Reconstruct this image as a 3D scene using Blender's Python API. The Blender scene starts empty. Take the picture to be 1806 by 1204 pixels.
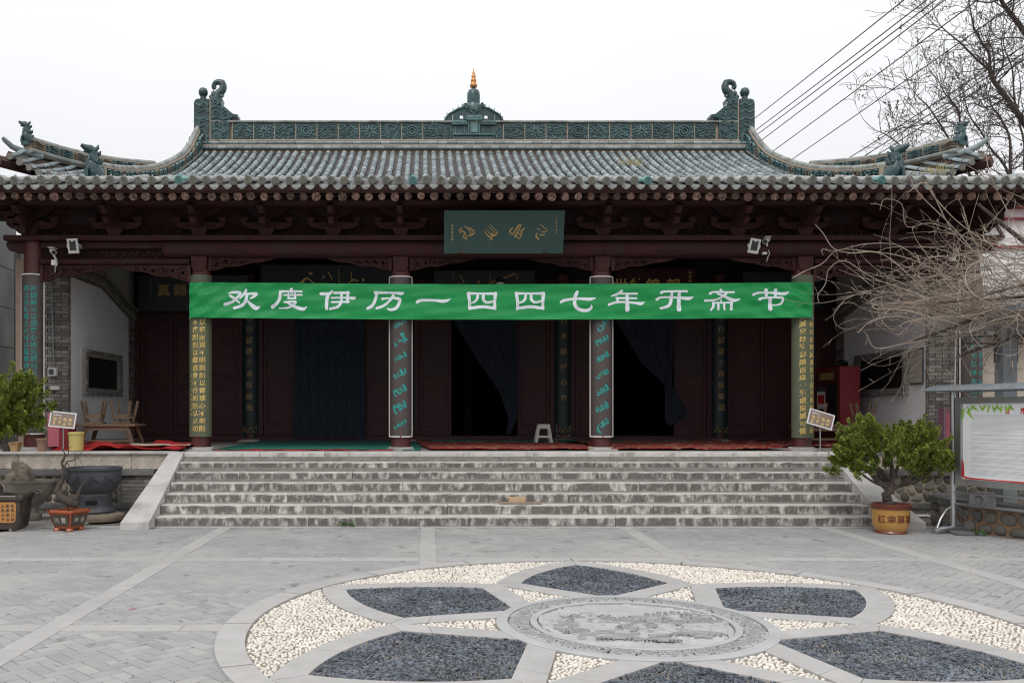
import bpy, math, random
import numpy as np
from mathutils import Vector, Matrix
from mathutils.geometry import tessellate_polygon
rng = random.Random(7)
nr = np.random.RandomState(11)
PI = math.pi
sc = bpy.context.scene
COL = sc.collection

# ------------------------------------------------------------------ camera, sky, sun
cam = bpy.data.cameras.new('camera'); co = bpy.data.objects.new('camera', cam); COL.objects.link(co)
co.location = (0, 0, 1.65); co.rotation_euler = (math.radians(90), 0, 0)
cam.sensor_width = 36; cam.lens = 36 * 1600 / 1806
cam.shift_x = 151 / 1806; cam.shift_y = 123 / 1806
cam.clip_start = .1; cam.clip_end = 900
sc.camera = co
sc.cycles.filter_width = 1.15
sc.view_settings.view_transform = 'Standard'; sc.view_settings.look = 'None'
sc.view_settings.exposure = 0.16; sc.view_settings.gamma = 1; sc.view_settings.use_curve_mapping = False
SUN_EL, SUN_AZ = math.radians(50), math.radians(205)
w = bpy.data.worlds.new('World'); sc.world = w; w.use_nodes = True
nt = w.node_tree; nt.nodes.clear()
out = nt.nodes.new('ShaderNodeOutputWorld'); bg = nt.nodes.new('ShaderNodeBackground')
sky = nt.nodes.new('ShaderNodeTexSky'); sky.sky_type = 'NISHITA'; sky.sun_disc = False
sky.sun_elevation = SUN_EL; sky.sun_rotation = SUN_AZ
# an overcast layer lies over the clear sky: an almost even white with very soft cloud variation
tc = nt.nodes.new('ShaderNodeTexCoord'); nz = nt.nodes.new('ShaderNodeTexNoise')
nz.inputs['Scale'].default_value = 1.7; nz.inputs['Detail'].default_value = 3
nt.links.new(tc.outputs['Generated'], nz.inputs['Vector'])
cr = nt.nodes.new('ShaderNodeValToRGB')
cr.color_ramp.elements[0].position = .3; cr.color_ramp.elements[0].color = (8.3, 8.45, 8.75, 1)
cr.color_ramp.elements[1].position = .7; cr.color_ramp.elements[1].color = (9.1, 9.15, 9.25, 1)
nt.links.new(nz.outputs['Fac'], cr.inputs['Fac'])
mx = nt.nodes.new('ShaderNodeMix'); mx.data_type = 'RGBA'; mx.inputs['Factor'].default_value = .96
nt.links.new(sky.outputs[0], mx.inputs['A']); nt.links.new(cr.outputs[0], mx.inputs['B'])
sx_ = nt.nodes.new('ShaderNodeSeparateXYZ'); nt.links.new(tc.outputs['Generated'], sx_.inputs[0])
ma = nt.nodes.new('ShaderNodeMath'); ma.operation = 'MULTIPLY_ADD'; ma.use_clamp = False; ma.inputs[1].default_value = .80; ma.inputs[2].default_value = .75
cl = nt.nodes.new('ShaderNodeMath'); cl.operation = 'MAXIMUM'; cl.inputs[1].default_value = 0; nt.links.new(sx_.outputs[2], cl.inputs[0]); nt.links.new(cl.outputs[0], ma.inputs[0])
vs_ = nt.nodes.new('ShaderNodeVectorMath'); vs_.operation = 'SCALE'; nt.links.new(mx.outputs['Result'], vs_.inputs[0]); nt.links.new(ma.outputs[0], vs_.inputs['Scale'])
nt.links.new(vs_.outputs[0], bg.inputs['Color']); bg.inputs['Strength'].default_value = .1
nt.links.new(bg.outputs[0], out.inputs['Surface'])
sl = bpy.data.lights.new('sun', 'SUN'); sl.energy = .9; sl.angle = math.radians(25); sl.color = (1, .97, .93)
so = bpy.data.objects.new('sun', sl); COL.objects.link(so)
so.rotation_euler = Vector((-math.sin(SUN_AZ)*math.cos(SUN_EL), -math.cos(SUN_AZ)*math.cos(SUN_EL), -math.sin(SUN_EL))).to_track_quat('-Z', 'Y').to_euler()

# ------------------------------------------------------------------ helpers
def P(px, py, d):                       # a point of the place seen at this spot of the photograph, d metres away
    return Vector(((px-752)/1600*d, d, 1.65+(725-py)/1600*d))
ORG = {}
def catmull(pts, n=6):
    pts = [np.array(p, float) for p in pts]
    if len(pts) < 3: 
        return [tuple(pts[0]+(pts[-1]-pts[0])*i/n) for i in range(n+1)]
    o = []
    ext = [2*pts[0]-pts[1]] + pts + [2*pts[-1]-pts[-2]]
    for i in range(1, len(ext)-2):
        a, b, c, d = ext[i-1:i+3]
        for k in range(n):
            t = k/n
            o.append(tuple(.5*((2*b)+(c-a)*t+(2*a-5*b+4*c-d)*t*t+(3*b-a-3*c+d)*t**3)))
    o.append(tuple(pts[-1])); return o
class MB:
    def __init__(s): s.v = []; s.f = []; s.m = []
    def add(s, vs, fs, mi=0):
        b = len(s.v); s.v.extend([tuple(x) for x in vs]); s.f.extend([tuple(i+b for i in f) for f in fs]); s.m.extend([mi]*len(fs)); return s
    def box(s, x0, x1, y0, y1, z0, z1, mi=0, bev=0, rot=None, at=None):
        if bev <= 0:
            vs = [(x, y, z) for x in (x0, x1) for y in (y0, y1) for z in (z0, z1)]
            fs = [(0,1,3,2),(4,6,7,5),(0,4,5,1),(2,3,7,6),(0,2,6,4),(1,5,7,3)]
        else:
            c = ((x0+x1)/2, (y0+y1)/2, (z0+z1)/2); h = (abs(x1-x0)/2, abs(y1-y0)/2, abs(z1-z0)/2); bev = min(bev, min(h)*.6)
            vs = []; idx = {}
            for sx in (-1, 1):
                for sy in (-1, 1):
                    for sz in (-1, 1):
                        for a in range(3):
                            p = [sx*h[0], sy*h[1], sz*h[2]]
                            for q in range(3):
                                if q != a: p[q] -= (sx, sy, sz)[q]*bev
                            idx[(sx, sy, sz, a)] = len(vs); vs.append((p[0]+c[0], p[1]+c[1], p[2]+c[2]))
            fs = []
            for a in range(3):
                o1, o2 = [q for q in range(3) if q != a]
                for sg in (-1, 1):
                    f = []
                    for (u, v) in ((-1,-1),(1,-1),(1,1),(-1,1)):
                        t = [0,0,0]; t[a] = sg; t[o1] = u; t[o2] = v; f.append(idx[(*t, a)])
                    fs.append(f)
                for u in (-1, 1):
                    for v in (-1, 1):
                        t0 = [0,0,0]; t1 = [0,0,0]; t0[a] = -1; t1[a] = 1
                        for t in (t0, t1): t[o1] = u; t[o2] = v
                        fs.append((idx[(*t0, o1)], idx[(*t1, o1)], idx[(*t1, o2)], idx[(*t0, o2)]))
            for sx in (-1, 1):
                for sy in (-1, 1):
                    for sz in (-1, 1): fs.append([idx[(sx, sy, sz, a)] for a in range(3)])
        if rot is not None:
            o = Vector(at) if at is not None else Vector(((x0+x1)/2, (y0+y1)/2, (z0+z1)/2))
            vs = [o + rot @ (Vector(v)-o) for v in vs]
        return s.add(vs, fs, mi)
    def tube(s, pts, rad, n=8, mi=0, cap=True, a0=0, a1=2*PI, capmi=None):
        pts = [Vector(p) for p in pts]; k = len(pts)
        if not hasattr(rad, '__len__'): rad = [rad]*k
        full = abs(a1-a0-2*PI) < 1e-6
        nn = n if full else n+1
        vs = []; up = None
        for i, p in enumerate(pts):
            t = (pts[min(i+1, k-1)]-pts[max(i-1, 0)])
            if t.length < 1e-9: t = Vector((0, 0, 1))
            t.normalize()
            if up is None:
                up = Vector((0, 0, 1)) if abs(t.z) < .9 else Vector((1, 0, 0))
            sd = t.cross(up)
            if sd.length < 1e-6: sd = t.orthogonal()
            sd.normalize(); up = sd.cross(t).normalized()
            for j in range(nn):
                a = a0+(a1-a0)*j/n
                vs.append(p + (sd*math.cos(a)+up*math.sin(a))*rad[i])
        fs = []
        for i in range(k-1):
            for j in range(n if full else n):
                j2 = (j+1) % nn if full else j+1
                fs.append((i*nn+j, i*nn+j2, (i+1)*nn+j2, (i+1)*nn+j))
        s.add(vs, fs, mi)
        if cap:
            b = len(s.v)-len(vs)
            s.f.append(tuple(b+j for j in range(nn))[::-1]); s.m.append(mi if capmi is None else capmi)
            s.f.append(tuple(b+(k-1)*nn+j for j in range(nn))); s.m.append(mi)
        return s
    def lathe(s, prof, c=(0, 0, 0), n=20, mi=0, sx=1, sy=1, a0=0):
        vs = []; fs = []
        for (r, z) in prof:
            for j in range(n):
                a = a0+2*PI*j/n; vs.append((c[0]+r*math.cos(a)*sx, c[1]+r*math.sin(a)*sy, c[2]+z))
        for i in range(len(prof)-1):
            for j in range(n): fs.append((i*n+j, i*n+(j+1) % n, (i+1)*n+(j+1) % n, (i+1)*n+j))
        fs.append(tuple(range(n))[::-1]); fs.append(tuple((len(prof)-1)*n+j for j in range(n)))
        return s.add(vs, fs, mi)
    def prism(s, loops, mp, d0, d1, mi=0):
        if not hasattr(loops[0][0], '__len__'): loops = [loops]
        tri = tessellate_polygon([[Vector((u, v, 0)) for u, v in l] for l in loops])
        flat = [p for l in loops for p in l]; k = len(flat)
        vs = [mp(u, v, d0) for u, v in flat] + [mp(u, v, d1) for u, v in flat]
        fs = [tuple(t) for t in tri] + [tuple(i+k for i in t)[::-1] for t in tri]
        b = 0
        for l in loops:
            m = len(l)
            for i in range(m): fs.append((b+i, b+(i+1) % m, k+b+(i+1) % m, k+b+i))
            b += m
        return s.add(vs, fs, mi)
    def ridge(s, pts, mp, w, h, mi=0, n=5):          # raised rib of relief; pts (u, v[, width factor])
        pts = catmull([(p[0], p[1], p[2] if len(p) > 2 else 1) for p in pts], n)
        vs = []; fs = []
        for i, p in enumerate(pts):
            a = pts[max(i-1, 0)]; b = pts[min(i+1, len(pts)-1)]
            tx, ty = b[0]-a[0], b[1]-a[1]; L = math.hypot(tx, ty) or 1
            nx, ny = -ty/L*w*p[2]/2, tx/L*w*p[2]/2
            vs += [mp(p[0]-nx, p[1]-ny, 0), mp(p[0]-nx*.5, p[1]-ny*.5, h), mp(p[0]+nx*.5, p[1]+ny*.5, h), mp(p[0]+nx, p[1]+ny, 0)]
            if i:
                for q in range(3): fs.append(((i-1)*4+q, (i-1)*4+q+1, i*4+q+1, i*4+q))
        return s.add(vs, fs, mi)
    def brush(s, pts, mp, off, mi=0, n=6, wz=1.0):              # flat brush stroke; pts (u, v, width)
        pts = catmull(pts, n); vs = []; fs = []; m = len(pts)
        L_, R_ = [], []
        for i, p in enumerate(pts):
            a = pts[max(i-1, 0)]; b = pts[min(i+1, m-1)]
            tx, ty = b[0]-a[0], b[1]-a[1]; L = math.hypot(tx, ty) or 1
            nx, ny = -ty/L*p[2]/2, tx/L*p[2]/2
            L_.append((p[0]+nx, p[1]+ny)); R_.append((p[0]-nx, p[1]-ny))
        for a, b in zip(L_, R_): vs += [mp(*a, off), mp(*b, off)]
        for i in range(m-1): fs.append((2*i, 2*i+1, 2*i+3, 2*i+2))
        for e, sg in ((0, -1), (m-1, 1)):
            q = pts[e]; q2 = pts[1] if e == 0 else pts[-2]
            tx, ty = (q2[0]-q[0], q2[1]-q[1]) if e == 0 else (q[0]-q2[0], q[1]-q2[1])
            L = math.hypot(tx, ty) or 1; tx /= L; ty /= L; b = len(vs); c = []
            for k in range(7):
                a = PI*k/6; ca, sa = math.cos(a)*q[2]/2, math.sin(a)*q[2]/2*sg
                c.append(mp(q[0]-ty*ca+tx*sa, q[1]+tx*ca+ty*sa, off))
            vs += c; fs.append(tuple(range(b, b+7)))
        return s.add(vs, fs, mi)
    def build(s, name, mats, parent=None, smooth=None, kind=None, label=None, origin=None):
        if not s.v: return None
        if not isinstance(mats, (list, tuple)): mats = [mats]
        V = np.array([tuple(v) for v in s.v], dtype=np.float64)
        if parent is not None: o = ORG[parent.name]
        elif origin is not None: o = Vector(origin)
        else:
            mn, mxx = V.min(0), V.max(0); o = Vector(((mn[0]+mxx[0])/2, (mn[1]+mxx[1])/2, mn[2]))
        V = V - np.array(o)
        me = bpy.data.meshes.new(name); me.from_pydata(V.tolist(), [], s.f)
        for m in mats: me.materials.append(m)
        if len(mats) > 1: me.polygons.foreach_set('material_index', s.m)
        if smooth is not None:
            me.polygons.foreach_set('use_smooth', [True]*len(me.polygons))
            if smooth < 3: me.set_sharp_from_angle(angle=smooth)
        ob = bpy.data.objects.new(name, me); COL.objects.link(ob)
        if parent is not None: ob.parent = parent; ORG[ob.name] = ORG[parent.name]
        else: ob.location = o; ORG[ob.name] = Vector(o)
        if kind: ob['kind'] = kind
        if label: ob['label'] = label
        return ob
def tag(o, label, cat, group=None):
    o['label'] = label; o['category'] = cat
    if group: o['group'] = group
    return o
def thing(name, label, cat, loc=(0, 0, 0), group=None):
    o = bpy.data.objects.new(name, None); COL.objects.link(o); o.location = loc; o.empty_display_size = .2
    ORG[o.name] = Vector(loc); return tag(o, label, cat, group)
def dup(root, loc, rotz=0, label=None, scale=1):
    r = root.copy(); COL.objects.link(r); r.location = loc; r.rotation_euler = (0, 0, rotz); r.scale = (scale,)*3
    if label: r['label'] = label
    for ch in list(root.children):
        c = ch.copy(); COL.objects.link(c); c.parent = r
        for g in ch.children:
            d = g.copy(); COL.objects.link(d); d.parent = c
    return r
def inst(src, parent, loc, rot=(0, 0, 0), scl=(1, 1, 1), name=None):     # a sibling piece sharing mesh data
    o = src.copy(); COL.objects.link(o); o.parent = parent; o.location = Vector(loc)-ORG[parent.name]; o.rotation_euler = rot; o.scale = scl
    return o
XZ = lambda y0, x0=0, z0=0: (lambda u, v, d: (x0+u, y0-d, z0+v))          # plane facing the viewer, d towards the viewer

_g = {}
def glyph(c, bold=0.0):
    if (c, bold) in _g: return _g[(c, bold)]
    cu = bpy.data.curves.new('t', 'FONT'); cu.body = c; cu.size = 1; cu.resolution_u = 2; cu.offset = bold; cu.fill_mode = 'FRONT'
    o = bpy.data.objects.new('t', cu); COL.objects.link(o)
    dg = bpy.context.evaluated_depsgraph_get(); dg.update()
    me = bpy.data.meshes.new_from_object(o.evaluated_get(dg))
    vs = [(v.co.x, v.co.y) for v in me.vertices]; fs = [tuple(p.vertices) for p in me.polygons]
    if vs:
        a = np.array(vs); c0 = (a.min(0)+a.max(0))/2
        if ord(c[0]) > 0x2e80 and ord(c[0]) < 0xfb00: c0 = np.array((.5, .38))
        vs = [(x-c0[0], y-c0[1]) for x, y in vs]
    bpy.data.objects.remove(o); bpy.data.curves.remove(cu); bpy.data.meshes.remove(me)
    _g[(c, bold)] = (vs, fs); return vs, fs
def put(mb, c, u, v, size, mp, off=.002, mi=0, bold=.012, sx=1, shear=0, rot=0):
    vs, fs = glyph(c, bold); cr_, sr = math.cos(rot), math.sin(rot)
    o = []
    for x, y in vs:
        x = x*sx*size; y = y*size; y += x*shear
        o.append(mp(u+x*cr_-y*sr, v+x*sr+y*cr_, off))
    mb.add(o, fs, mi)
def column_text(mb, s, u, v, step, size, mp, **k):
    for i, c in enumerate(s):
        if c != ' ': put(mb, c, u+rng.uniform(-.03, .03)*size, v-i*step, size*rng.uniform(.92, 1.06), mp, shear=rng.uniform(.06, .2), rot=rng.uniform(-.04, .03), **k)

# ------------------------------------------------------------------ materials
def rgb(*c): return (c[0], c[1], c[2], 1)
def M(name, c1, c2=None, scale=6, detail=5, rough=.75, bump=0, bscale=40, metal=0, isl=0, st=(1, 1, 1), grime=None, gs=(3, 3, 3), gt=(.45, .65), side=0, spots=None, coat=0, spec=.5, bdist=.01, trans=0):
    m = bpy.data.materials.new(name); m.use_nodes = True; t = m.node_tree; N = t.nodes; L = t.links
    b = N['Principled BSDF']; b.inputs['Roughness'].default_value = rough; b.inputs['Metallic'].default_value = metal
    b.inputs['Specular IOR Level'].default_value = spec
    if coat: b.inputs['Coat Weight'].default_value = coat; b.inputs['Coat Roughness'].default_value = .15
    g = N.new('ShaderNodeTexCoord')
    def noise(sc_, det, vec=(1, 1, 1), off=0):
        mp = N.new('ShaderNodeMapping'); mp.inputs['Scale'].default_value = vec; mp.inputs['Location'].default_value = (off, off*1.7, off*.3)
        L.new(g.outputs['Object'], mp.inputs['Vector']); n = N.new('ShaderNodeTexNoise'); n.inputs['Scale'].default_value = sc_; n.inputs['Detail'].default_value = det
        n.inputs['Roughness'].default_value = .6
        if isl or True:
            oi = N.new('ShaderNodeObjectInfo'); vm = N.new('ShaderNodeVectorMath'); vm.operation = 'MULTIPLY_ADD'
            cb = N.new('ShaderNodeCombineXYZ'); L.new(oi.outputs['Random'], cb.inputs[0]); L.new(oi.outputs['Random'], cb.inputs[1])
            L.new(cb.outputs[0], vm.inputs[0]); vm.inputs[1].default_value = (37, 91, 17); L.new(mp.outputs[0], vm.inputs[2]); L.new(vm.outputs[0], n.inputs['Vector'])
        return n.outputs['Fac']
    def ramp(f, a, bb, ca, cb):
        r = N.new('ShaderNodeValToRGB'); r.color_ramp.elements[0].position = a; r.color_ramp.elements[0].color = ca
        r.color_ramp.elements[1].position = bb; r.color_ramp.elements[1].color = cb; L.new(f, r.inputs['Fac']); return r.outputs['Color']
    def mix(f, a, bb):
        x = N.new('ShaderNodeMix'); x.data_type = 'RGBA'
        if isinstance(f, float): x.inputs['Factor'].default_value = f
        else: L.new(f, x.inputs['Factor'])
        for s_, q in (('A', a), ('B', bb)):
            if isinstance(q, tuple): x.inputs[s_].default_value = q
            else: L.new(q, x.inputs[s_])
        return x.outputs['Result']
    def math_(op, a, bb):
        x = N.new('ShaderNodeMath'); x.operation = op; x.use_clamp = True
        for i, q in enumerate((a, bb)):
            if isinstance(q, (int, float)): x.inputs[i].default_value = q
            else: L.new(q, x.inputs[i])
        return x.outputs[0]
    c = ramp(noise(scale, detail, st), .3, .7, rgb(*c1), rgb(*(c2 or c1)))
    if grime:
        f = noise(1.0, 6, gs, 5.3); f = ramp(f, gt[0], gt[1], rgb(0, 0, 0), rgb(1, 1, 1))
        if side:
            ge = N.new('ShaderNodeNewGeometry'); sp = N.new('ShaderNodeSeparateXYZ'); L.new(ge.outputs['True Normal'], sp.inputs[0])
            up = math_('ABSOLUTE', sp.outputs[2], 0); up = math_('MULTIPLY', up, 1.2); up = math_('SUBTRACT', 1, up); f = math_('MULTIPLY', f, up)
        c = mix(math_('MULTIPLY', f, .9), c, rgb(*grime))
    if spots:
        sc_, th, colr = spots
        c = mix(ramp(noise(sc_, 3, (1, 1, 1), 9.1), th, th+.04, rgb(0, 0, 0), rgb(1, 1, 1)), c, rgb(*colr))
    if isl:
        ge = N.new('ShaderNodeNewGeometry'); oi = N.new('ShaderNodeObjectInfo')
        a = N.new('ShaderNodeMath'); L.new(ge.outputs['Random Per Island'], a.inputs[0]); L.new(oi.outputs['Random'], a.inputs[1])
        fr = N.new('ShaderNodeMath'); fr.operation = 'FRACT'; L.new(a.outputs[0], fr.inputs[0])
        mr = N.new('ShaderNodeMapRange'); L.new(fr.outputs[0], mr.inputs[0]); mr.inputs[3].default_value = 1-isl; mr.inputs[4].default_value = 1+isl
        vm = N.new('ShaderNodeVectorMath'); vm.operation = 'SCALE'; L.new(c, vm.inputs[0]); L.new(mr.outputs[0], vm.inputs['Scale']); c = vm.outputs[0]
    L.new(c, b.inputs['Base Color'])
    if bump:
        bp = N.new('ShaderNodeBump'); bp.inputs['Strength'].default_value = bump; bp.inputs['Distance'].default_value = bdist
        L.new(noise(bscale, 5, (1, 1, 1), 2.2), bp.inputs['Height']); L.new(bp.outputs[0], b.inputs['Normal'])
    return m
paving = M('paving_brick', (.285, .283, .285), (.35, .346, .343), 1.3, bump=.6, bscale=60, isl=.065, rough=.85, grime=(.40, .385, .36), gs=(.8, .8, .8), gt=(.44, .70), spots=(5, .64, (.215, .21, .205)))
slab_m = M('paving_slab', (.365, .352, .337), (.44, .425, .41), 4, bump=.3, bscale=90, isl=.05, rough=.85, spots=(30, .68, (.3, .3, .28)))
old_floor = M('old_floor', (.25, .235, .21), (.36, .34, .31), 2.5, bump=.5, bscale=40, isl=.1, rough=.9)
mortar = M('mortar', (.13, .12, .105), (.24, .22, .20), 8, rough=.95, bump=.3)
bedding = M('pebble_bedding', (.20, .17, .13), (.33, .28, .22), 20, rough=.95, bump=.6, bscale=200)
peb_w = M('white_pebble', (.60, .545, .47), (.78, .74, .68), 6, rough=.6, isl=.16)
peb_k = M('slate_pebble', (.045, .054, .070), (.125, .14, .165), 2.0, rough=.5, isl=.7, grime=(.22, .20, .17), gs=(2.2, 2.2, 2.2), gt=(.58, .80))
granite = M('medallion_granite', (.37, .37, .37), (.45, .45, .45), 3, rough=.6, bump=.15, bscale=200)
groove_m = M('tile_end_groove', (.10, .095, .085), (.16, .15, .135), 12, rough=.9)
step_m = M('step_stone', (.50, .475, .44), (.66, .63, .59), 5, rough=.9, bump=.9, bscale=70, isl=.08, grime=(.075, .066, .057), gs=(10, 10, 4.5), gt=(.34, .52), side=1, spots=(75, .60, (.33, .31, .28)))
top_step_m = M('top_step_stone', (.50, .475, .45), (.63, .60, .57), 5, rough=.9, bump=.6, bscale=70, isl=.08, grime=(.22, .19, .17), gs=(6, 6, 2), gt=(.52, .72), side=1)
cheek_m = M('cheek_stone', (.48, .462, .445), (.60, .58, .56), 3, rough=.9, bump=.8, bscale=80, isl=.05, grime=(.30, .285, .26), gs=(2, 2, 2), gt=(.5, .7))
carve_m = M('carved_stone', (.58, .52, .44), (.70, .64, .56), 3, rough=.9, bump=.4, bscale=60, isl=.05, grime=(.30, .25, .20), gs=(2, 2, 3), gt=(.52, .75))
slate_m = M('slate_coping', (.09, .09, .09), (.17, .165, .16), 4, rough=.85, bump=.6, bscale=30, isl=.1, grime=(.3, .28, .25), gs=(3, 3, 3), gt=(.55, .75))
brick_m = M('grey_brick', (.14, .13, .115), (.25, .235, .21), 5, rough=.9, bump=.5, bscale=60, isl=.42)
pale_joint = M('lime_joint', (.42, .40, .36), (.52, .49, .44), 12, rough=.95, bump=.3)
cobble_m = M('cobble', (.13, .125, .115), (.26, .23, .19), 2.2, rough=.75, bump=.5, bscale=50, isl=.4)
cobble_joint = M('cobble_joint', (.45, .37, .27), (.55, .46, .35), 9, rough=.95, bump=.5)
red_joint = M('red_joint', (.30, .17, .10), (.38, .23, .14), 9, rough=.95, bump=.5)
tile_m = M('roof_tile', (.18, .225, .235), (.31, .35, .355), 4, rough=.6, bump=.4, bscale=50, isl=.32, spots=(5, .70, (.42, .33, .23)), spec=.5)
tile_pale = M('eave_tile_glaze', (.26, .285, .28), (.38, .39, .375), 6, rough=.6, bump=.4, bscale=60, isl=.15, grime=(.20, .17, .12), gs=(9, 9, 9), gt=(.52, .7))
tile_teal = M('teal_eave_tile', (.06, .20, .19), (.13, .30, .27), 6, rough=.4, bump=.3, isl=.1)
disc_m = M('tile_end', (.105, .103, .088), (.24, .23, .20), 14, rough=.8, bump=.5, bscale=90, isl=.3)
pan_m = M('pan_tile', (.075, .075, .072), (.16, .15, .14), 8, rough=.85, bump=.5, isl=.5)
glaze = M('teal_glaze', (.010, .034, .040), (.026, .072, .076), 5, rough=.28, bump=.3, bscale=30, isl=.3, spots=(12, .66, (.20, .15, .10)), spec=.6)
glaze_l = M('teal_relief_highlight', (.035, .095, .098), (.13, .215, .21), 8, rough=.25, isl=.35, spec=.6)  # glossy highlights on the raised glaze put into this lighter teal
ridge_stone = M('ridge_coping', (.22, .235, .22), (.36, .37, .345), 4, rough=.8, bump=.5, bscale=50, isl=.1, grime=(.12, .12, .10), gs=(3, 3, 3))
granite_d = M('shade_tone_granite', (.31, .31, .312), (.40, .40, .40), 14, rough=.8)  # darker granite: shaded edges of the carving put into its colour
ridge_tan = M('ridge_mortar', (.33, .25, .18), (.46, .37, .28), 6, rough=.95, bump=.5)
relief_tan = M('worn_relief', (.20, .14, .09), (.13, .15, .14), 4, rough=.7, bump=.5, isl=.3)
wood = M('red_brown_wood', (.034, .012, .0125), (.056, .019, .0185), 3, rough=.7, spec=.22, bump=.4, bscale=30, st=(1, 6, 6), isl=.08, grime=(.034, .025, .026), gs=(3, 3, 3), gt=(.5, .7))
wood_col = M('column_lacquer', (.058, .010, .009), (.095, .019, .016), 4, rough=.5, bump=.3, bscale=20, grime=(.06, .04, .035), gs=(4, 4, 2), gt=(.5, .7))
carved = M('carved_wood', (.038, .015, .014), (.068, .027, .025), 5, rough=.75, spec=.22, bump=.3, isl=.12)
door_m = M('door_lacquer', (.044, .0185, .0215), (.076, .029, .032), 4, rough=.5, spec=.2, bump=.2, bscale=20, isl=.12)
lattice_m = M('door_lattice', (.034, .016, .016), (.055, .024, .024), 20, rough=.6)
rafter_m = M('rafter_wood', (.050, .024, .020), (.10, .048, .038), 6, rough=.85, bump=.6, bscale=30, isl=.2)
rend_m = M('rafter_end', (.10, .05, .04), (.30, .19, .145), 14, rough=.9, bump=.8, bscale=40, isl=.55, spots=(26, .52, (.06, .045, .04)))
soffit = M('soffit_board', (.022, .012, .013), (.038, .019, .019), 4, rough=.9, bump=.4, isl=.2)
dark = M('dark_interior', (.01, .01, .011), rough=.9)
plaster = M('white_plaster', (.78, .78, .795), (.85, .85, .86), 1.5, rough=.9, bump=.15, bscale=30, grime=(.60, .58, .56), gs=(1.2, 1.2, .8), gt=(.52, .8))
navy = M('navy_curtain_cloth', (.013, .019, .032), (.024, .033, .05), 8, rough=.95, bump=.2, bscale=200)
blackboard = M('blackboard', (.012, .013, .014), rough=.4)
gold = M('gold_leaf_paint', (.60, .40, .10), (.75, .54, .18), 20, rough=.45, isl=.1)
dgold = M('aged_gold_paint', (.28, .17, .055), (.40, .26, .09), 20, rough=.5, isl=.1)
teal_p = M('teal_paint', (.018, .24, .22), (.025, .31, .28), 20, rough=.5)
olive = M('olive_plaque', (.085, .10, .060), (.11, .125, .075), 6, rough=.55)
brownp = M('brown_plaque', (.060, .046, .043), (.078, .060, .056), 4, rough=.45)
darkteal = M('dark_teal_plaque', (.010, .022, .024), (.016, .032, .034), 5, rough=.5)
greenp = M('green_board', (.018, .050, .044), (.022, .060, .052), 5, rough=.5, bump=.1)
whitep = M('white_paint', (.75, .75, .73), rough=.5)
banner_m = M('green_banner_cloth', (.008, .25, .062), (.012, .31, .085), 2, rough=.5, spec=.35, st=(.3, 1, 3))
letter_m = M('banner_letter_white', (.72, .77, .82), (.78, .82, .86), 4, rough=.6)
redcl = M('red_carpet_felt', (.34, .012, .012), (.46, .022, .020), 5, rough=.95, bump=.4, bscale=150)
greencl = M('green_carpet_felt', (.008, .14, .105), (.012, .19, .14), 5, rough=.95, bump=.3, bscale=150)
redrug = M('red_patterned_rug', (.22, .012, .018), (.30, .02, .025), 9, rough=.95, bump=.4, spots=(11, .56, (.42, .30, .14)), st=(1, 3, 1))
beige = M('beige_mat', (.42, .37, .30), (.52, .46, .38), 8, rough=.95)
oldwood = M('weathered_wood', (.12, .075, .048), (.21, .145, .095), 5, rough=.85, bump=.5, st=(5, 1, 5), isl=.15)
yellowp = M('yellow_plastic', (.52, .42, .13), (.58, .48, .17), 6, rough=.4)
pink = M('pink_box_paint', (.42, .10, .14), (.48, .14, .17), 5, rough=.5)
maroon = M('maroon_paint', (.20, .012, .022), (.24, .018, .028), 4, rough=.45)
steel = M('brushed_steel', (.42, .43, .44), (.52, .53, .54), 8, rough=.32, metal=.9, st=(1, 8, 1))
gal = M('grey_steel_paint', (.20, .225, .245), (.28, .30, .32), 5, rough=.55, grime=(.33, .32, .30), gs=(4, 4, 4), gt=(.55, .7))
dgal = M('dark_steel_paint', (.065, .075, .085), (.09, .10, .11), 5, rough=.6)
plasticw = M('white_plastic', (.62, .61, .57), (.70, .69, .65), 8, rough=.45)
lampgl = M('lamp_glass', (.05, .055, .062), rough=.2)
black_m = M('black_plastic', (.015, .015, .016), rough=.4)
concrete = M('grey_concrete', (.30, .31, .325), (.40, .41, .42), 1.2, rough=.9, bump=.3, bscale=20, grime=(.24, .245, .25), gs=(1.5, 1.5, .5), gt=(.45, .7))
beigew = M('beige_wall', (.50, .42, .34), (.56, .48, .40), 1.5, rough=.9, bump=.1)
whitew = M('white_wall', (.72, .72, .71), (.80, .80, .79), 1.2, rough=.85)
bark = M('dark_bark', (.035, .027, .022), (.10, .078, .065), 14, rough=.95, bump=1, bscale=30, st=(1, 1, .4))
treebark = M('tree_bark', (.055, .043, .038), (.11, .088, .077), 4, rough=.95, bump=.5, bscale=10)
twig = M('pale_twig', (.14, .10, .075), (.46, .375, .30), 2.5, rough=.85, isl=.35)
leafm = M('juniper_leaf', (.045, .085, .012), (.32, .36, .05), 10, rough=.6, isl=.5)
smallleaf = M('seedling_leaf', (.05, .12, .02), (.1, .18, .04), 6, rough=.6, isl=.3)
soil = M('pot_soil', (.10, .075, .05), (.19, .15, .10), 30, rough=1, bump=1, bscale=60)
potochre = M('ochre_glaze', (.40, .20, .045), (.50, .27, .07), 3, rough=.25, coat=.4, st=(1, 1, .5))
potred = M('oxblood_glaze', (.14, .028, .014), (.20, .05, .025), 4, rough=.3, coat=.3)
pororange = M('terracotta_glaze', (.33, .075, .03), (.42, .11, .045), 4, rough=.35, coat=.2)
potbrown = M('brown_glaze', (.045, .034, .028), (.085, .065, .05), 5, rough=.4, coat=.2, grime=(.2, .17, .13), gs=(8, 8, 8), gt=(.6, .75))
potpanel = M('orange_panel', (.46, .20, .05), (.52, .25, .08), 5, rough=.5)
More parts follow.
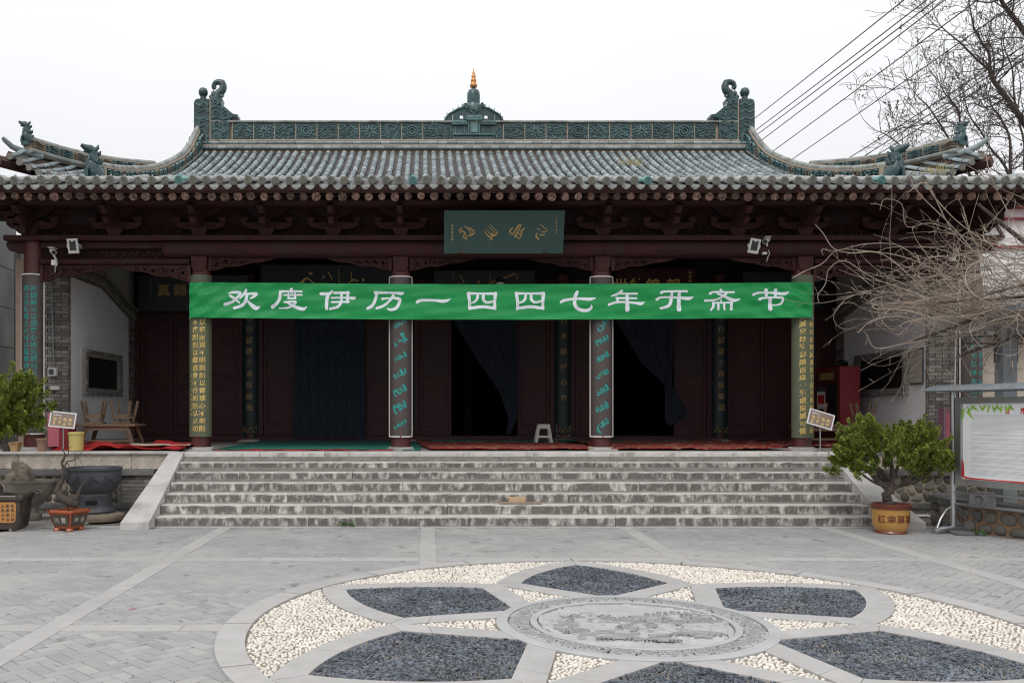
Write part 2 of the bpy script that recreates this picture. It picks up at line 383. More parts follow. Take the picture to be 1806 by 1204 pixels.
urnm = M('blue_black_urn', (.050, .054, .062), (.085, .09, .10), 3, rough=.42, bump=.2, bscale=20, grime=(.14, .14, .14), gs=(3, 3, 3), gt=(.55, .75))
basinm = M('grey_basin', (.17, .155, .13), (.26, .235, .20), 4, rough=.6, bump=.4, bscale=25, grime=(.09, .08, .065), gs=(3, 3, 6), gt=(.5, .7))
rockm = M('scholar_rock', (.04, .036, .03), (.34, .29, .22), 6, rough=.95, bump=1, bscale=20)
millst = M('millstone', (.22, .17, .13), (.34, .27, .21), 12, rough=.95, bump=1, bscale=50)
clay = M('clay_pot', (.22, .13, .09), (.32, .20, .14), 6, rough=.8)
clay2 = M('ochre_clay_pot', (.34, .20, .08), (.40, .26, .12), 6, rough=.6)
gravel_m = M('white_gravel', (.62, .60, .55), (.78, .76, .70), 20, rough=.9, isl=.15)
paper = M('notice_paper', (.74, .75, .76), (.80, .81, .82), 2, rough=.35)
redp = M('red_print', (.55, .02, .02), rough=.5)
greyp = M('grey_print', (.42, .43, .46), rough=.6)
leafp = M('leaf_print', (.10, .42, .04), (.42, .60, .06), 14, rough=.5)
tealpr = M('dark_leaf_print', (.015, .17, .13), rough=.5)
goldm = M('copper_finial', (.50, .22, .07), (.62, .30, .11), 8, rough=.3, metal=.6)
signb = M('sign_brown_print', (.22, .16, .13), (.30, .23, .19), 16, rough=.4)
signf = M('sign_yellow_print', (.75, .55, .22), rough=.5)
timber = M('fresh_timber', (.50, .33, .19), (.58, .40, .25), 6, rough=.8)
slateboard = M('blue_grey_board', (.018, .026, .032), (.028, .038, .045), 4, rough=.6)
drygrass = M('dry_grass', (.30, .24, .09), (.42, .36, .16), 6, rough=.9, isl=.3)
cable_m = M('black_cable', (.02, .02, .022), rough=.6)
weed = M('weed_leaf', (.05, .13, .02), (.09, .2, .03), 8, rough=.7)
# ------------------------------------------------------------------ ground and paving
g = MB(); g.add([(-260, -60, -.03), (280, -60, -.03), (280, 460, -.03), (-260, 460, -.03)], [(0, 1, 2, 3)])
ground = g.build('ground', mortar, kind='structure', origin=(0, 0, 0))
court = thing('courtyard_paving', 'x', 'x', (0, 0, 0)); court['kind'] = 'structure'; del court['label']; del court['category']
CX, CY, CR = 1.60, 6.99, 3.15
def screen(x, y, z): return 752+1600*x/y, 725-1600*(z-1.65)/y
# herringbone bricks, laid at 45 degrees
W = .104; L2 = 2*W; ca = math.cos(PI/4)
bricks = []
for i in range(-172, 173):
    for j in range(-172, 173):
        k = (i-j) % 4
        if k == 0: c = ((i+1)*W, (j+.5)*W, 0)
        elif k == 2: c = ((i+.5)*W, j*W, 1)
        else: continue
        x = (c[0]-c[1])*ca; y = (c[0]+c[1])*ca+9
        if not (-8.2 < x < 12.5 and 4.3 < y < 12.86): continue
        if (x-CX)**2+(y-CY)**2 < (CR-.12)**2: continue
        bricks.append((x, y, c[2]*PI/2+PI/4))
def brick_geo(hx, hy, ch=.004):
    return [(-hx, -hy, -.03), (hx, -hy, -.03), (hx, hy, -.03), (-hx, hy, -.03), (-hx, -hy, -ch), (hx, -hy, -ch), (hx, hy, -ch), (-hx, hy, -ch),
            (-hx+ch, -hy+ch, 0), (hx-ch, -hy+ch, 0), (hx-ch, hy-ch, 0), (-hx+ch, hy-ch, 0)], \
           [(0,1,5,4),(1,2,6,5),(2,3,7,6),(3,0,4,7),(4,5,9,8),(5,6,10,9),(6,7,11,10),(7,4,8,11),(8,9,10,11)]
bv, bf = brick_geo(L2/2-.0028, W/2-.0028)
def near_key(b):
    px, py = screen(b[0], b[1], 0)
    return b[1] if (-10 < px < 1816 and py < 1210) else 99
bricks.sort(key=near_key)
m = MB(); m.add(bv, bf); b0 = m.build('brick', paving, court)
first = True
for x, y, r in bricks[:300]:
    o = b0 if first else b0.copy()
    if not first: COL.objects.link(o); o.parent = court
    first = False
    o.location = (x, y, rng.uniform(-.0016, .0012)); o.rotation_euler = (rng.uniform(-.006, .006), rng.uniform(-.006, .006), r+rng.uniform(-.006, .006))
rest = MB(); BV = np.array(bv)
for x, y, r in bricks[300:]:
    c_, s_ = math.cos(r), math.sin(r); q = BV.copy(); t1, t2 = rng.uniform(-.006, .006), rng.uniform(-.006, .006)
    z = q[:, 2]+q[:, 0]*t1+q[:, 1]*t2+rng.uniform(-.0016, .0012)
    rest.add(np.stack([x+q[:, 0]*c_-q[:, 1]*s_, y+q[:, 0]*s_+q[:, 1]*c_, z], 1).tolist(), bf)
rest.build('brick_field', paving, court, kind='stuff')
# pale strips of slabs
def slab(x0, x1, y0, y1, z=.005, th=.035, mat=None, name='paving_slab', bev=.003):
    m = MB(); m.box(x0+.0015, x1-.0015, y0+.0015, y1-.0015, z-th, z, bev=bev); return m.build(name, mat or slab_m, court)
xs_ = [-8.5, -5.68, -2.85, .02, 2.82, 5.65, 8.5, 11.3]; HW = .098
for xc in xs_:
    y = 4.3
    while y < 12.86:
        y2 = min(y+rng.uniform(.75, 1.15), 12.86)
        if y2 > 12.6: y2 = 12.86
        y0c, y1c = y, y2
        dx = abs(xc-CX)
        if dx < CR:
            h = math.sqrt(CR*CR-dx*dx)-.05
            if y1c > CY-h and y0c < CY+h:
                if y0c < CY-h: y1c = CY-h
                elif y1c > CY+h: y0c = CY+h
                else: y = y2; continue
        slab(xc-HW, xc+HW, y0c, y1c, z=.005); y = y2
for yc in (3.7, 6.9, 10.12):
    for a, b in zip(xs_[:-1], xs_[1:]):
        n = 3; 
        for i in range(n):
            x0 = a+HW+(b-a-2*HW)*i/n; x1 = a+HW+(b-a-2*HW)*(i+1)/n
            if abs(yc-CY) < CR:
                h = math.sqrt(CR*CR-(yc-CY)**2)-.05
                if x1 > CX-h and x0 < CX+h:
                    if x0 < CX-h: x1 = CX-h
                    elif x1 > CX+h: x0 = CX+h
                    else: continue
            slab(x0, x1, yc-HW, yc+HW, z=.0055)
# worn band of slabs at the foot of the steps and along the retaining walls
x = -9.5
while x < 13:
    x2 = x+rng.uniform(.7, 1.1)
    if x2 < -4.4 or x > 7.2:
        y = 12.87
        while y < 14.5:
            slab(x, min(x2, 13), y, y+.54, z=.004+rng.uniform(-.003, .003), mat=old_floor, name='floor_slab'); y += .54
    else:
        slab(x, x2, 12.87, 13.05, z=.006, mat=slab_m, name='paving_slab')
    x = x2
# ---- flower mosaic
K = (1.65, .70); T = (2.70, 0.0); AC = (1.098, -1.264); AR = 2.04; cA = math.cos(math.atan2(.7, .65))
def sd(u, v):
    v = np.abs(v)
    return np.maximum((v-(u-1.0)*.7/.65)*cA, np.hypot(u-AC[0], v-AC[1])-AR)
def ray(a, val):
    lo, hi = 0.0, 2.2
    for _ in range(30):
        mid = (lo+hi)/2
        if sd(1.7+mid*math.cos(a), mid*math.sin(a)) > val: hi = mid
        else: lo = mid
    return 1.7+lo*math.cos(a), lo*math.sin(a)
BW = .215
aK = math.atan2(K[1], K[0]-1.7)
mos = thing('flower_mosaic', 'x', 'x', (CX, CY, 0)); mos['kind'] = 'structure'; del mos['label']; del mos['category']
m = MB(); n = 96
m.add([(CX+3.06*math.cos(2*PI*i/n), CY+3.06*math.sin(2*PI*i/n), .0005) for i in range(n)], [tuple(range(n))]); m.build('pebble_bed', bedding, mos)
def slabpoly(inner, outer, z0, z1, name='border_slab', mat=None, parent=None):
    m = MB(); k = len(inner); vs = []
    for p, q in zip(inner, outer):
        vs += [(p[0], p[1], z0), (p[0], p[1], z1), (q[0], q[1], z1), (q[0], q[1], z0)]
    fs = []
    for i in range(k-1):
        a = i*4; b = a+4
        fs += [(a, b, b+1, a+1), (a+1, b+1, b+2, a+2), (a+2, b+2, b+3, a+3)]
    fs += [(0, 1, 2, 3), tuple((k-1)*4+q for q in (3, 2, 1, 0))]
    m.add(vs, fs); return m.build(name, mat or slab_m, parent or mos)
for p in range(6):
    th = math.radians(30+60*p); ct, s_t = math.cos(th), math.sin(th); zt = .0125+(p % 2)*.002
    cuts = [PI*.99, PI*.62, aK, .62, 0, -.62, -aK, -PI*.62, -PI*.99]
    cuts = [-x for x in cuts]
    for a, b in zip(cuts[:-1], cuts[1:]):
        A = [a+.003+(b-a-.006)*i/10 for i in range(11)]
        tr = lambda q: (CX+q[0]*ct-q[1]*s_t, CY+q[0]*s_t+q[1]*ct)
        slabpoly([tr(ray(x, 0)) for x in A], [tr(ray(x, BW)) for x in A], -.02, zt)
nseg = 16
for i in range(nseg):
    A = [2*PI*(i+.01+.98*t/10)/nseg for t in range(11)]
    slabpoly([(CX+2.94*math.cos(a), CY+2.94*math.sin(a)) for a in A], [(CX+CR*math.cos(a), CY+CR*math.sin(a)) for a in A], -.02, .0185)
# pebbles, real geometry, one part for each bed
def pebbles(pts, ax, ay, az, rot, tilt, name, mat):
    n = len(pts); k = 6
    base = [(0, 0, 1.0)]
    for r, z in ((.72, .72), (1.0, .15)):
        for j in range(k): a = 2*PI*(j+(.5 if r < 1 else 0))/k; base.append((r*math.cos(a), r*math.sin(a), z))
    base += [(0.9*math.cos(2*PI*j/k), .9*math.sin(2*PI*j/k), -.7) for j in range(k)]
    B = np.array(base)
    F = [(0, 1+j, 1+(j+1) % k) for j in range(k)]
    F += [(1+j, 7+j, 7+(j+1) % k, 1+(j+1) % k) for j in range(k)] + [(7+j, 13+j, 13+(j+1) % k, 7+(j+1) % k) for j in range(k)]
    Q = B[None, :, :]*np.stack([ax, ay, az], 1)[:, None, :]
    Q = Q*(1+nr.uniform(-.12, .12, Q.shape))
    ct, st_ = np.cos(tilt)[:, None], np.sin(tilt)[:, None]
    X, Y, Z = Q[..., 0], Q[..., 1]*ct-Q[..., 2]*st_, Q[..., 1]*st_+Q[..., 2]*ct
    cr_, sr = np.cos(rot)[:, None], np.sin(rot)[:, None]
    V = np.stack([pts[:, 0:1]+X*cr_-Y*sr, pts[:, 1:2]+X*sr+Y*cr_, pts[:, 2:3]+Z], 2).reshape(-1, 3)
    V = V-np.array([CX, CY, 0])
    nv = len(base); loops = []; starts = []; tot = []
    Fl = np.array([x for f in F for x in f]); Ft = np.array([len(f) for f in F])
    li = (Fl[None, :]+(np.arange(n)*nv)[:, None]).ravel(); lt = np.tile(Ft, n); ls = np.concatenate([[0], np.cumsum(lt)[:-1]])
    me = bpy.data.meshes.new(name); me.vertices.add(len(V)); me.vertices.foreach_set('co', V.ravel())
    me.loops.add(len(li)); me.loops.foreach_set('vertex_index', li); me.polygons.add(len(lt)); me.polygons.foreach_set('loop_start', ls); me.polygons.foreach_set('loop_total', lt)
    me.update(calc_edges=True); me.polygons.foreach_set('use_smooth', np.ones(len(lt), bool)); me.materials.append(mat)
    o = bpy.data.objects.new(name, me); COL.objects.link(o); o.parent = mos; o['kind'] = 'stuff'; return o
def region(pts):
    X, Y = pts[:, 0]-CX, pts[:, 1]-CY; r = np.hypot(X, Y); a = np.degrees(np.arctan2(Y, X))
    s = np.round((a-30)/60); al = np.radians(a-30-60*s); d = sd(r*np.cos(al), r*np.sin(al))
    return r, d, (s.astype(int)) % 6
def jgrid(st, jit):
    xs = np.arange(CX-3, CX+3, st[0]); ys = np.arange(4.85, CY+3, st[1]); X, Y = np.meshgrid(xs, ys); X[::2] += st[0]/2
    p = np.stack([X.ravel(), Y.ravel()], 1); return p+nr.uniform(-jit, jit, p.shape)
p = jgrid((.029, .0185), .008); r, d, s_ = region(p)
p3 = np.concatenate([p, nr.uniform(-.004, .008, (len(p), 1))], 1)
inb = (d < -.006) & (r > 1.04)
for q in range(6):
    k = inb & (s_ == q); n = k.sum()
    if n < 10: continue
    sw = np.sin(p3[k, 0]*5+q)*1.2+np.cos(p3[k, 1]*6)*1.2
    pebbles(p3[k], nr.uniform(.014, .024, n), nr.uniform(.004, .0085, n), nr.uniform(.008, .0145, n), sw+nr.uniform(-.55, .55, n), nr.uniform(-.9, .9, n), 'slate_pebbles', peb_k)
p = jgrid((.038, .027), .0125); r, d, s_ = region(p); p3 = np.concatenate([p, nr.uniform(-.006, .002, (len(p), 1))], 1)
k = (d > BW+.008) & (r > 1.07) & (r < 1.7); n = k.sum()
pebbles(p3[k], nr.uniform(.014, .020, n), nr.uniform(.010, .0135, n), nr.uniform(.011, .017, n), nr.uniform(0, PI, n), nr.uniform(-.3, .3, n), 'white_pebbles', peb_w)
k = (d > BW+.008) & (r > 1.7) & (r < 2.925); n = k.sum()
an = np.arctan2(p3[k, 1]-CY, p3[k, 0]-CX)+PI/2
pebbles(p3[k], nr.uniform(.014, .020, n), nr.uniform(.010, .0135, n), nr.uniform(.011, .017, n), an+np.sin(p3[k, 0]*7)*.8+nr.uniform(-.5, .5, n), nr.uniform(-.3, .3, n), 'white_pebbles', peb_w)
# ---- carved granite medallion
def vnoise(X, Y, seed):
    rs = np.random.RandomState(seed); G = rs.rand(64, 64)
    xi, yi = np.floor(X).astype(int), np.floor(Y).astype(int); fx, fy = X-xi, Y-yi; fx = fx*fx*(3-2*fx); fy = fy*fy*(3-2*fy)
    g_ = lambda a, b: G[a % 64, b % 64]
    return (g_(xi, yi)*(1-fx)+g_(xi+1, yi)*fx)*(1-fy)+(g_(xi, yi+1)*(1-fx)+g_(xi+1, yi+1)*fx)*fy
def fb(X, Y, s, o=4): return sum(vnoise(X*2**i, Y*2**i, s+i)/2**i for i in range(o))/sum(1/2**i for i in range(o))
def annulus(name, r0, r1, nrad, nth, hf, zb, mat=granite):
    rr = np.linspace(r0, r1, nrad); tt = np.arange(nth)*2*PI/nth; R, TT = np.meshgrid(rr, tt, indexing='ij')
    Z = hf(R, TT); V = [(CX+a*math.cos(b), CY+a*math.sin(b), c) for a, b, c in zip(R.ravel(), TT.ravel(), Z.ravel())]
    m = MB(); m.add(V, [(i*nth+j, i*nth+(j+1) % nth, (i+1)*nth+(j+1) % nth, (i+1)*nth+j) for i in range(nrad-1) for j in range(nth)])
    sk = [(CX+r1*math.cos(b), CY+r1*math.sin(b), c) for b, c in zip(tt, Z[-1])]+[(CX+r1*math.cos(b), CY+r1*math.sin(b), -.02) for b in tt]
    m.add(sk, [(j, (j+1) % nth, nth+(j+1) % nth, nth+j) for j in range(nth)])
    sk = [(CX+r0*math.cos(b), CY+r0*math.sin(b), c) for b, c in zip(tt, Z[0])]+[(CX+r0*math.cos(b), CY+r0*math.sin(b), -.02) for b in tt]
    if r0 > .05: m.add(sk, [(j, (j+1) % nth, nth+(j+1) % nth, nth+j) for j in range(nth)])
    return m.build(name, mat, mos, smooth=.9)
ss = lambda x, a, b: (lambda t: t*t*(3-2*t))(np.clip((x-a)/(b-a), 0, 1))
annulus('medallion_rim', .972, 1.06, 5, 160, lambda R, A: .024-.006*ss(R, 1.045, 1.06), 0)
def scroll(R, A):
    n_ = 22; ph = (A*n_/(2*PI)) % 1-.5; up = np.where(np.floor(A*n_/(2*PI)) % 2 < 1, 1, -1)
    x = ph*2*PI*.88/n_; y = (R-.8825)*up; r_ = np.hypot(x*.8, y+.012); sp = np.arctan2(y+.012, x*.8)
    f = np.sin(r_*150-sp*1.0)
    return .004+.020*ss(f, -.15, .35)*ss(.0775-np.abs(R-.8825), .002, .01)
annulus('medallion_scroll_band', .805, .96, 34, 900, scroll, 0)
annulus('medallion_inner_rim', .742, .795, 4, 160, lambda R, A: .026-.004*(np.abs(R-.767) > .022), 0)
def relief(R, A):
    X, Y = R*np.cos(A), R*np.sin(A)
    h = fb(X*5+20, Y*7+20, 3, 3); h2 = fb(X*10+10, Y*17+9, 9, 3); env = np.exp(-((Y-.02+.1*np.sin(X*4))/.30)**2)
    cl = np.sin(np.hypot((X-.40)*1.0, (Y+.62)*1.5)*85)*((np.hypot(X-.40, (Y+.50)*1.4) < .26))
    cl2 = np.sin(np.hypot((X+.25)*1.0, (Y+.68)*1.5)*85)*((np.hypot(X+.22, (Y+.55)*1.4) < .22))
    return .006+.018*ss(h, .50, .515)*env+.018*ss(h2, .52, .54)*env+.010*ss(h2, .50, .53)*(1-env)*ss(h, .50, .54)+.004*cl+.004*cl2
annulus('medallion_relief', .004, .730, 170, 560, relief, 0)
rg_ = random.Random(21); mg = MB(); mpg = lambda u, v, d: (CX+u, CY+v, .017+d)
def crook(u, v, a, L, w_, lev=0):
    pts = [(u, v, 1)]; n_ = max(4, int(L/.035))
    for i in range(n_):
        a += rg_.gauss(0, .55); u += L/n_*math.cos(a); v += L/n_*math.sin(a)*.9
        if math.hypot(u, v) > .69: break
        pts.append((u, v, 1-.6*i/n_))
        if lev < 2 and rg_.random() < .38: crook(u, v, a+rg_.choice((-1, 1))*rg_.uniform(.6, 1.2), L*.45, w_*.75, lev+1)
    if len(pts) > 2: mg.ridge(pts, mpg, w_, .020, n=2)
for k in range(9): crook(-.58+.13*k, rg_.uniform(-.10, .05), rg_.choice((0, PI))+rg_.gauss(0, .3), .42, .022)
for k in range(7): crook(-.45+.15*k, rg_.uniform(.0, .22), rg_.uniform(.6, 2.5), .24, .018, 1)
for k in range(14):
    x, y = rg_.uniform(-.5, .5), rg_.uniform(-.1, .38)
    for q in range(4): mg.ridge([(x+.03*math.cos(q*1.6), y+.03*math.sin(q*1.6)), (x+.05*math.cos(q*1.6+.5), y+.05*math.sin(q*1.6+.5)), (x+.04*math.cos(q*1.6+1.1), y+.04*math.sin(q*1.6+1.1))], mpg, .014, .018, n=2)
for (x, y, r0_) in ((.38, -.40, .16), (-.22, -.50, .12), (.08, -.56, .10)):
    for q in range(4):
        r1_ = r0_*(.35+.22*q); mg.ridge([(x+r1_*1.3*math.cos(PI*t/6), y+r1_*.7*math.sin(PI*t/6)) for t in range(7)], mpg, .014, .016, n=2)
for k in range(16):
    x, y = rg_.uniform(-.55, .5), rg_.uniform(-.52, -.2); l_ = rg_.uniform(.05, .16); mg.ridge([(x, y), (x+l_*.5, y+.008), (x+l_, y-.004)], mpg, .013, .015, n=2)
mg.build('carved_landscape', granite_d, mos)
ms_ = MB(); nS = 30
for k in range(nS):
    a_ = 2*PI*k/nS; cw = lambda u, v, d, a_=a_: (CX+(.8825+v)*math.cos(a_+u/.8825), CY+(.8825+v)*math.sin(a_+u/.8825), .016+d); sg_ = 1 if k % 2 else -1
    ms_.ridge([(.055*math.cos(t*.75)*(1-t/11), sg_*.050*math.sin(t*.75)*(1-t/11)) for t in range(10)], cw, .016, .018, n=2); ms_.ridge([(-.09, -sg_*.05), (-.03, sg_*.055), (.05, -sg_*.055), (.10, sg_*.03)], cw, .014, .016, n=3)
ms_.build('carved_scrolls', granite_d, mos)

# ------------------------------------------------------------------ a field of stones (Voronoi cells, domed)
def stone_field(parent, u0, u1, v0, v1, size, mp, mat, name='cobble', depth=.03, shrink=.86, ext=None, seed=1, maxn=400):
    r_ = random.Random(seed); pts = []
    nu, nv = max(1, round((u1-u0)/size)), max(1, round((v1-v0)/(size*.85)))
    for i in range(nu):
        for j in range(nv):
            pts.append((u0+(i+.5+(.5 if j % 2 else 0)*.8-.2+r_.uniform(-.3, .3))*(u1-u0)/nu, v0+(j+.5+r_.uniform(-.3, .3))*(v1-v0)/nv))
    for i, (a, b) in enumerate(pts):
        poly = [(u0, v0), (u1, v0), (u1, v1), (u0, v1)]
        for k, (c, d) in enumerate(pts):
            if k == i or (c-a)**2+(d-b)**2 > (size*3)**2: continue
            mx_, my_ = (a+c)/2, (b+d)/2; nx, ny = c-a, d-b; o = []
            for q in range(len(poly)):
                p1, p2 = poly[q], poly[(q+1) % len(poly)]
                d1 = (p1[0]-mx_)*nx+(p1[1]-my_)*ny; d2 = (p2[0]-mx_)*nx+(p2[1]-my_)*ny
                if d1 <= 0: o.append(p1)
                if d1*d2 < 0: t = d1/(d1-d2); o.append((p1[0]+(p2[0]-p1[0])*t, p1[1]+(p2[1]-p1[1])*t))
            poly = o
            if len(poly) < 3: break
        if len(poly) < 3: continue
        cx = sum(p[0] for p in poly)/len(poly); cy = sum(p[1] for p in poly)/len(poly)
        # round the corners (two Chaikin cuts)
        for _ in range(2):
            poly = [q for k in range(len(poly)) for q in ((poly[k][0]*.75+poly[(k+1) % len(poly)][0]*.25, poly[k][1]*.75+poly[(k+1) % len(poly)][1]*.25), (poly[k][0]*.25+poly[(k+1) % len(poly)][0]*.75, poly[k][1]*.25+poly[(k+1) % len(poly)][1]*.75))]
        m = MB(); k = len(poly); vs = []
        dd = depth*r_.uniform(.7, 1.2); tx, ty = r_.uniform(-.3, .3)*dd/size, r_.uniform(-.3, .3)*dd/size
        for f, h in ((shrink, -.3), (shrink*.96, .35), (shrink*.80, .8), (shrink*.45, 1.0)):
            for p in poly: x, y = cx+(p[0]-cx)*f, cy+(p[1]-cy)*f; vs.append(mp(x, y, dd*h+(x-cx)*tx+(y-cy)*ty if h > 0 else dd*h))
        fs = [(a_*k+q, a_*k+(q+1) % k, (a_+1)*k+(q+1) % k, (a_+1)*k+q) for a_ in range(3) for q in range(k)]+[tuple(3*k+q for q in range(k))]
        m.add(vs, fs); m.build(name, mat, parent, smooth=1.2)
        maxn -= 1
        if maxn <= 0: return

# ------------------------------------------------------------------ platform, stairs and retaining walls
FL = .998; RH = FL/7
stairs = thing('stone_stairs', 'broad flight of seven worn stone steps between sloping side slabs', 'stairs', (1.35, 12.95, 0))
SX0, SX1 = -3.87, 6.43
for k in range(1, 8):
    yf = 12.95+(k-1)*.2583; x = SX0
    while x < SX1-.01:
        x2 = x+rng.uniform(.9, 2.3)
        if SX1-x2 < .7: x2 = SX1
        m = MB(); j = rng.uniform(-.006, .006)
        nsub = max(2, int((x2-x)/.12)); vs = []; prof = [(.012, 0), (.0, .02), (0, RH-.02), (.006, RH-.005), (.018, RH), (.30 if k < 7 else .42, RH)]
        for i in range(nsub+1):
            X = x+.003+(x2-x-.006)*i/nsub
            for q, (dy, dz) in enumerate(prof):
                jy = rng.uniform(-.004, .004) if q in (1, 2, 3) else 0; jz = rng.uniform(-.003, .003) if q in (3, 4) else 0
                vs.append((X, yf+dy+jy+j, (k-1)*RH+dz+jz-(.002 if q == 0 else 0)))
        np_ = len(prof); fs = [(i*np_+q, (i+1)*np_+q, (i+1)*np_+q+1, i*np_+q+1) for i in range(nsub) for q in range(np_-1)]
        fs += [tuple(range(np_)), tuple(nsub*np_+q for q in range(np_))[::-1]]
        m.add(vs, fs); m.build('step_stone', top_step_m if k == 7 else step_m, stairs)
        x = x2
m = MB(); m.prism([(12.99, 0), (14.9, 0), (14.9, FL-.02), (14.56, FL-.02)], lambda u, v, d: (d, u, v-.01), SX0, SX1); m.build('stair_core', mortar, stairs)
for (a, b, a2, b2) in ((-4.27, SX0-.005, -4.10, SX0-.004), (SX1+.005, 6.97, SX1+.004, 6.66)):
    def cx_(y, d): f = min(1, max(0, (y-12.72)/1.78)); lo, hi = a+(a2-a)*f, b+(b2-b)*f; return lo+(hi-lo)*d
    for (s0, s1) in ((0, .5), (.5, 1)):
        y0, z0 = 12.72+(14.5-12.72)*s0, .10+(FL+.005-.10)*s0; y1, z1 = 12.72+(14.5-12.72)*s1, .10+(FL+.005-.10)*s1
        g_ = .003
        m = MB(); pr = [(y0+g_, z0-(.10 if s0 == 0 else .18)), (y0+g_, z0), (y1-g_, z1), (y1-g_, z1-.18)]
        if s0 == 0: pr = [(12.66, 0), (12.66, .10), (12.74, .125), (y1-g_, z1), (y1-g_, z1-.22), (12.95, 0)]
        m.prism(pr, lambda u, v, d: (cx_(u, d), u, v), 0, 1)
        m.build('sloping_side_slab', cheek_m, stairs)
    m = MB(); m.prism([(12.96, 0), (14.5, 0), (14.5, FL-.19)], lambda u, v, d: (cx_(u, d), u, v), .1, .9); m.build('side_wall', pale_joint, stairs)

plat = thing('stone_platform', 'raised stone terrace with carved pale band and cobble retaining wall under the hall', 'platform', (1.3, 14.5, 0))
m = MB(); m.box(-10, 13, 14.60, 32, -.02, FL-.012); m.build('terrace_core', mortar, plat)
# floor slabs of the porch
y = 14.92
while y < 19.5:
    x = -7.1+rng.uniform(-.3, 0)
    while x < 9.7:
        x2 = x+rng.uniform(.6, .9); m = MB(); m.box(x+.002, x2-.002, y+.002, y+.458, FL-.03, FL+rng.uniform(-.002, .001), bev=.004); m.build('floor_slab', old_floor, plat); x = x2
    y += .46
def edge_run(xa, xb):
    x = xa
    while x < xb-.01:
        x2 = min(x+rng.uniform(.85, 1.1), xb)
        if xb-x2 < .4: x2 = xb
        m = MB(); m.box(x+.002, x2-.002, 14.47, 14.93, FL-.035, FL+.003, bev=.008); m.build('edge_slab', cheek_m, plat)
        # band with chiselled lozenges: real grooves
        u0, u1, z0, z1 = x+.004, x2-.004, .722, FL-.037
        m = MB(); m.box(u0, u1, 14.53, 14.62, z0, z1, bev=.006); m.build('band_panel', carve_m, plat)
        m = MB(); wv = z1-z0; cx = u0
        def clipseg(p, q):
            (ax, ay), (bx, by) = p, q; t0, t1 = 0.0, 1.0
            for (pp, qq) in ((-(bx-ax), ax-u0), (bx-ax, u1-ax), (-(by-ay), ay-z0-.008), (by-ay, z1-.008-ay)):
                if abs(pp) < 1e-9:
                    if qq < 0: return None
                    continue
                t = qq/pp
                if pp < 0: t0 = max(t0, t)
                else: t1 = min(t1, t)
            if t1-t0 < .02: return None
            return ((ax+(bx-ax)*t0, ay+(by-ay)*t0), (ax+(bx-ax)*t1, ay+(by-ay)*t1))
        lz = wv*1.0
        k = 0; X = math.floor(u0/lz)*lz
        while X < u1:
            for half in (0, 1):
                c0 = X+lz*half*.5
                sg = 1 if half == 0 else -1
                for q in range(7):
                    t = (q+.5)/7
                    a_ = (c0+t*lz*.5, z0+wv/2+sg*-1*t*wv*.5); b_ = (a_[0]+sg*lz*.5*0+lz*.5, a_[1]+wv*.5*sg)
                    s2 = clipseg(a_, b_)
                    if s2: m.ridge([s2[0], s2[1]], XZ(14.531), .016, .012, n=1)
            X += lz
        if m.v: m.build('chiselled_lines', carve_m, plat, kind=None)
        x = x2
edge_run(-9.6, -4.06); edge_run(6.70, 12.4)
for (xa, xb, sd_, pier) in ((-9.6, -4.34, 3, True), (7.12, 12.4, 5, False)):
    x = xa
    while x < xb-.01:
        x2 = min(x+rng.uniform(.8, 1.2), xb)
        if xb-x2 < .4: x2 = xb
        m = MB(); m.box(x+.002, x2-.002, 14.46, 14.62, .625, .715, bev=.008); m.build('coping_slab', slate_m, plat)
        m = MB(); m.box(x+.002, x2-.002, 14.44, 14.62, .10, .185, bev=.008); m.build('plinth_slab', slate_m, plat)
        x = x2
    m = MB(); m.box(xa, xb, 14.50, 14.60, -.01, .10); m.build('plinth', old_floor, plat)
    cx1 = xb-.55 if pier else xb; cx0 = xa
    m = MB(); m.box(cx0, cx1, 14.575, 14.61, .186, .624); m.build('wall_mortar', cobble_joint, plat)
    stone_field(plat, cx0+.02, cx1-.03, .195, .615, .17, lambda u, v, d: (u, 14.578-d, v), cobble_m, depth=.045, seed=sd_)
    if pier:
        m = MB(); m.box(cx1-.06, cx1, 14.50, 14.60, .186, .624, bev=.006); m.build('pier_post', slate_m, plat)
        m = MB(); m.box(cx1+.002, xb, 14.535, 14.61, .186, .624); m.build('wall_mortar', pale_joint, plat)
        bm_ = None
        for r in range(7):
            x = cx1+.004-(.12 if r % 2 else 0)
            while x < xb:
                a, b = max(x, cx1+.004), min(x+.235, xb)
                if b-a > .03:
                    m = MB(); m.box(a, b, 14.52, 14.55, .19+r*.062, .19+r*.062+.054, bev=.004); m.build('brick', brick_m, plat)
                x += .243
grav = MB(); n_ = 0
for (xa, xb) in ((-8, -4.4), (7.15, 10)):
    for _ in range(1700):
        x, y = rng.uniform(xa, xb), rng.gauss(14.34, .05); r = rng.uniform(.008, .018)
        grav.add([(x+r, y, .0), (x, y+r, 0), (x-r, y, 0), (x, y-r, 0), (x, y, r*1.3)], [(0, 1, 4), (1, 2, 4), (2, 3, 4), (3, 0, 4)])
g_ = grav.build('white_gravel', gravel_m, kind='stuff'); tag(g_, 'white gravel strip along the foot of the terrace wall', 'gravel'); del g_['category']

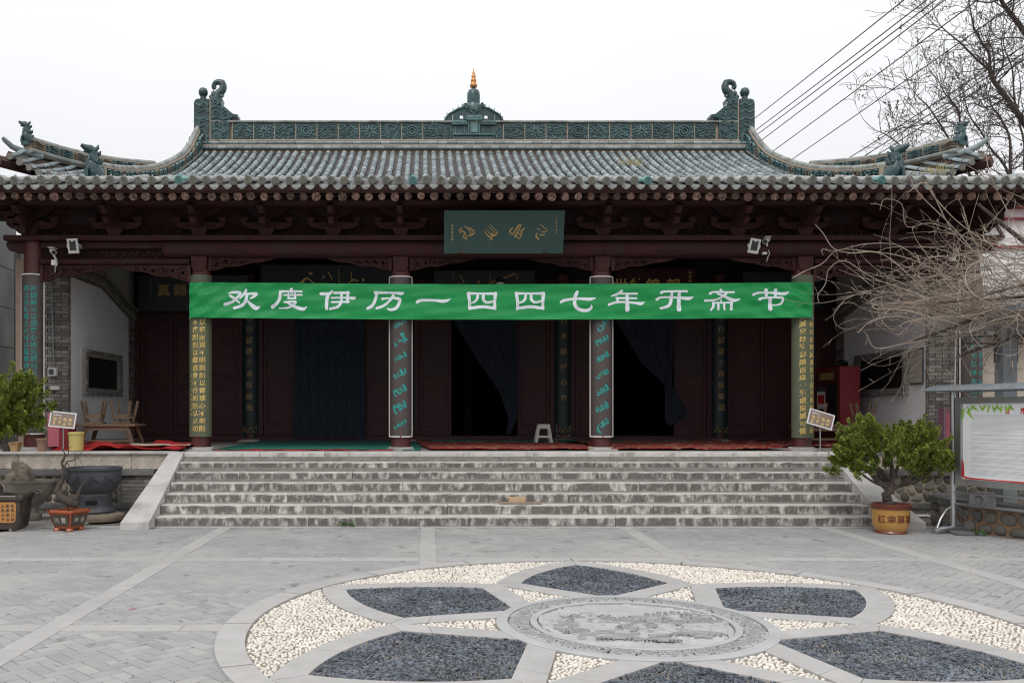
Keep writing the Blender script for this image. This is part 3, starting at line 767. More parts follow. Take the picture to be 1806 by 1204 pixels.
# ------------------------------------------------------------------ the hall
C0 = 1.265
hall = thing('prayer_hall', 'old timber hall with upswept grey tiled roof, teal ridges and dark red columns', 'building', (C0, 15.24, 0))
colx = [-6.59, -3.78, -.43, 2.93, 6.30, 9.12]
YC, YB = 15.24, 19.56
def column(x, y, top, r=.165, name='column'):
    m = MB(); m.lathe([(r*.99, FL+.03), (r, FL+.5), (r*.97, top-.02)], (x, y, 0), 22)
    c = m.build(name, wood_col, hall, smooth=.6)
    m = MB(); m.box(x-.24, x+.24, y-.24, y+.24, FL+.001, FL+.022, bev=.006); m.lathe([(.215, 0), (.225, .02), (.19, .035)], (x, y, FL+.02), 22)
    m.build('column_base', cheek_m, c, smooth=.6); return c
for i, x in enumerate(colx):
    c = column(x, YC, 4.22 if 0 < i < 5 else 4.50)
    m = MB()
    if 0 < i < 5:      # tongue of the beam joint showing on the head of the column
        m.prism([(-.13, 4.215), (.13, 4.215), (.12, 4.05), (.07, 3.98), (-.07, 3.98), (-.12, 4.05)], lambda u, v, d: (x+u, YC-.14-d, v), 0, .045); m.build('head_block', carved, c)
for x in (-3.78, -.43, 2.93, 6.30):
    column(x, YB-.02, 4.6, .15)
# side walls of the porch
for (xi, xo, s) in ((-6.28, -7.12, -1), (8.81, 9.65, 1)):
    m = MB(); m.box(min(xi+s*.03, xo), max(xi+s*.03, xo), 15.93, 30.5, FL-.02, 5.5); m.build('side_wall', pale_joint, hall)
    # plaster panel between two brick jambs, the upper edge stepping down to the back
    def mpx(u, v, d, xi=xi, s=s): return (xi-s*d, u, v)
    m = MB(); m.prism([(16.0, FL+.02), (19.13, FL+.02), (19.13, 3.72), (17.5, 4.12), (16.0, 4.12)], mpx, -.03, 0); m.build('plaster_panel', plaster, hall)
    xw = xi+s*.03
    for r in range(50):                                       # brick jamb on the front face
        z0 = FL+.01+r*.0635
        if z0 > 4.1: break
        x = min(xi, xo); lo, hi = (xi-.0, xo+.0) if s > 0 else (xo, xi)
        a = lo-(.12 if r % 2 else 0)
        while a < hi:
            p, q = max(a, lo), min(a+.235, hi)
            if q-p > .03:
                m = MB(); m.box(p, q-.006, 15.90, 15.94, z0, z0+.055); m.build('brick', brick_m, hall)
            a += .243
    def brick_strip(y0, y1, z0, z1, nm='brick_field'):
        m = MB(); z = z0; r = 0
        while z < z1:
            a = y0-(.12 if r % 2 else 0)
            while a < y1:
                p, q = max(a, y0), min(a+.235, y1)
                if q-p > .02: m.box(min(xi-s*.012, xi+s*.04), max(xi-s*.012, xi+s*.04), p, q-.007, z, z+.055)
                a += .243
            z += .063; r += 1
        o = m.build(nm, brick_m, hall, kind='stuff')
    brick_strip(15.93, 16.0, FL+.01, 4.1); brick_strip(19.15, 19.50, FL+.01, 3.75)
    m = MB()                                                  # corbelled courses rising along the upper edge
    for q in range(5):
        m.prism([(16.0, 4.02+q*.06), (17.5, 4.02+q*.06), (19.13, 3.60+q*.062), (19.5, 3.55+q*.062), (19.5, 3.60+q*.062), (19.13, 3.652+q*.062), (17.5, 4.072+q*.06), (16.0, 4.072+q*.06)], mpx, -.02, .02+q*.02)
    m.build('brick_corbel', brick_m, hall)
    # brick frame round a blackboard
    y0, y1, z0, z1 = 16.55, 18.50, 1.95, 2.78
    fr = MB(); fr.box(min(xi, xi-s*.05), max(xi, xi-s*.05), y0, y1, z0, z1); 
    f_ = MB(); f_.prism([[(y0, z0), (y1, z0), (y1, z1), (y0, z1)], [(y0+.13, z0+.13), (y1-.13, z0+.13), (y1-.13, z1-.12), (y0+.13, z1-.12)]], mpx, 0, .07)
    fo = f_.build('board_frame', brick_m, hall)
    for (a, b, c_, d_) in ((y0, y1, z0, z0+.055), (y0, y1, z1-.055, z1), (y0, y0+.055, z0+.06, z1-.06), (y1-.055, y1, z0+.06, z1-.06)):
        nn = max(1, round(max(b-a, d_-c_)/.12))
        for t in range(nn):
            m = MB()
            if b-a > d_-c_: m.box(min(xi-s*.06, xi-s*.095), max(xi-s*.06, xi-s*.095), a+(b-a)*t/nn+.004, a+(b-a)*(t+1)/nn-.004, c_, d_, bev=.008)
            else: m.box(min(xi-s*.06, xi-s*.095), max(xi-s*.06, xi-s*.095), a, b, c_+(d_-c_)*t/nn+.004, c_+(d_-c_)*(t+1)/nn-.004, bev=.008)
            m.build('frame_brick', brick_m, fo)
    m = MB(); m.box(min(xi, xi-s*.02), max(xi, xi-s*.02), y0+.12, y1-.12, z0+.12, z1-.11); m.build('blackboard', blackboard, hall)
# back wall with doors
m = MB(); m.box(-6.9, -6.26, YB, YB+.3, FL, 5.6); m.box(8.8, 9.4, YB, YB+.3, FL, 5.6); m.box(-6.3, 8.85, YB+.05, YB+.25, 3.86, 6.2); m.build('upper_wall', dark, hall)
m = MB(); m.box(-6.28, 8.81, YB-.02, YB+.10, 3.74, 3.90, bev=.01); m.build('lintel', wood, hall)
m = MB(); m.box(-6.28, 8.81, YB-.10, YB+.10, FL+.002, FL+.13, bev=.012); m.build('door_sill', door_m, hall)
nb = 24
for i in range(nb):
    a, b = -6.28+15.09*i/nb, -6.28+15.09*(i+1)/nb
    m = MB(); m.box(a+.03, b-.03, YB+.01, YB+.05, 3.92, 4.5); m.build('transom_panel', door_m, hall)
def leaf(x0, x1, lat=True, y=YB):
    z0, z1 = FL+.135, 3.735; st_ = .07
    m = MB(); zs = [z0, z0+.20, z0+.27, z0+1.0, z0+1.07, z0+1.27, z0+1.34, z1-.26, z1-.19, z1]
    m.box(x0+.006, x0+st_, y-.03, y+.03, z0, z1, bev=.006); m.box(x1-st_, x1-.006, y-.03, y+.03, z0, z1, bev=.006)
    for a, b in ((z0, z0+.05), (z0+.20, z0+.27), (z0+1.0, z0+1.07), (z0+1.27, z0+1.34), (z1-.26, z1-.19), (z1-.05, z1)): m.box(x0+st_-.002, x1-st_+.002, y-.028, y+.028, a, b, bev=.005)
    lf = m.build('door_leaf', door_m, hall)
    for a, b in ((z0+.05, z0+.20), (z0+.27, z0+1.0), (z0+1.07, z0+1.27), (z1-.19, z1-.05)):
        m = MB(); m.box(x0+st_-.004, x1-st_+.004, y-.003, y+.012, a-.004, b+.004)
        if b-a > .5: m.box(x0+st_+.035, x1-st_-.035, y-.014, y, a+.035, b-.035, bev=.012)
        m.build('door_panel', door_m, lf)
    a, b = z0+1.34, z1-.26
    m = MB()
    if lat:
        m.box(x0+st_, x1-st_, y+.012, y+.02, a, b)
        W_ = x1-x0-2*st_; n1 = int(W_/.062); n2 = int((b-a)/.062)
        for i in range(1, n1): m.box(x0+st_+W_*i/n1-.007, x0+st_+W_*i/n1+.007, y-.010, y+.012, a, b)
        for i in range(1, n2): m.box(x0+st_, x1-st_, y-.012, y+.008, a+(b-a)*i/n2-.007, a+(b-a)*i/n2+.007)
        m.build('lattice', lattice_m, lf)
    else:
        m.box(x0+st_-.004, x1-st_+.004, y-.003, y+.012, a-.004, b+.004); m.box(x0+st_+.035, x1-st_-.035, y-.014, y, a+.035, b-.035, bev=.012); m.build('door_panel', door_m, lf)
bays = [(-6.28, -3.93), (-3.63, -.58), (-.28, 2.78), (3.08, 6.15), (6.45, 8.81)]
for bi, (a, b) in enumerate(bays):
    fw = .12
    m = MB(); m.box(a, a+fw, YB-.05, YB+.06, FL+.13, 3.74, bev=.01); m.build('door_frame', door_m, hall); m = MB(); m.box(b-fw, b, YB-.05, YB+.06, FL+.13, 3.74, bev=.01); m.build('door_frame', door_m, hall)
    nl = 3 if bi in (0, 4) else 4
    for k in range(nl):
        x0 = a+fw+(b-a-2*fw)*k/nl; x1 = a+fw+(b-a-2*fw)*(k+1)/nl
        if bi in (2, 3) and k in (1, 2): continue
        leaf(x0, x1, lat=nl == 4)
# the dark room behind
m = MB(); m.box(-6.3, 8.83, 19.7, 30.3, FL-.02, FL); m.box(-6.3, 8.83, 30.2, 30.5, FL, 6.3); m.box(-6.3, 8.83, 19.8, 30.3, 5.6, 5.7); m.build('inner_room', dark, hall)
m = MB(); m.box(-7.1, 9.6, 30.3, 30.6, 0, 6.0); m.build('rear_wall', concrete, hall)
m = MB(); m.lathe([(.13, FL), (.13, 5.2)], (1.0, 22.5, 0), 16); m.build('inner_column', wood, hall); m = MB(); m.lathe([(.13, FL), (.13, 5.2)], (4.5, 22.5, 0), 16); m.build('inner_column', wood, hall)

# beams
def rbeam(x0, x1, y, z0, z1, name='beam', mat=None, dy=.28):        # rounded beam
    zc, h = (z0+z1)/2, (z1-z0)/2; pr = [(y-dy/2*math.cos(a)**1.0 if True else 0, zc+h*math.sin(a)) for a in [PI/2-PI*i/10 for i in range(11)]]
    pr += [(y+dy/2, z0), (y+dy/2, z1)]
    m = MB(); m.prism(pr, lambda u, v, d: (d, u, v), x0, x1); return m.build(name, mat or wood, hall, smooth=.7)
rbeam(-4.36, -.44, 15.12, 4.215, 4.475); rbeam(-.44, 2.93, 15.12, 4.215, 4.475); rbeam(2.935, 6.9, 15.12, 4.215, 4.475)
for a, b in ((-7.0, -3.0), (-2.998, 1.5), (1.502, 5.6), (5.602, 9.53)):
    m = MB(); m.box(a, b, 15.0, 15.44, 4.478, 4.565, bev=.008); m.build('plate_beam', wood, hall)
for (a, b) in ((-6.44, -3.95), (6.47, 8.97)):
    rbeam(a, b, 15.20, 4.085, 4.215, dy=.2)
    m = MB(); m.box(a, b, 15.12, 15.26, 4.36, 4.475, bev=.01); m.build('beam', wood, hall)
    m = MB(); m.box(a, b, 15.24, 15.28, 4.21, 4.365); m.build('frieze_board', soffit, hall)
def spiral(mb, u, v, r, mp, w, h, turns=1.4, ph=0, sg=1, mi=0):
    pts = [(u+r*(1-t/ (14*1.0))*math.cos(ph+sg*t/14*turns*2*PI), v+r*(1-t/14)*math.sin(ph+sg*t/14*turns*2*PI), 1-.5*t/14) for t in range(14)]
    mb.ridge(pts, mp, w, h, mi, n=2)
def scrolls(mb, u0, u1, vf, mp, w, h, seed=0, dens=1.0):
    r_ = random.Random(seed); u = u0; sg = 1
    while u < u1:
        lo, hi = vf(u); H = hi-lo
        if H < .035: u += .03; continue
        r = min(H*.42, .11); 
        spiral(mb, u+r, (lo+hi)/2+r_.uniform(-.1, .1)*H, r, mp, w, h, 1.5, r_.uniform(0, 6.28), sg)
        mb.ridge([(u-.02, lo+H*.2), (u+r, lo+H*(.95 if sg > 0 else .05)), (u+2*r+.03, lo+H*.75)], mp, w, h*1.1, n=3)
        mb.ridge([(u+r*.8, lo+H*.1), (u+r*2, lo+H*.35), (u+2.4*r, lo+H*.1)], mp, w*.8, h, n=3)
        sg = -sg; u += 2*r*1.02/dens
for (a, b) in ((-6.44, -4.4), (6.9, 8.97)):
    m = MB(); scrolls(m, a+.03, b-.05, lambda u: (4.22, 4.355), XZ(15.24), .018, .03, 4, 1.2); m.build('carved_frieze', carved, hall)
# carved brackets between column and beam
def spandrel(x, s, L, ztop, H, y=15.16):
    def low(u): t = min(1, max(0, u/L)); return ztop-H*(1-t)**.8*(1+.10*math.sin(t*17))-.015
    n = 30; out_ = [(0, ztop)]+[(L*i/n, low(L*i/n)) for i in range(n+1)]+[(L, ztop)]
    mp = lambda u, v, d: (x+s*(u+.15), y-d, v)
    loops = [out_]; r_ = random.Random(int(x*10)+s)
    for q in range(6):                                              # pierced openings
        u = L*(.12+.13*q); lo = low(u); hh = (ztop-lo)
        if hh < .06: continue
        cu, cv = u, lo+hh*r_.uniform(.4, .6); a = r_.uniform(.016, .03); b = min(a*1.5, hh*.22)
        loops.append([(cu+a*1.3*math.cos(t*PI/4)+.4*b*math.sin(t*PI/4), cv+b*math.sin(t*PI/4)) for t in range(8)])
    m = MB(); m.prism(loops, mp, -.03, .01)
    mf = lambda u, v, d: mp(u, v, d+.01)
    scrolls(m, .01, L*.93, lambda u: (low(u)+.012, ztop-.012), mf, .020, .022, int(x*7)+s+30, 1.0)
    m.ridge([(L*i/n, low(L*i/n)+.01) for i in range(0, n+1, 2)], mf, .022, .02, n=2)
    m.box(min(mp(0, 0, 0)[0], mp(.05, 0, 0)[0]), max(mp(0, 0, 0)[0], mp(.05, 0, 0)[0]), y-.05, y+.03, ztop-H-.03, ztop)
    m.build('carved_bracket', carved, hall)
for i, x in enumerate(colx):
    for s in (-1, 1):
        if (i == 0 and s < 0) or (i == 5 and s > 0): continue
        outer = (i in (0, 5)) or (i == 1 and s < 0) or (i == 4 and s > 0)
        spandrel(x, s, 1.22 if outer else 1.08, 4.08 if outer else 4.21, .24 if outer else .19)
# bracket sets over the plate beam
def bracket_set(x, first=None):
    z = 4.567; y = 15.2
    m = MB(); m.prism([(-.085, 0), (.085, 0), (.13, .09), (.13, .14), (-.13, .14), (-.13, .09)], lambda u, v, d: (x+u, y-d, z+v), -.12, .14); b = m.build('bracket_set', carved, hall)
    arm = [(-.42, .20), (-.42, .14), (-.36, .09), (-.20, .06), (.20, .06), (.36, .09), (.42, .14), (.42, .20), (.30, .175), (.1, .19), (-.1, .19), (-.30, .175)]
    m = MB(); m.prism([(u, v+.055) for u, v in arm], lambda u, v, d: (x+u, y-d, z+v), -.04, .06); m.build('bracket_arm', carved, b)
    for u in (-.38, 0, .38):
        m = MB(); m.prism([(-.045, 0), (.045, 0), (.065, .04), (.065, .07), (-.065, .07), (-.065, .04)], lambda a, v, d, u=u: (x+u+a, y-d, z+.245+v), -.06, .09); m.build('bearing_block', carved, b)
    for s in (-1, 1):       # lotus-leaf wings
        m = MB(); m.prism([(0, .30), (s*.10, .32), (s*.26, .38), (s*.36, .47), (s*.36, .50), (0, .50)], lambda u, v, d: (x+u, y-d, z+v), -.05, .03); m.build('leaf_wing', wood, b)
    if .2 < x < 2.3: return
    m = MB(); m.prism([(15.05, z+.15), (14.72, z+.13), (14.60, z+.20), (14.70, z+.27), (15.1, z+.26)], lambda u, v, d: (x+d, u, v), -.045, .045); m.build('projecting_arm', carved, b)
    m = MB(); m.prism([(15.05, z+.29), (14.62, z+.27), (14.45, z+.36), (14.58, z+.42), (15.1, z+.40)], lambda u, v, d: (x+d, u, v), -.045, .045); m.build('projecting_arm', carved, b)
bx = []
for a, b in zip(colx[:-1], colx[1:]):
    n = 3 if b-a > 3 else 2
    bx += [a+(b-a)*k/n for k in range(n)]
bx.append(colx[-1])
for x in bx: bracket_set(x)
for a, b in zip(bx[:-1], bx[1:]):                              # pierced carved panels between the sets
    m = MB(); m.box(a+.13, b-.13, 15.30, 15.33, 4.567, 4.86); p_ = m.build('frieze_board', soffit, hall)
    m = MB(); scrolls(m, a+.15, b-.24, lambda u: (4.58, 4.71), XZ(15.29), .016, .03, int(a*10), 1.3); scrolls(m, a+.15, b-.24, lambda u: (4.70, 4.80), XZ(15.29), .014, .03, int(a*9)+1, 1.3)
    m.build('pierced_carving', carved, p_)
rbeam(-7.3, 9.85, 15.2, 5.05, 5.24, 'purlin', dy=.19); rbeam(-7.3, 9.85, 14.66, 4.985, 5.10, 'eave_purlin', dy=.12)
m = MB(); m.box(-7.2, 9.75, 15.30, 15.36, 4.86, 5.24); m.build('purlin_board', wood, hall)
# ends of the plate beams poking out past the corner columns
for s, xe in ((-1, -7.0), (1, 9.53)):
    m = MB(); m.prism([(0, 4.30), (0, 4.47), (-.32, 4.47), (-.32, 4.40), (-.27, 4.33), (-.16, 4.30)], lambda u, v, d: ((colx[0] if s < 0 else colx[-1])-s*-1*0+(u if s < 0 else -u)+(-.1 if s < 0 else .1), 15.2-d, v), -.06, .06); m.build('beam_end', wood, hall)
    for k in range(4):      # stepped corner brackets
        xx = (colx[0] if s < 0 else colx[-1])+s*(.0+.09*k)
        m = MB(); m.prism([(0, 0), (.12, .0), (.2, .09), (.2, .15), (0, .15)], lambda u, v, d, xx=xx, k=k: (xx+s*u, 15.1-d, 4.58+.12*k+v), -.25, .20); m.build('corner_bracket', wood, hall)

# ------------------------------------------------------------------ roofs
def up(x): t = max(0, abs(x-C0)-8.0); return .10*t*t
PR = [(14.0, 5.21), (14.5, 5.335), (15.0, 5.475), (15.7, 5.63), (16.5, 5.78)]
def zporch(y): return float(np.interp(y, [p[0] for p in PR], [p[1] for p in PR]))
PU = catmull([(16.55, 5.84), (18.07, 6.15), (19.4, 6.50), (20.5, 6.84), (21.6, 7.27), (22.6, 7.73), (23.5, 8.18), (24.1, 8.53)], 8)
def zup(y): return float(np.interp(y, [p[0] for p in PU], [p[1] for p in PU]))
roof = MB(); 
X0, X1 = -7.75, 10.28; ns = 60
def sheet(mb, xs, ys, zf, mi=0):
    vs = [(x, y, zf(x, y)) for y in ys for x in xs]; n = len(xs)
    mb.add(vs, [(j*n+i, j*n+i+1, (j+1)*n+i+1, (j+1)*n+i) for j in range(len(ys)-1) for i in range(n-1)], mi)
xs = np.linspace(X0, X1, ns).tolist()
sheet(roof, xs, [14.03]+[p[0] for p in PR[1:]], lambda x, y: zporch(y)-(.075 if y < 14.2 else .02)+up(x))
sheet(roof, xs, [14.03]+[p[0] for p in PR[1:]], lambda x, y: zporch(y)-.125+up(x), 1)
rf = roof.build('porch_roof', [pan_m, soffit], hall)
# close the porch roof up to the ceiling of the porch
m = MB(); sheet(m, xs, [16.45, 19.7], lambda x, y: 5.67-(y-16.45)*.02+up(x)*0); m.build('porch_ceiling', soffit, hall)
PITCH = .2125; kk = [k for k in range(-43, 43)]
ex = [C0+.02+PITCH*k for k in kk]
def eave_tile(*_):
    m = MB(); zz = [zporch(y)-5.21 for y in (14.0, 14.36, 14.37, 14.72, 14.73, 15.1)]
    ys = [14.0, 14.36, 14.37, 14.72, 14.73, 15.1]
    for a in (0, 2, 4): m.tube([(0, ys[a]-14, zz[a]), (0, ys[a+1]-14, zz[a+1])], [.062, .058], n=10, cap=False, a0=-.25, a1=PI+.25)
    m.lathe([(.066, 0), (.069, .012), (.060, .02)], (0, 0, 0), 18, 1)
    b = len(m.v)-54
    for i in range(b, len(m.v)): x, y, z = m.v[i]; m.v[i] = (x, -z, y)
    m.add([(.060*math.cos(2*PI*j/20), -.0205, .060*math.sin(2*PI*j/20)) for j in range(20)], [tuple(range(20))], 2)
    for r, h in ((.050, .008), (.026, .009)):        # moulded rings and a boss
        for j in range(14):
            a, a2 = 2*PI*j/14, 2*PI*(j+1)/14
            m.add([(math.cos(t)*q, -.02-hh, math.sin(t)*q) for t in (a, a2) for q, hh in ((r-.007, 0), (r, h), (r+.007, 0))], [(0, 1, 4, 3), (1, 2, 5, 4)], 1)
    for j in range(5):
        a = rng.uniform(0, 6.28); m.ridge([(.02*math.cos(a), .02*math.sin(a)), (.03*math.cos(a+.8), .03*math.sin(a+.8)), (.02*math.cos(a+1.7), .02*math.sin(a+1.7))], lambda u, v, d: (u, -.02-d, v), .01, .006, 1, n=2)
    m.tube([(0, .03, .06), (0, .03, .085), (0, .032, .10)], [.018, .016, .004], n=6)
    return m
srcs = []
for mats in ((tile_pale, disc_m, groove_m), (tile_pale, disc_m, groove_m), (tile_teal, tile_teal, glaze)):
    m = eave_tile(*mats); o = m.build('eave_tile', list(mats), smooth=.7, origin=(0, 0, 0)); srcs.append(o)
for i, x in enumerate(ex):
    sidx = 2 if (i*7+3) % 17 == 0 else i % 2
    loc = (x+rng.uniform(-.008, .008), 14.0+rng.uniform(-.015, .015), 5.21+up(x)+rng.uniform(-.01, .01)); rot = (rng.uniform(-.03, .03), rng.uniform(-.1, .1), rng.uniform(-.03, .03))
    o = inst(srcs[sidx], hall, loc, rot, name='eave_tile')
for s_ in srcs:
    bpy.data.objects.remove(s_)
m = MB(); pr = [(-.085, .015), (-.06, -.03), (-.03, -.052), (0, -.064), (.03, -.052), (.06, -.03), (.085, .015), (.05, .014), (0, .008), (-.05, .014)]
m.prism(pr, lambda u, v, d: (u, d-.01, v-.05), 0, .02)
m.tube([(0, 0, -.02), (0, .5, .09)], .085, n=8, a0=PI+.35, a1=2*PI-.35, cap=False)
m.ridge([(-.05, -.028), (0, -.045), (.05, -.028)], lambda u, v, d: (u, -.01-d, v-.045), .015, .006, n=3)
m.ridge([(-.03, -.022), (0, -.033), (.03, -.022)], lambda u, v, d: (u, -.01-d, v-.045), .01, .006, n=3)
ds = m.build('drip_tile', tile_pale, origin=(0, 0, 0))
for x in ex: inst(ds, hall, (x+PITCH/2+rng.uniform(-.006, .006), 14.03+rng.uniform(-.01, .01), 5.19+up(x)+rng.uniform(-.008, .008)), (rng.uniform(-.04, .04), rng.uniform(-.05, .05), 0))
bpy.data.objects.remove(ds)
x = X0
while x < X1:
    x2 = min(x+rng.uniform(2.2, 3.2), X1)
    m = MB(); vs = []; n = 8
    m.box(x+.002, x2-.002, 14.045, 14.10, 5.075+up((x+x2)/2), 5.145+up((x+x2)/2), bev=.006); m.box(x+.002, x2-.002, 14.12, 14.17, 5.055+up((x+x2)/2), 5.10+up((x+x2)/2)); m.build('eave_board', rafter_m, hall); x = x2
m = MB(); m.tube([(0, 0, 0), (0, 1.15, .36)], [.064, .066], n=12, capmi=1); m.tube([(0, 1.15, .36), (0, 2.3, .60)], .066, n=8, cap=False); ra = m.build('rafter', [rafter_m, rend_m], smooth=.6, origin=(0, 0, 0))
for x in [X0+.1+.2045*k for k in range(88)]:
    s = rng.uniform(.88, 1.12); inst(ra, hall, (x, 14.16+rng.uniform(-.02, .02), 5.002+up(x)+rng.uniform(-.008, .008)), (rng.uniform(-.01, .01), 0, rng.uniform(-.015, .015)), (s, 1, s))
bpy.data.objects.remove(ra)

# upper roof: stepped pan tiles with a row of barrel tiles every 21 cm
up_r = MB(); RX = 7.42
ys = np.arange(16.6, 24.12, .14).tolist()
vs = []
sy = []
for y in ys: sy += [(y, zup(y)+.022), (y+.135, zup(min(y+.135, 24.1))-.0)]
n = 2
up_r.add([(x, y, z-.03) for (y, z) in sy for x in (C0-RX, C0+RX)], [(2*i, 2*i+1, 2*i+3, 2*i+2) for i in range(len(sy)-1)])
up_r.add([(x, y, z-.14) for (y, z) in sy for x in (C0-RX, C0+RX)], [(2*i, 2*i+1, 2*i+3, 2*i+2) for i in range(len(sy)-1)], 1)
bk = [(24.1, 8.5), (25.5, 7.9), (27, 7.2), (29, 6.5), (31.8, 5.9)]
up_r.add([(x, y, z) for (y, z) in bk for x in (C0-7.3, C0+7.3)], [(2*i, 2*i+1, 2*i+3, 2*i+2) for i in range(len(bk)-1)])
upper = up_r.build('main_roof', [pan_m, soffit], hall)
def barrel_row(parent, path, r=.068, name='tile_row', seg=.27, mat=None):
    pth = [Vector(p) for p in path]; cum = [0]
    for a, b in zip(pth[:-1], pth[1:]): cum.append(cum[-1]+(b-a).length)
    def at(s):
        for i in range(len(cum)-1):
            if s <= cum[i+1] or i == len(cum)-2:
                t = (s-cum[i])/(cum[i+1]-cum[i]); return pth[i].lerp(pth[i+1], t)
    m = MB(); s = rng.uniform(-.1, 0); T_ = cum[-1]
    while s < T_-.02:
        a, b = max(0, s), min(T_, s+seg)
        j = Vector((rng.uniform(-.006, .006), 0, rng.uniform(-.004, .004)))
        if b-a > .03: m.tube([at(a)+j, at(b-.01)+j], [r*1.0, r*.92], n=7, cap=False, a0=-.15, a1=PI+.15)
        s += seg
    m.tube([at(.002), at(.012)], [r*1.02, r*1.02], n=10)
    return m.build(name, mat or tile_m, parent, smooth=.8)
ysr = [16.7+i*(23.98-16.7)/22 for i in range(23)]
for k in range(-34, 35):
    x = C0-.01+.2138*k
    barrel_row(upper, [(x, y, zup(y)+.02) for y in ysr])
# main ridge
RY = 24.1; bx0, bx1 = -6.15, 8.68
def rw(name, z0, z1, y0, y1, mat, step):
    x = bx0
    while x < bx1-.01:
        x2 = min(x+step, bx1); 
        if bx1-x2 < step*.3: x2 = bx1
        m = MB(); m.box(x+.004, x2-.004, y0, y1, z0, z1, bev=.008); m.build(name, mat, upper); x = x2
m = MB(); m.box(bx0, bx1, RY-.05, RY+.35, 8.40, 9.29); m.build('ridge_core', ridge_tan, upper)
for z, r, st_ in ((8.605, .046, .232), (8.735, .050, .25)):
    m = MB(); x = bx0-.05
    while x < bx1+.05:
        m.tube([(x, RY-.16+(z-8.6)*.2, z), (x+st_-.008, RY-.16+(z-8.6)*.2, z)], r*rng.uniform(.95, 1.02), n=9); x += st_
    m.build('ridge_roll', tile_m, upper, smooth=.7, kind=None)
m = MB(); m.box(bx0, bx1, RY-.17, RY, 8.652, 8.682); m.box(bx0, bx1, RY-.15, RY, 8.785, 8.825); m.build('ridge_course', ridge_tan, upper)
rw('ridge_coping', 9.275, 9.325, RY-.15, RY+.3, ridge_stone, .9)
xx = bx0+1.0; pi_ = 0
PW = .575
def flower(mb, u, v, r, mp):
    for k in range(9):
        a = 2*PI*k/9+.2
        mb.ridge([(u+r*.35*math.cos(a), v+r*.35*math.sin(a)), (u+r*.8*math.cos(a+.25), v+r*.8*math.sin(a+.25)), (u+r*1.15*math.cos(a+.1), v+r*1.0*math.sin(a+.1))], mp, .05, .03, 1, n=2)
    mb.ridge([(u+r*.32*math.cos(2*PI*k/8), v+r*.32*math.sin(2*PI*k/8)) for k in range(9)], mp, .04, .045, 1, n=2)
spans = []
for (sa, sb) in ((bx0+1.02, 1.255-.79), (1.255+.79, bx1-1.02)):
    k_ = round((sb-sa)/PW); spans += [(sa+(sb-sa)*q/k_, sa+(sb-sa)*(q+1)/k_) for q in range(k_)]
for i, (a, b) in enumerate(spans):
    r_ = random.Random(i*3+1)
    m = MB(); m.box(a+.008, b-.008, RY-.09, RY-.04, 8.83, 9.27)
    mp = XZ(RY-.09); cu, cv = (a+b)/2, 9.05
    kind = ['w', 'f', 'w2', 'r', 'w'][i % 5]
    if kind == 'f': flower(m, cu, cv, .16, mp)
    if kind == 'r':
        for rr in (.08, .14): m.ridge([(cu+rr*math.cos(t*PI/6), cv+rr*math.sin(t*PI/6)) for t in range(13)], mp, .035, .05, 1, n=2)
    for q in range(7):
        v0 = 8.87+q*.058; ph = r_.uniform(0, 6.28)
        if kind in 'fr':
            for sgn in (-1, 1): m.ridge([(cu+sgn*.15, v0), (cu+sgn*.21, v0+.05*math.sin(ph)), (cu+sgn*.265, v0+.03*math.cos(ph))], mp, .028, .03, 1, n=3)
        else: m.ridge([(a+.03+(b-a-.06)*t/6, min(9.25, max(8.85, v0+.035*math.sin(ph+t*1.3)+(.05 if kind == 'w2' else -.03)*math.cos(t)))) for t in range(7)], mp, .030, .032, 1, n=3)
    if kind != 'f' and kind != 'r':
        for q in range(2): spiral(m, a+.15+q*.26, 8.99+r_.uniform(0, .13), .08, mp, .03, .04, 1.3, ph, 1, 1)
    m.build('ridge_panel', [glaze, glaze_l], upper, smooth=None)
    m = MB(); m.box(a-.012, a+.008, RY-.105, RY-.05, 8.83, 9.27); m.build('ridge_joint', ridge_tan, upper)
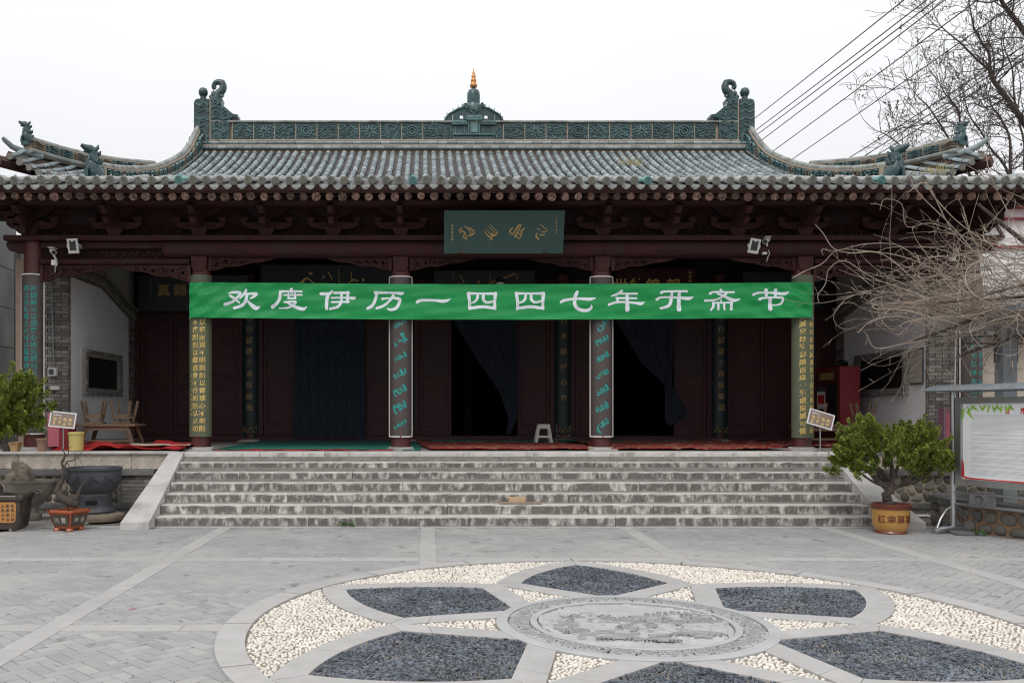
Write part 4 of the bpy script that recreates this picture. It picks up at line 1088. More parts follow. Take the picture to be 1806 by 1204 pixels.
# ---- ornaments at the two ends of the ridge
for s in (-1, 1):
    xo = C0+s*7.40                                                     # outer edge
    mp = lambda u, v, d, xo=xo, s=s: (xo-s*u, RY-.02-d, 8.70+v)          # u runs inwards
    m = MB(); m.prism([(0, 0), (.40, 0), (.40, 1.19), (.10, 1.19), (.03, 1.16), (0, 1.09)], mp, -.28, .14)
    fq = lambda u, v, d, mp=mp: mp(u, v, .14+d)
    for q, (v0, ph) in enumerate(((.18, 0), (.42, 1), (.62, 2.2), (.82, .7), (1.02, 3))):
        m.ridge([(.03, v0+.08), (.15, v0-.02+.05*math.sin(ph)), (.27, v0+.07), (.38, v0-.01)], fq, .035, .035, 1, n=3)
        if q % 2: spiral(m, .2, v0+.1, .08, fq, .03, .035, 1.3, ph, 1, 1)
    m.ridge([(.05, .05), (.10, .30), (.2, .38), (.3, .30), (.36, .05)], fq, .04, .04, 1, n=3)
    e = m.build('ridge_end_slab', [glaze, glaze_l], upper)
    m = MB(); m.box(min(xo-s*.405, xo-s*.435), max(xo-s*.405, xo-s*.435), RY-.14, RY+.2, 8.72, 9.9); m.build('ridge_joint', ridge_tan, e)
    m = MB(); m.prism([(.44, 0), (.93, 0), (.93, .68), (1.02, .72), (1.14, .72), (1.15, .78), (1.03, .80), (.95, .86), (.80, .99), (.74, 1.0), (.70, 1.12), (.72, 1.22), (.44, 1.22)], mp, -.26, .12)
    fq2 = lambda u, v, d, mp=mp: mp(u, v, .12+d)
    for (u, v, r) in ((.58, .18, .09), (.78, .22, .09), (.60, .52, .10), (.82, .58, .10), (.82, .80, .07), (.57, .82, .08), (.56, 1.1, .08), (.68, 1.06, .05)): spiral(m, u, v, r, fq2, .035, .04, 1.4, u*9, 1, 1)
    for v0 in (.34, .66, .94): m.ridge([(.46, v0), (.6, v0+.05), (.75, v0-.02), (.9 if v0 < .8 else .78, v0+.02)], fq2, .035, .04, 1, n=3)
    m.build('dragon_head', [glaze, glaze_l], upper)
    m = MB()                                                            # coiled tail with a ring of spray
    pt = [(.60, 1.16), (.62, 1.28), (.66, 1.37), (.74, 1.44), (.78, 1.54), (.75, 1.64), (.67, 1.68), (.57, 1.65), (.53, 1.56), (.56, 1.50)]
    cv = catmull([(a, b, .135-.009*i) for i, (a, b) in enumerate(pt)], 4)
    m.tube([Vector(mp(p[0]-.04, p[1], 0)) for p in cv], [p[2] for p in cv], n=8)
    for i in range(0, len(cv), 2):
        p = cv[i]; a = i*.8; c_ = Vector(mp(p[0]-.04+p[2]*.8, p[1], .02)); m.tube([c_, c_+Vector((-s*.07*math.cos(a*.3), -.02, .05))], [.03, .006], n=5)
    for (u, v) in ((.50, 1.20), (.46, 1.24), (.52, 1.34), (.74, 1.26), (.70, 1.16), (.60, 1.30), (.56, 1.18)): m.tube([mp(u, v, .03), mp(u-.04, v+.05, .06), mp(u-.02, v+.10, .05)], [.065, .05, .012], n=6)
    m.build('dragon_tail', [glaze, glaze_l], upper, smooth=1.0)
    m = MB(); m.tube([mp(.20, 1.18, -.05), mp(.20, 1.34, -.05)], [.09, .075], n=10); m.lathe([(.02, -.13), (.09, -.10), (.125, -.03), (.125, .03), (.09, .10), (.02, .13)], mp(.20, 1.42, -.05), 14); m.build('sword_pommel', glaze, upper, smooth=.9)

# ---- glazed pavilion and finial in the middle of the ridge
xc = 1.255
mp = lambda u, v, d: (xc+u, RY-.02-d, 8.79+v)
def ring_seg(a0, a1, R, n=8): return [(R*math.cos(a0+(a1-a0)*i/n), R*math.sin(a0+(a1-a0)*i/n)) for i in range(n+1)]
for s in (-1, 1):
    f = lambda u, v, d, s=s: mp(s*u, v, d)
    m = MB(); arch = [(.455+.045*math.cos(t*PI/6), .67+.045*math.sin(t*PI/6)) for t in range(7)]+[(.41, .60), (.50, .60)]
    m.prism([[(.18, .50), (.55, .50), (.55, .72), (.42, .80), (.30, .84), (.18, .86)], [(q[0]-.13, q[1]) for q in arch]], f, -.05, .06)
    m.build('arched_panel', glaze, upper)
    m = MB()
    hole = [[(.66+.018*math.cos(t*PI/3)+.034*math.cos(k*2*PI/4+.4), .50+.018*math.sin(t*PI/3)+.034*math.sin(k*2*PI/4+.4)) for t in range(6)] for k in range(4)]
    m.prism([[(.56, .02), (.78, .02), (.78, .48), (.74, .58), (.66, .68), (.56, .74)]]+hole, f, -.05, .05)
    f5 = lambda u, v, d, f=f: f(u, v, .05+d)
    spiral(m, .67, .27, .075, f5, .03, .04, 1.4, 1, 1, 1); spiral(m, .67, .14, .08, f5, .03, .04, 1.4, 4, -1, 1)
    m.ridge([(.67+.09*math.cos(t*PI/8), .21+.18*math.sin(t*PI/8)) for t in range(17)], f5, .018, .03, 1, n=1)
    m.build('side_panel', [glaze, glaze_l], upper)
    m = MB(); m.ridge([(.80, .46, 1), (.75, .60), (.66, .72), (.55, .78), (.42, .86), (.20, .92)], lambda u, v, d, f=f: f(u, v, .06+d), .05, .04, n=3)
    cv = catmull([(.80, .46), (.75, .60), (.66, .71), (.55, .77), (.42, .84), (.18, .90)], 3); m.tube([f(p[0], p[1], 0) for p in cv], .035, n=6)
    for (u, v) in ((.76, .60), (.70, .70), (.54, .82), (.40, .88), (.30, .92)): m.tube([f(u, v, 0), f(u+.012, v+.06, 0), f(u-.005, v+.09, 0)], [.016, .012, .002], n=5)
    m.build('arched_coping', glaze_l, upper)
    m = MB(); m.prism([(.17, .42), (.57, .42), (.60, .47), (.55, .52), (.17, .52)], f, -.02, .16)
    for t in range(12): m.tube([f(.19+.035*t, .47, .19), f(.19+.033*t, .53, .06)], .012, n=5)
    m.build('pavilion_eave', glaze_l, upper)
    m = MB(); m.box(min(f(.18, 0, 0)[0], f(.54, 0, 0)[0]), max(f(.18, 0, 0)[0], f(.54, 0, 0)[0]), RY-.08, RY+.04, 8.96, 9.24)
    for u in (.19, .24, .48, .54): m.tube([f(u, .15, .07), f(u, .43, .07)], .014, n=6, mi=1)
    for t in range(4): spiral(m, .25+.08*t, .385, .03, lambda u, v, d, f=f: f(u, v, .06+d), .015, .02, 1.2, t, 1, 1)
    m.build('niche', [glaze, glaze_l], upper)
m = MB(); m.box(xc-.55, xc+.55, RY-.20, RY+.02, 8.93, 8.96, bev=.006); m.box(xc-.55, xc+.55, RY-.12, RY+.02, 8.82, 8.93, bev=.006); m.build('pavilion_base', glaze_l, upper)
m = MB(); m.box(xc-.17, xc+.17, RY-.13, RY+.02, 8.96, 9.32, bev=.006)
for a in (-.15, -.10, .10, .15): m.tube([(xc+a, RY-.15, 8.97), (xc+a, RY-.15, 9.31)], .013, n=6, mi=1)
m.box(xc-.085, xc+.085, RY-.15, RY-.12, 9.00, 9.28, mi=1, bev=.008); m.build('central_niche', [glaze, glaze_l], upper)
m = MB(); m.prism([(-.20, .53), (.20, .53), (.24, .58), (.19, .65), (-.19, .65), (-.24, .58)], mp, -.02, .20)
for t in range(13): m.tube([mp(-.21+.035*t, .585, .215), mp(-.19+.032*t, .66, .06)], .012, n=5)
m.prism([(-.18, .65), (.18, .65), (.18, .93), (-.18, .93)], mp, -.05, .08)
for t in range(6): spiral(m, -.12+.05*t, .75+.07*(t % 2), .05, lambda u, v, d: mp(u, v, .08+d), .025, .04, 1.3, t*2)
m.build('upper_eave', glaze_l, upper)
m = MB()
for s in (-1, 1):
    for t in range(4): spiral(m, s*(.22-.04*t), .95-.05*t, .055, lambda u, v, d: mp(u, v, .06+d*1.5), .03, .05, 1.3, t*2+s)
    m.tube([mp(s*x_, z_, .0) for x_, z_ in ((.16, .84), (.25, .88), (.28, .96), (.24, 1.01), (.20, .99))], [.05, .045, .04, .03, .02], n=7)
m.lathe([(.19, .83), (.21, .90), (.18, 1.0), (.17, 1.04)], (xc, RY+.03, 8.77), 16); m.build('lotus_base', glaze_l, upper, smooth=1.0)
m = MB(); m.lathe([(.17, 1.02), (.175, 1.25), (.165, 1.34), (.13, 1.41), (.06, 1.445), (.05, 1.47), (.075, 1.49)], (xc, RY+.03, 8.77), 20); m.build('dome', glaze, upper, smooth=.9)
m = MB(); m.lathe([(.05, 1.47), (.095, 1.50), (.10, 1.56), (.06, 1.605), (.075, 1.64), (.08, 1.68), (.045, 1.725), (.06, 1.76), (.062, 1.79), (.03, 1.83), (.04, 1.855), (.015, 1.90), (.02, 1.93), (.004, 1.98)], (xc, RY+.03, 8.77), 18); m.build('gourd_finial', goldm, upper, smooth=1.5)

# ---- descending ridges, hip ridges and the upswept corners (built outwards from the centre line; a = distance from it)
def beast(at, face, up_dir=0.0, sc_=1.0):         # seated dragon-like ridge animal looking outwards
    f = Vector((math.cos(face), math.sin(face), 0)); o = Vector(at); U = Vector((0, 0, 1)); m = MB()
    q = lambda a, b: o+f*a*sc_+U*b*sc_
    m.tube([q(-.10, 0), q(-.06, .10), q(.0, .20), q(.02, .32), q(-.02, .42), q(.0, .50)], [.15*sc_, .165*sc_, .15*sc_, .115*sc_, .095*sc_, .09*sc_], n=10)
    m.tube([q(-.02, .50), q(.06, .56), q(.15, .58), q(.22, .62)], [.10*sc_, .09*sc_, .06*sc_, .035*sc_], n=8)
    m.tube([q(.05, .50), q(.13, .50), q(.18, .49)], [.035*sc_, .03*sc_, .012*sc_], n=6)
    m.tube([q(-.04, .55), q(-.09, .60), q(-.10, .66)], [.05*sc_, .035*sc_, .010*sc_], n=5); m.tube([q(-.06, .48), q(-.12, .48), q(-.15, .54)], [.06*sc_, .045*sc_, .012*sc_], n=5)
    m.tube([q(-.10, .30), q(-.15, .33), q(-.17, .39)], [.07*sc_, .05*sc_, .012*sc_], n=5); m.tube([q(-.12, .12), q(-.18, .18), q(-.19, .25)], [.07*sc_, .05*sc_, .012*sc_], n=5)
    sd_ = f.cross(U)
    for g_ in (-1, 1):
        m.tube([q(.02, .26)+sd_*.08*g_*sc_, q(.12, .14)+sd_*.08*g_*sc_, q(.13, .0)+sd_*.08*g_*sc_], [.05*sc_, .04*sc_, .045*sc_], n=7)
        mpf = lambda u, v, d, g_=g_: q(u, v)+sd_*g_*(.115+d)*sc_
        spiral(m, -.04, .14, .09, mpf, .03, .03, 1.4, 0, 1, 1)
        for k_ in range(5): m.ridge([(-.10+.05*k_, .26+.02*k_), (-.04+.03*k_, .31+.03*k_), (.02+.02*k_, .29+.03*k_)], lambda u, v, d, mpf=mpf: mpf(u, v, d-.015), .02, .03, 1, n=2)
    m.box(o.x-.12*sc_, o.x+.12*sc_, o.y-.12*sc_, o.y+.12*sc_, o.z-.06, o.z+.02)
    return m
def wing(s):
    X = lambda a: C0+s*a
    # descending ridge along the gable
    A0 = lambda y: 7.31+.13*(24-y)/7.2
    ys_ = np.linspace(24.0, 16.95, 30); H = lambda y: .40+.35*max(0, (y-22.6)/1.4)**1.5
    m = MB(); k = 0
    prof = [(y, zup(y)+.02, zup(y)+H(y)) for y in ys_]
    vs = []
    for y, zb, zt in prof: vs += [(X(A0(y)-.09), y, zb-.1), (X(A0(y)-.09), y, zt-.08), (X(A0(y)+.09), y, zt-.08), (X(A0(y)+.09), y, zb-.1)]
    fs = [(4*i+q, 4*i+(q+1) % 4, 4*i+4+(q+1) % 4, 4*i+4+q) for i in range(len(prof)-1) for q in range(4)]+[(0, 1, 2, 3), tuple(4*(len(prof)-1)+q for q in (3, 2, 1, 0))]
    m.add(vs, fs); core = m.build('descending_ridge', ridge_tan, upper)
    m = MB(); m.tube([(X(A0(y)), y, zt-.06) for y, zb, zt in prof], .066, n=10); m.build('ridge_cap', ridge_stone, core, smooth=.8)
    for side in (-1, 1):
        m = MB(); m.tube([(X(A0(y)+side*.10), y, zb+.06) for y, zb, zt in prof], .05, n=7); m.build('ridge_roll', ridge_stone, core, smooth=.8)
    cum = [0]
    for a, b in zip(prof[:-1], prof[1:]): cum.append(cum[-1]+math.hypot(a[0]-b[0], a[1]-b[1]))
    def along(t, v, which):
        y = np.interp(t, cum, [p[0] for p in prof]); zb = zup(y)+.10; zt = zup(y)+H(y)-.11
        return y, zb+(zt-zb)*v
    t = .1; i = 0
    while t < cum[-1]-.3:
        for side in (-1, 1):
            def mpd(u, v, d, t=t, side=side): y, z = along(t+u, v, 0); return (X(A0(y)+side*(.09+d)), y, z)
            m = MB(); vs = [mpd(u, v, .02) for v in (0, 1) for u in (0, .1, .2, .3)]+[mpd(u, v, -.01) for v in (0, 1) for u in (0, .1, .2, .3)]
            m.add(vs, [(0, 1, 5, 4), (1, 2, 6, 5), (2, 3, 7, 6), (0, 1, 9, 8), (2, 3, 11, 10), (1, 2, 10, 9), (4, 5, 13, 12), (5, 6, 14, 13), (6, 7, 15, 14), (0, 4, 12, 8), (3, 7, 15, 11)])
            mq = lambda u, v, d, mpd=mpd: mpd(u, v, .02+d)
            r_ = random.Random(i*5+side)
            m.ridge([(.15+.09*math.cos(k_*PI/4), .5+.35*math.sin(k_*PI/4)) for k_ in range(9)], mq, .035, .05, 1, n=2)
            for v0 in (.2, .5, .8): m.ridge([(.01, v0+r_.uniform(-.1, .1)), (.08, v0-.1), (.2, v0+.12), (.29, v0)], mq, .03, .045, 1, n=2)
            tan = (i % 7 in (2, 5))
            m.build('ridge_panel', [relief_tan if tan else glaze, relief_tan if tan else glaze_l], core)
        t += .325; i += 1
    yb = 16.85; beast((X(A0(yb)+.02), yb, zup(yb)+.08), math.pi/2-s*(PI/2+.5), 0, .95).build('ridge_beast', [glaze, glaze_l], upper, smooth=.9)
    # hip ridge to the corner
    def hip(t): return (X(7.415+1.34*t), 20.5-3.5*t)
    tz = [0, .25, .5, .75, 1]; hz = [7.28, 7.09, 6.935, 6.845, 6.80]
    ht = lambda t: float(np.interp(t, tz, hz))
    hp = [(*hip(t/20), ht(t/20)) for t in range(21)]
    dirv = Vector((hip(1)[0]-hip(0)[0], hip(1)[1]-hip(0)[1], 0)).normalized(); nv = Vector((-dirv.y, dirv.x, 0))
    if nv.y > 0: nv = -nv
    vs = []
    for x, y, z in hp:
        for o_, dz in ((.08, -.33), (.08, -.05), (-.08, -.05), (-.08, -.33)): vs.append((x+nv.x*o_, y+nv.y*o_, z+dz))
    m = MB(); m.add(vs, [(4*i+q, 4*i+(q+1) % 4, 4*i+4+(q+1) % 4, 4*i+4+q) for i in range(20) for q in range(4)]+[(0, 1, 2, 3), (83, 82, 81, 80)]); hr = m.build('hip_ridge', ridge_tan, upper)
    m = MB(); m.tube([(x, y, z-.03) for x, y, z in hp], .055, n=8); m.build('ridge_cap', ridge_stone, hr, smooth=.8)
    m = MB(); m.tube([(x+nv.x*.10, y+nv.y*.10, z-.27) for x, y, z in hp], .045, n=7); m.build('ridge_roll', ridge_stone, hr, smooth=.8)
    for i in range(10):
        t0, t1 = (i+.04)/10, (i+.96)/10
        def mh(u, v, d, t0=t0, t1=t1):
            t = t0+(t1-t0)*u; x, y = hip(t); return (x+nv.x*(.085+d), y+nv.y*(.085+d), ht(t)-.235+.165*v)
        m = MB(); m.add([mh(0, 0, .01), mh(1, 0, .01), mh(1, 1, .01), mh(0, 1, .01)], [(0, 1, 2, 3)])
        r_ = random.Random(i)
        for v0 in (.25, .6, .85): m.ridge([(.05, v0), (.3, v0-.2+r_.uniform(0, .2)), (.65, v0+.12), (.95, v0-.1)], lambda u, v, d, mh=mh: mh(u, v, .01+d), .09, .03, 1, n=2)
        tan = i % 5 in (1, 4); m.build('ridge_panel', [relief_tan if tan else glaze, relief_tan if tan else glaze_l], hr)
    x, y = hip(1.0); beast((x, y, ht(1)-.12), math.pi/2-s*(PI/2+.25), 0, .62).build('ridge_beast', [glaze, glaze_l], upper, smooth=.9)
    # tip of the corner: coping prow, curled tile
    x, y = hip(1.0); D = Vector((s*.62, -.78, 0))
    m = MB(); m.tube([Vector((x, y, ht(1)-.30))+D*t+Vector((0, 0, h)) for t, h in ((-.3, -.02), (.1, 0), (.28, .04), (.42, .13), (.46, .17))], [.07, .065, .055, .045, .03], n=8); m.build('prow_tile', tile_m, upper, smooth=.9)
    m = MB(); m.tube([Vector((x, y, ht(1)-.62))-D*.8, Vector((x, y, ht(1)-.58))+D*.52], [.13, .11], n=4); m.tube([Vector((x, y, ht(1)-.50))-D*.3, Vector((x, y, ht(1)-.44))+D*.36], [.10, .085], n=4); m.build('hip_rafter', rafter_m, upper)
    # front skirt of tiles sweeping up to the corner
    az = [6.2, 7.0, 7.5, 7.9, 8.17, 8.30, 8.46, 8.64, 8.81, 8.95]; ez = [5.86, 5.87, 5.88, 5.91, 5.96, 6.00, 6.09, 6.20, 6.32, 6.42]
    ze = lambda a: float(np.interp(a, az, ez))
    ye = lambda a: 16.6+.10*max(0, a-8.2)
    n_ = 14; As = [7.45+(8.93-7.45)*i/n_ for i in range(n_+1)]
    def hipy(a): t = min(1.1, max(0, (a-7.415)/1.34)); return 20.5-3.5*t, ht(t)-.33
    vs = []
    for a in As:
        hy, hz_ = hipy(a); hy = max(hy, ye(a)+.12)
        for q in range(5):
            f_ = q/4; y = ye(a)+(hy-ye(a))*f_; z = ze(a)+(hz_-ze(a))*(f_*.75+.25*f_*f_)-.03; vs.append((X(a), y, z))
    m = MB(); fs = [(5*i+q, 5*i+q+1, 5*i+6+q, 5*i+5+q) for i in range(n_) for q in range(4)]
    m.add(vs, fs); m.add([(v[0], v[1], v[2]-.10) for v in vs], fs, 1)
    # side skirt
    vs = []
    for i in range(11):
        t = i/10*1.05; x, y = hip(t); z = ht(t)-.33
        vs += [(x, y, z), (X(8.95), y-.1+.2*(1-t), 6.38-.35*max(0, 1-t)**.7)]
    vs += [(X(7.415), 27, 7.0), (X(8.95), 27, 6.0)]
    m.add(vs, [(2*i, 2*i+1, 2*i+3, 2*i+2) for i in range(10)]); m.add([(X(7.415), 20.5, 6.95), (X(8.95), 20.6, 6.03), (X(8.95), 28, 6.0), (X(7.415), 28, 6.95)], [(0, 1, 2, 3)])
    m.build('corner_skirt', [pan_m, soffit], upper)
    a = 7.62
    while a < 8.93:
        hy, hz_ = hipy(a); hy = max(hy, ye(a)+.25); pts = [(X(a), ye(a)-.03+(hy-ye(a))*f_, ze(a)+.02+(hz_-ze(a))*(f_*.75+.25*f_*f_)) for f_ in (0, .2, .4, .6, .8, 1)]
        fan = (a-7.6)*.10*s
        pts = [(p[0]+fan*(1-i/5), p[1], p[2]) for i, p in enumerate(pts)]
        row = barrel_row(upper, pts, .052)
        m = MB(); m.tube([(pts[0][0], pts[0][1]-.02, pts[0][2]), (pts[0][0], pts[0][1]+.02, pts[0][2])], .060, n=14); m.build('tile_end', disc_m, row)
        m = MB()
        for q in range(10):
            f_ = q/10; y = ye(a)+(hy-ye(a))*f_; z = ze(a)+(hz_-ze(a))*(f_*.75+.25*f_*f_); m.box(X(a+.045), X(a+.125), y, y+.02, z-.03, z+.01)
        m.build('pan_tile_lips', pan_m, upper, kind=None)
        a += .165
    # gable pediment under the descending ridge
    m = MB(); pr = [(y, zup(y)-.05) for y in np.linspace(17.6, 24.1, 12)]+[(30, 6.6), (30, 5.8), (17.6, 5.8)]
    m.prism(pr, lambda u, v, d: (X(7.38+d), u, v), 0, .06); m.build('gable_board', brick_m, upper)
wing(-1); wing(1)
# ------------------------------------------------------------------ banner
def bz(x, v):       # shape of the cloth: pulled taut between the outer columns, slightly baggy
    t = (x+3.93)/10.3
    return -.035*math.sin(PI*t)+.012
def bmap(u, v, d):  # u metres from the left end, v from the bottom
    x = -3.93+u; t = u/10.33
    y = 14.985-.012*math.sin(u*3.1+v*4)-.010*math.sin(u*11+v*14)*(1-.6*math.sin(PI*t))-.010*math.sin(v*20+u*1.4)-.006*math.sin(v*38-u*5)-.018*math.exp(-u/1.1)*math.sin(u*16-v*26)-.018*math.exp(-(10.33-u)/1.1)*math.sin((10.33-u)*16-v*26)-.004*math.sin(u*53+v*31)
    if x < -3.6: y += .06*((-3.6-x)/.33)**2*1.2
    if x > 6.12: y += .06*((x-6.12)/.28)**2*1.2
    return (x, y-d, 3.185+bz(x, v)+v)
ban = thing('banner', 'long green cloth banner with white Chinese lettering strung across the four middle columns', 'banner', (C0, 14.98, 3.18))
m = MB(); nu, nv_ = 340, 16; BL, BH = 10.33, .585
vs = [bmap(BL*i/nu, BH*j/nv_, 0) for j in range(nv_+1) for i in range(nu+1)]
m.add(vs, [(j*(nu+1)+i, j*(nu+1)+i+1, (j+1)*(nu+1)+i+1, (j+1)*(nu+1)+i) for j in range(nv_) for i in range(nu)]); m.build('cloth', banner_m, ban, smooth=3)
CH = {
 0: [380, [[(115,108,10),(150,101,20),(212,103,22),(192,140,20),(150,178,20),(80,203,24)], [(128,130,18),(170,157,22),(205,188,16)], [(262,78,18),(245,112,22),(212,152,12)], [(240,112,14),(345,110,22),(335,132,22),(303,153,13)], [(272,120,22),(262,172,24),(225,213,24),(163,234,22)], [(268,165,14),(312,210,28),(350,236,32),(382,222,8)]]],
 1: [380, [[(655,74,24),(655,96,24)], [(555,92,20),(650,91,15),(745,94,16)], [(560,95,24),(553,150,24),(530,195,24),(490,224,28)], [(590,123,14),(745,122,14)], [(628,100,14),(628,152,14)], [(685,100,14),(685,152,14)], [(625,151,14),(690,151,14)], [(595,185,14),(690,182,18),(665,212,18),(620,233,15),(548,236,9)], [(620,190,14),(680,222,24),(752,244,26),(785,226,8)]]],
 2: [380, [[(1006,92,18),(975,112,24),(908,112,24)], [(970,115,28),(958,180,26),(958,242,24)], [(1025,105,18),(1145,102,20)], [(1140,100,22),(1135,185,20)], [(1000,148,14),(1100,146,14),(1185,150,24),(1206,142,8)], [(1000,184,14),(1148,182,16)], [(1085,105,20),(1083,180,20),(1055,224,22),(988,244,18)]]],
 3: [380, [[(1375,103,24),(1500,103,16),(1600,110,24),(1618,100,8)], [(1388,105,22),(1375,165,22),(1350,213,24),(1312,237,24)], [(1435,155,18),(1500,149,12),(1550,150,20),(1585,160,26),(1580,195,24),(1552,238,24),(1508,250,20),(1482,240,12)], [(1530,130,24),(1505,165,18),(1450,213,20),(1388,236,20)]]],
 4: [730, [[(28,183,24),(60,170,22),(160,168,18),(260,176,26),(312,160,8)]]],
 5: [730, [[(470,110,28),(478,175,22),(481,238,26)], [(472,109,20),(585,110,16),(702,110,22)], [(702,110,28),(696,175,22),(697,238,24)], [(482,236,22),(590,224,24),(695,236,22)], [(550,125,20),(542,160,20),(520,182,18),(494,190,12)], [(597,125,22),(598,163,22),(625,186,20),(670,180,16),(680,170,10)]]],
 7: [730, [[(1264,185,20),(1300,168,22),(1400,155,18),(1510,158,26),(1566,148,8)], [(1405,97,24),(1385,150,26),(1385,210,26),(1420,246,26),(1487,256,24),(1525,235,20),(1525,215,12)]]],
 8: [1050, [[(228,88,20),(195,112,20),(144,130,12)], [(205,110,14),(360,110,16)], [(182,148,16),(355,150,14)], [(192,150,18),(190,190,16)], [(117,205,20),(200,183,16),(340,190,18),(392,196,26),(424,182,8)], [(275,112,22),(275,252,32)]]],
 9: [1050, [[(567,103,22),(600,94,16),(783,93,18)], [(530,160,22),(570,143,16),(700,144,16),(795,154,26),(838,141,8)], [(655,95,20),(652,170,24),(625,218,24),(562,237,18)], [(718,95,22),(718,248,34)]]],
 10: [1050, [[(1080,77,20),(1092,92,20)], [(987,110,20),(1022,98,15),(1193,98,16)], [(1130,105,18),(1090,140,17),(1030,165,17),(942,172,18)], [(1050,112,12),(1110,137,20),(1190,168,26),(1248,155,9)], [(1010,190,12),(1175,188,14)], [(1085,165,12),(1085,190,12)], [(1018,190,18),(1012,225,18),(990,253,16)], [(1060,190,16),(1057,248,18)], [(1110,190,16),(1110,246,18)], [(1172,190,20),(1170,243,24)]]],
 11: [1050, [[(1360,120,20),(1400,105,16),(1500,103,15),(1618,112,25),(1660,99,8)], [(1470,80,28),(1470,124,24)], [(1552,80,26),(1548,124,24)], [(1412,160,22),(1450,148,15),(1588,146,17),(1612,158,20),(1600,195,18),(1570,207,12),(1525,208,10)], [(1505,150,28),(1505,243,32)]]],
}
CH[6] = [730+413/4.881, CH[5][1]]
bc = -3.93
for ci in range(12):
    ox, strokes = CH[ci]; m = MB()
    for si, st_ in enumerate(strokes):
        pts = []
        for (a, b, w_) in st_:
            px = ox+a/4.881; py = 495+b/4.881
            pts.append(((px-752)/1600*14.985-bc, 1.65+(725-py)/1600*14.985-3.185-bz((px-752)/1600*14.985, 0), w_*1.12/4.881/1600*14.985))
        m.brush(pts, bmap, .003+si*.0004)
    m.build('letter', letter_m, ban)
m = MB()
for (x, z) in ((-3.93, 3.77), (-3.93, 3.19), (6.40, 3.77), (6.40, 3.19)): m.tube([(x, 15.04, z), (x+(-.03 if x < 0 else .03), 15.2, z+.02), (x+(.1 if x < 0 else -.1), 15.41, z+.02)], .005, n=5)
m.build('tie_cord', whitep, ban)

# ------------------------------------------------------------------ couplet boards on the columns
def couplet(x, yc, z0, z1, mat, tmat, name, label, cols, border=True, R=.195, half=74, hooks=True, size=.10, group=None, frame=whitep, sx=1.0):
    c = thing(name, label, 'plaque', (x, yc-R, z0), group)
    H = math.radians(half); mp = lambda u, v, d: (x+(R+d)*math.sin(u/R), yc-(R+d)*math.cos(u/R), v)
    m = MB(); n = 18; vs = []
    for i in range(n+1):
        u = R*(-H+2*H*i/n)
        for d, z in ((0, z0), (0, z1), (-.012, z1), (-.012, z0)): vs.append(mp(u, z, d))
    m.add(vs, [(4*i+q, 4*i+(q+1) % 4, 4*i+4+(q+1) % 4, 4*i+4+q) for i in range(n) for q in range(4)]+[(0, 1, 2, 3), tuple(4*n+q for q in (3, 2, 1, 0))])
    m.build('board', mat, c, smooth=.7)
    if border:
        m = MB(); lo, hi = -R*H, R*H
        m.tube([mp(lo, z0, 0), mp(lo, z1, 0)], .0105, n=6); m.tube([mp(hi, z0, 0), mp(hi, z1, 0)], .0105, n=6)
        for z in (z0, z1): m.tube([mp(lo+(hi-lo)*i/14, z, 0) for i in range(15)], .0115, n=6)
        m.build('border', frame, c)
    m = MB(); m.tube([mp(0, z0-.03, .005), mp(0, z0+.015, .005)], .012, n=6); m.lathe([(.005, -.02), (.018, 0), (.005, .02)], mp(0, z0-.01, .01), 8)
    if hooks:
        for s in (-1, 1): m.tube([mp(s*.05, z1, 0), mp(s*.06, z1+.02, .01), mp(s*.04, z1+.035, 0)], .004, n=5)
        m.tube([mp(-.04, z1+.03, 0), mp(.04, z1+.03, 0)], .004, n=5)
    m.build('fixing', maroon, c)
    m = MB()
    for (txt, u, v, step, sz) in cols: column_text(m, txt, u, v, step, sz, mp, off=.003, sx=sx)
    m.build('lettering', tmat, c)
    return c, mp
zt = lambda py, d=15.05: 1.65+(725-py)/1600*d
# far left, left gold, right gold, far right
couplet(-6.59, YC, zt(765), zt(483), brownp, teal_p, 'couplet_board', 'dark brown board with turquoise writing on the leftmost column behind the juniper',
        [('除疑肆可以涤客心地光明可以传真道', .075, zt(508), .1165, .108), ('拜之内礼乾之正可以载敬地去旁邪屏', -.05, zt(508), .1165, .108)])
couplet(-3.78, YC, zt(770), zt(484), olive, gold, 'couplet_board', 'olive green board with gold writing on the column under the left end of the banner',
        [('無以堅志道不明則無以察理心不明則', .062, zt(554), .1262, .108), ('言不讚則無以徵信身不行則無以立功', -.058, zt(554), .1262, .108), ('公元一九九四年春月', -.135, zt(662), .08, .04)], border=False)
couplet(6.30, YC, zt(772), zt(484), olive, gold, 'couplet_board', 'olive green board with gold writing on the column under the right end of the banner',
        [('特功名堅其身於子女玉帛前 可前', .105, zt(572), .125, .105), ('寂滅空無雖壽踰百歲一生虛度誠可慨', -.055, zt(557), .127, .112)], border=False)
couplet(9.12, YC, zt(770), zt(486), brownp, teal_p, 'couplet_board', 'dark brown board with turquoise writing on the rightmost column behind the notice board',
        [('不可以淨身皆能有其心以正', .085, zt(563), .148, .105), ('人無己私可以淨念無疑', -.04, zt(563), .148, .115)])
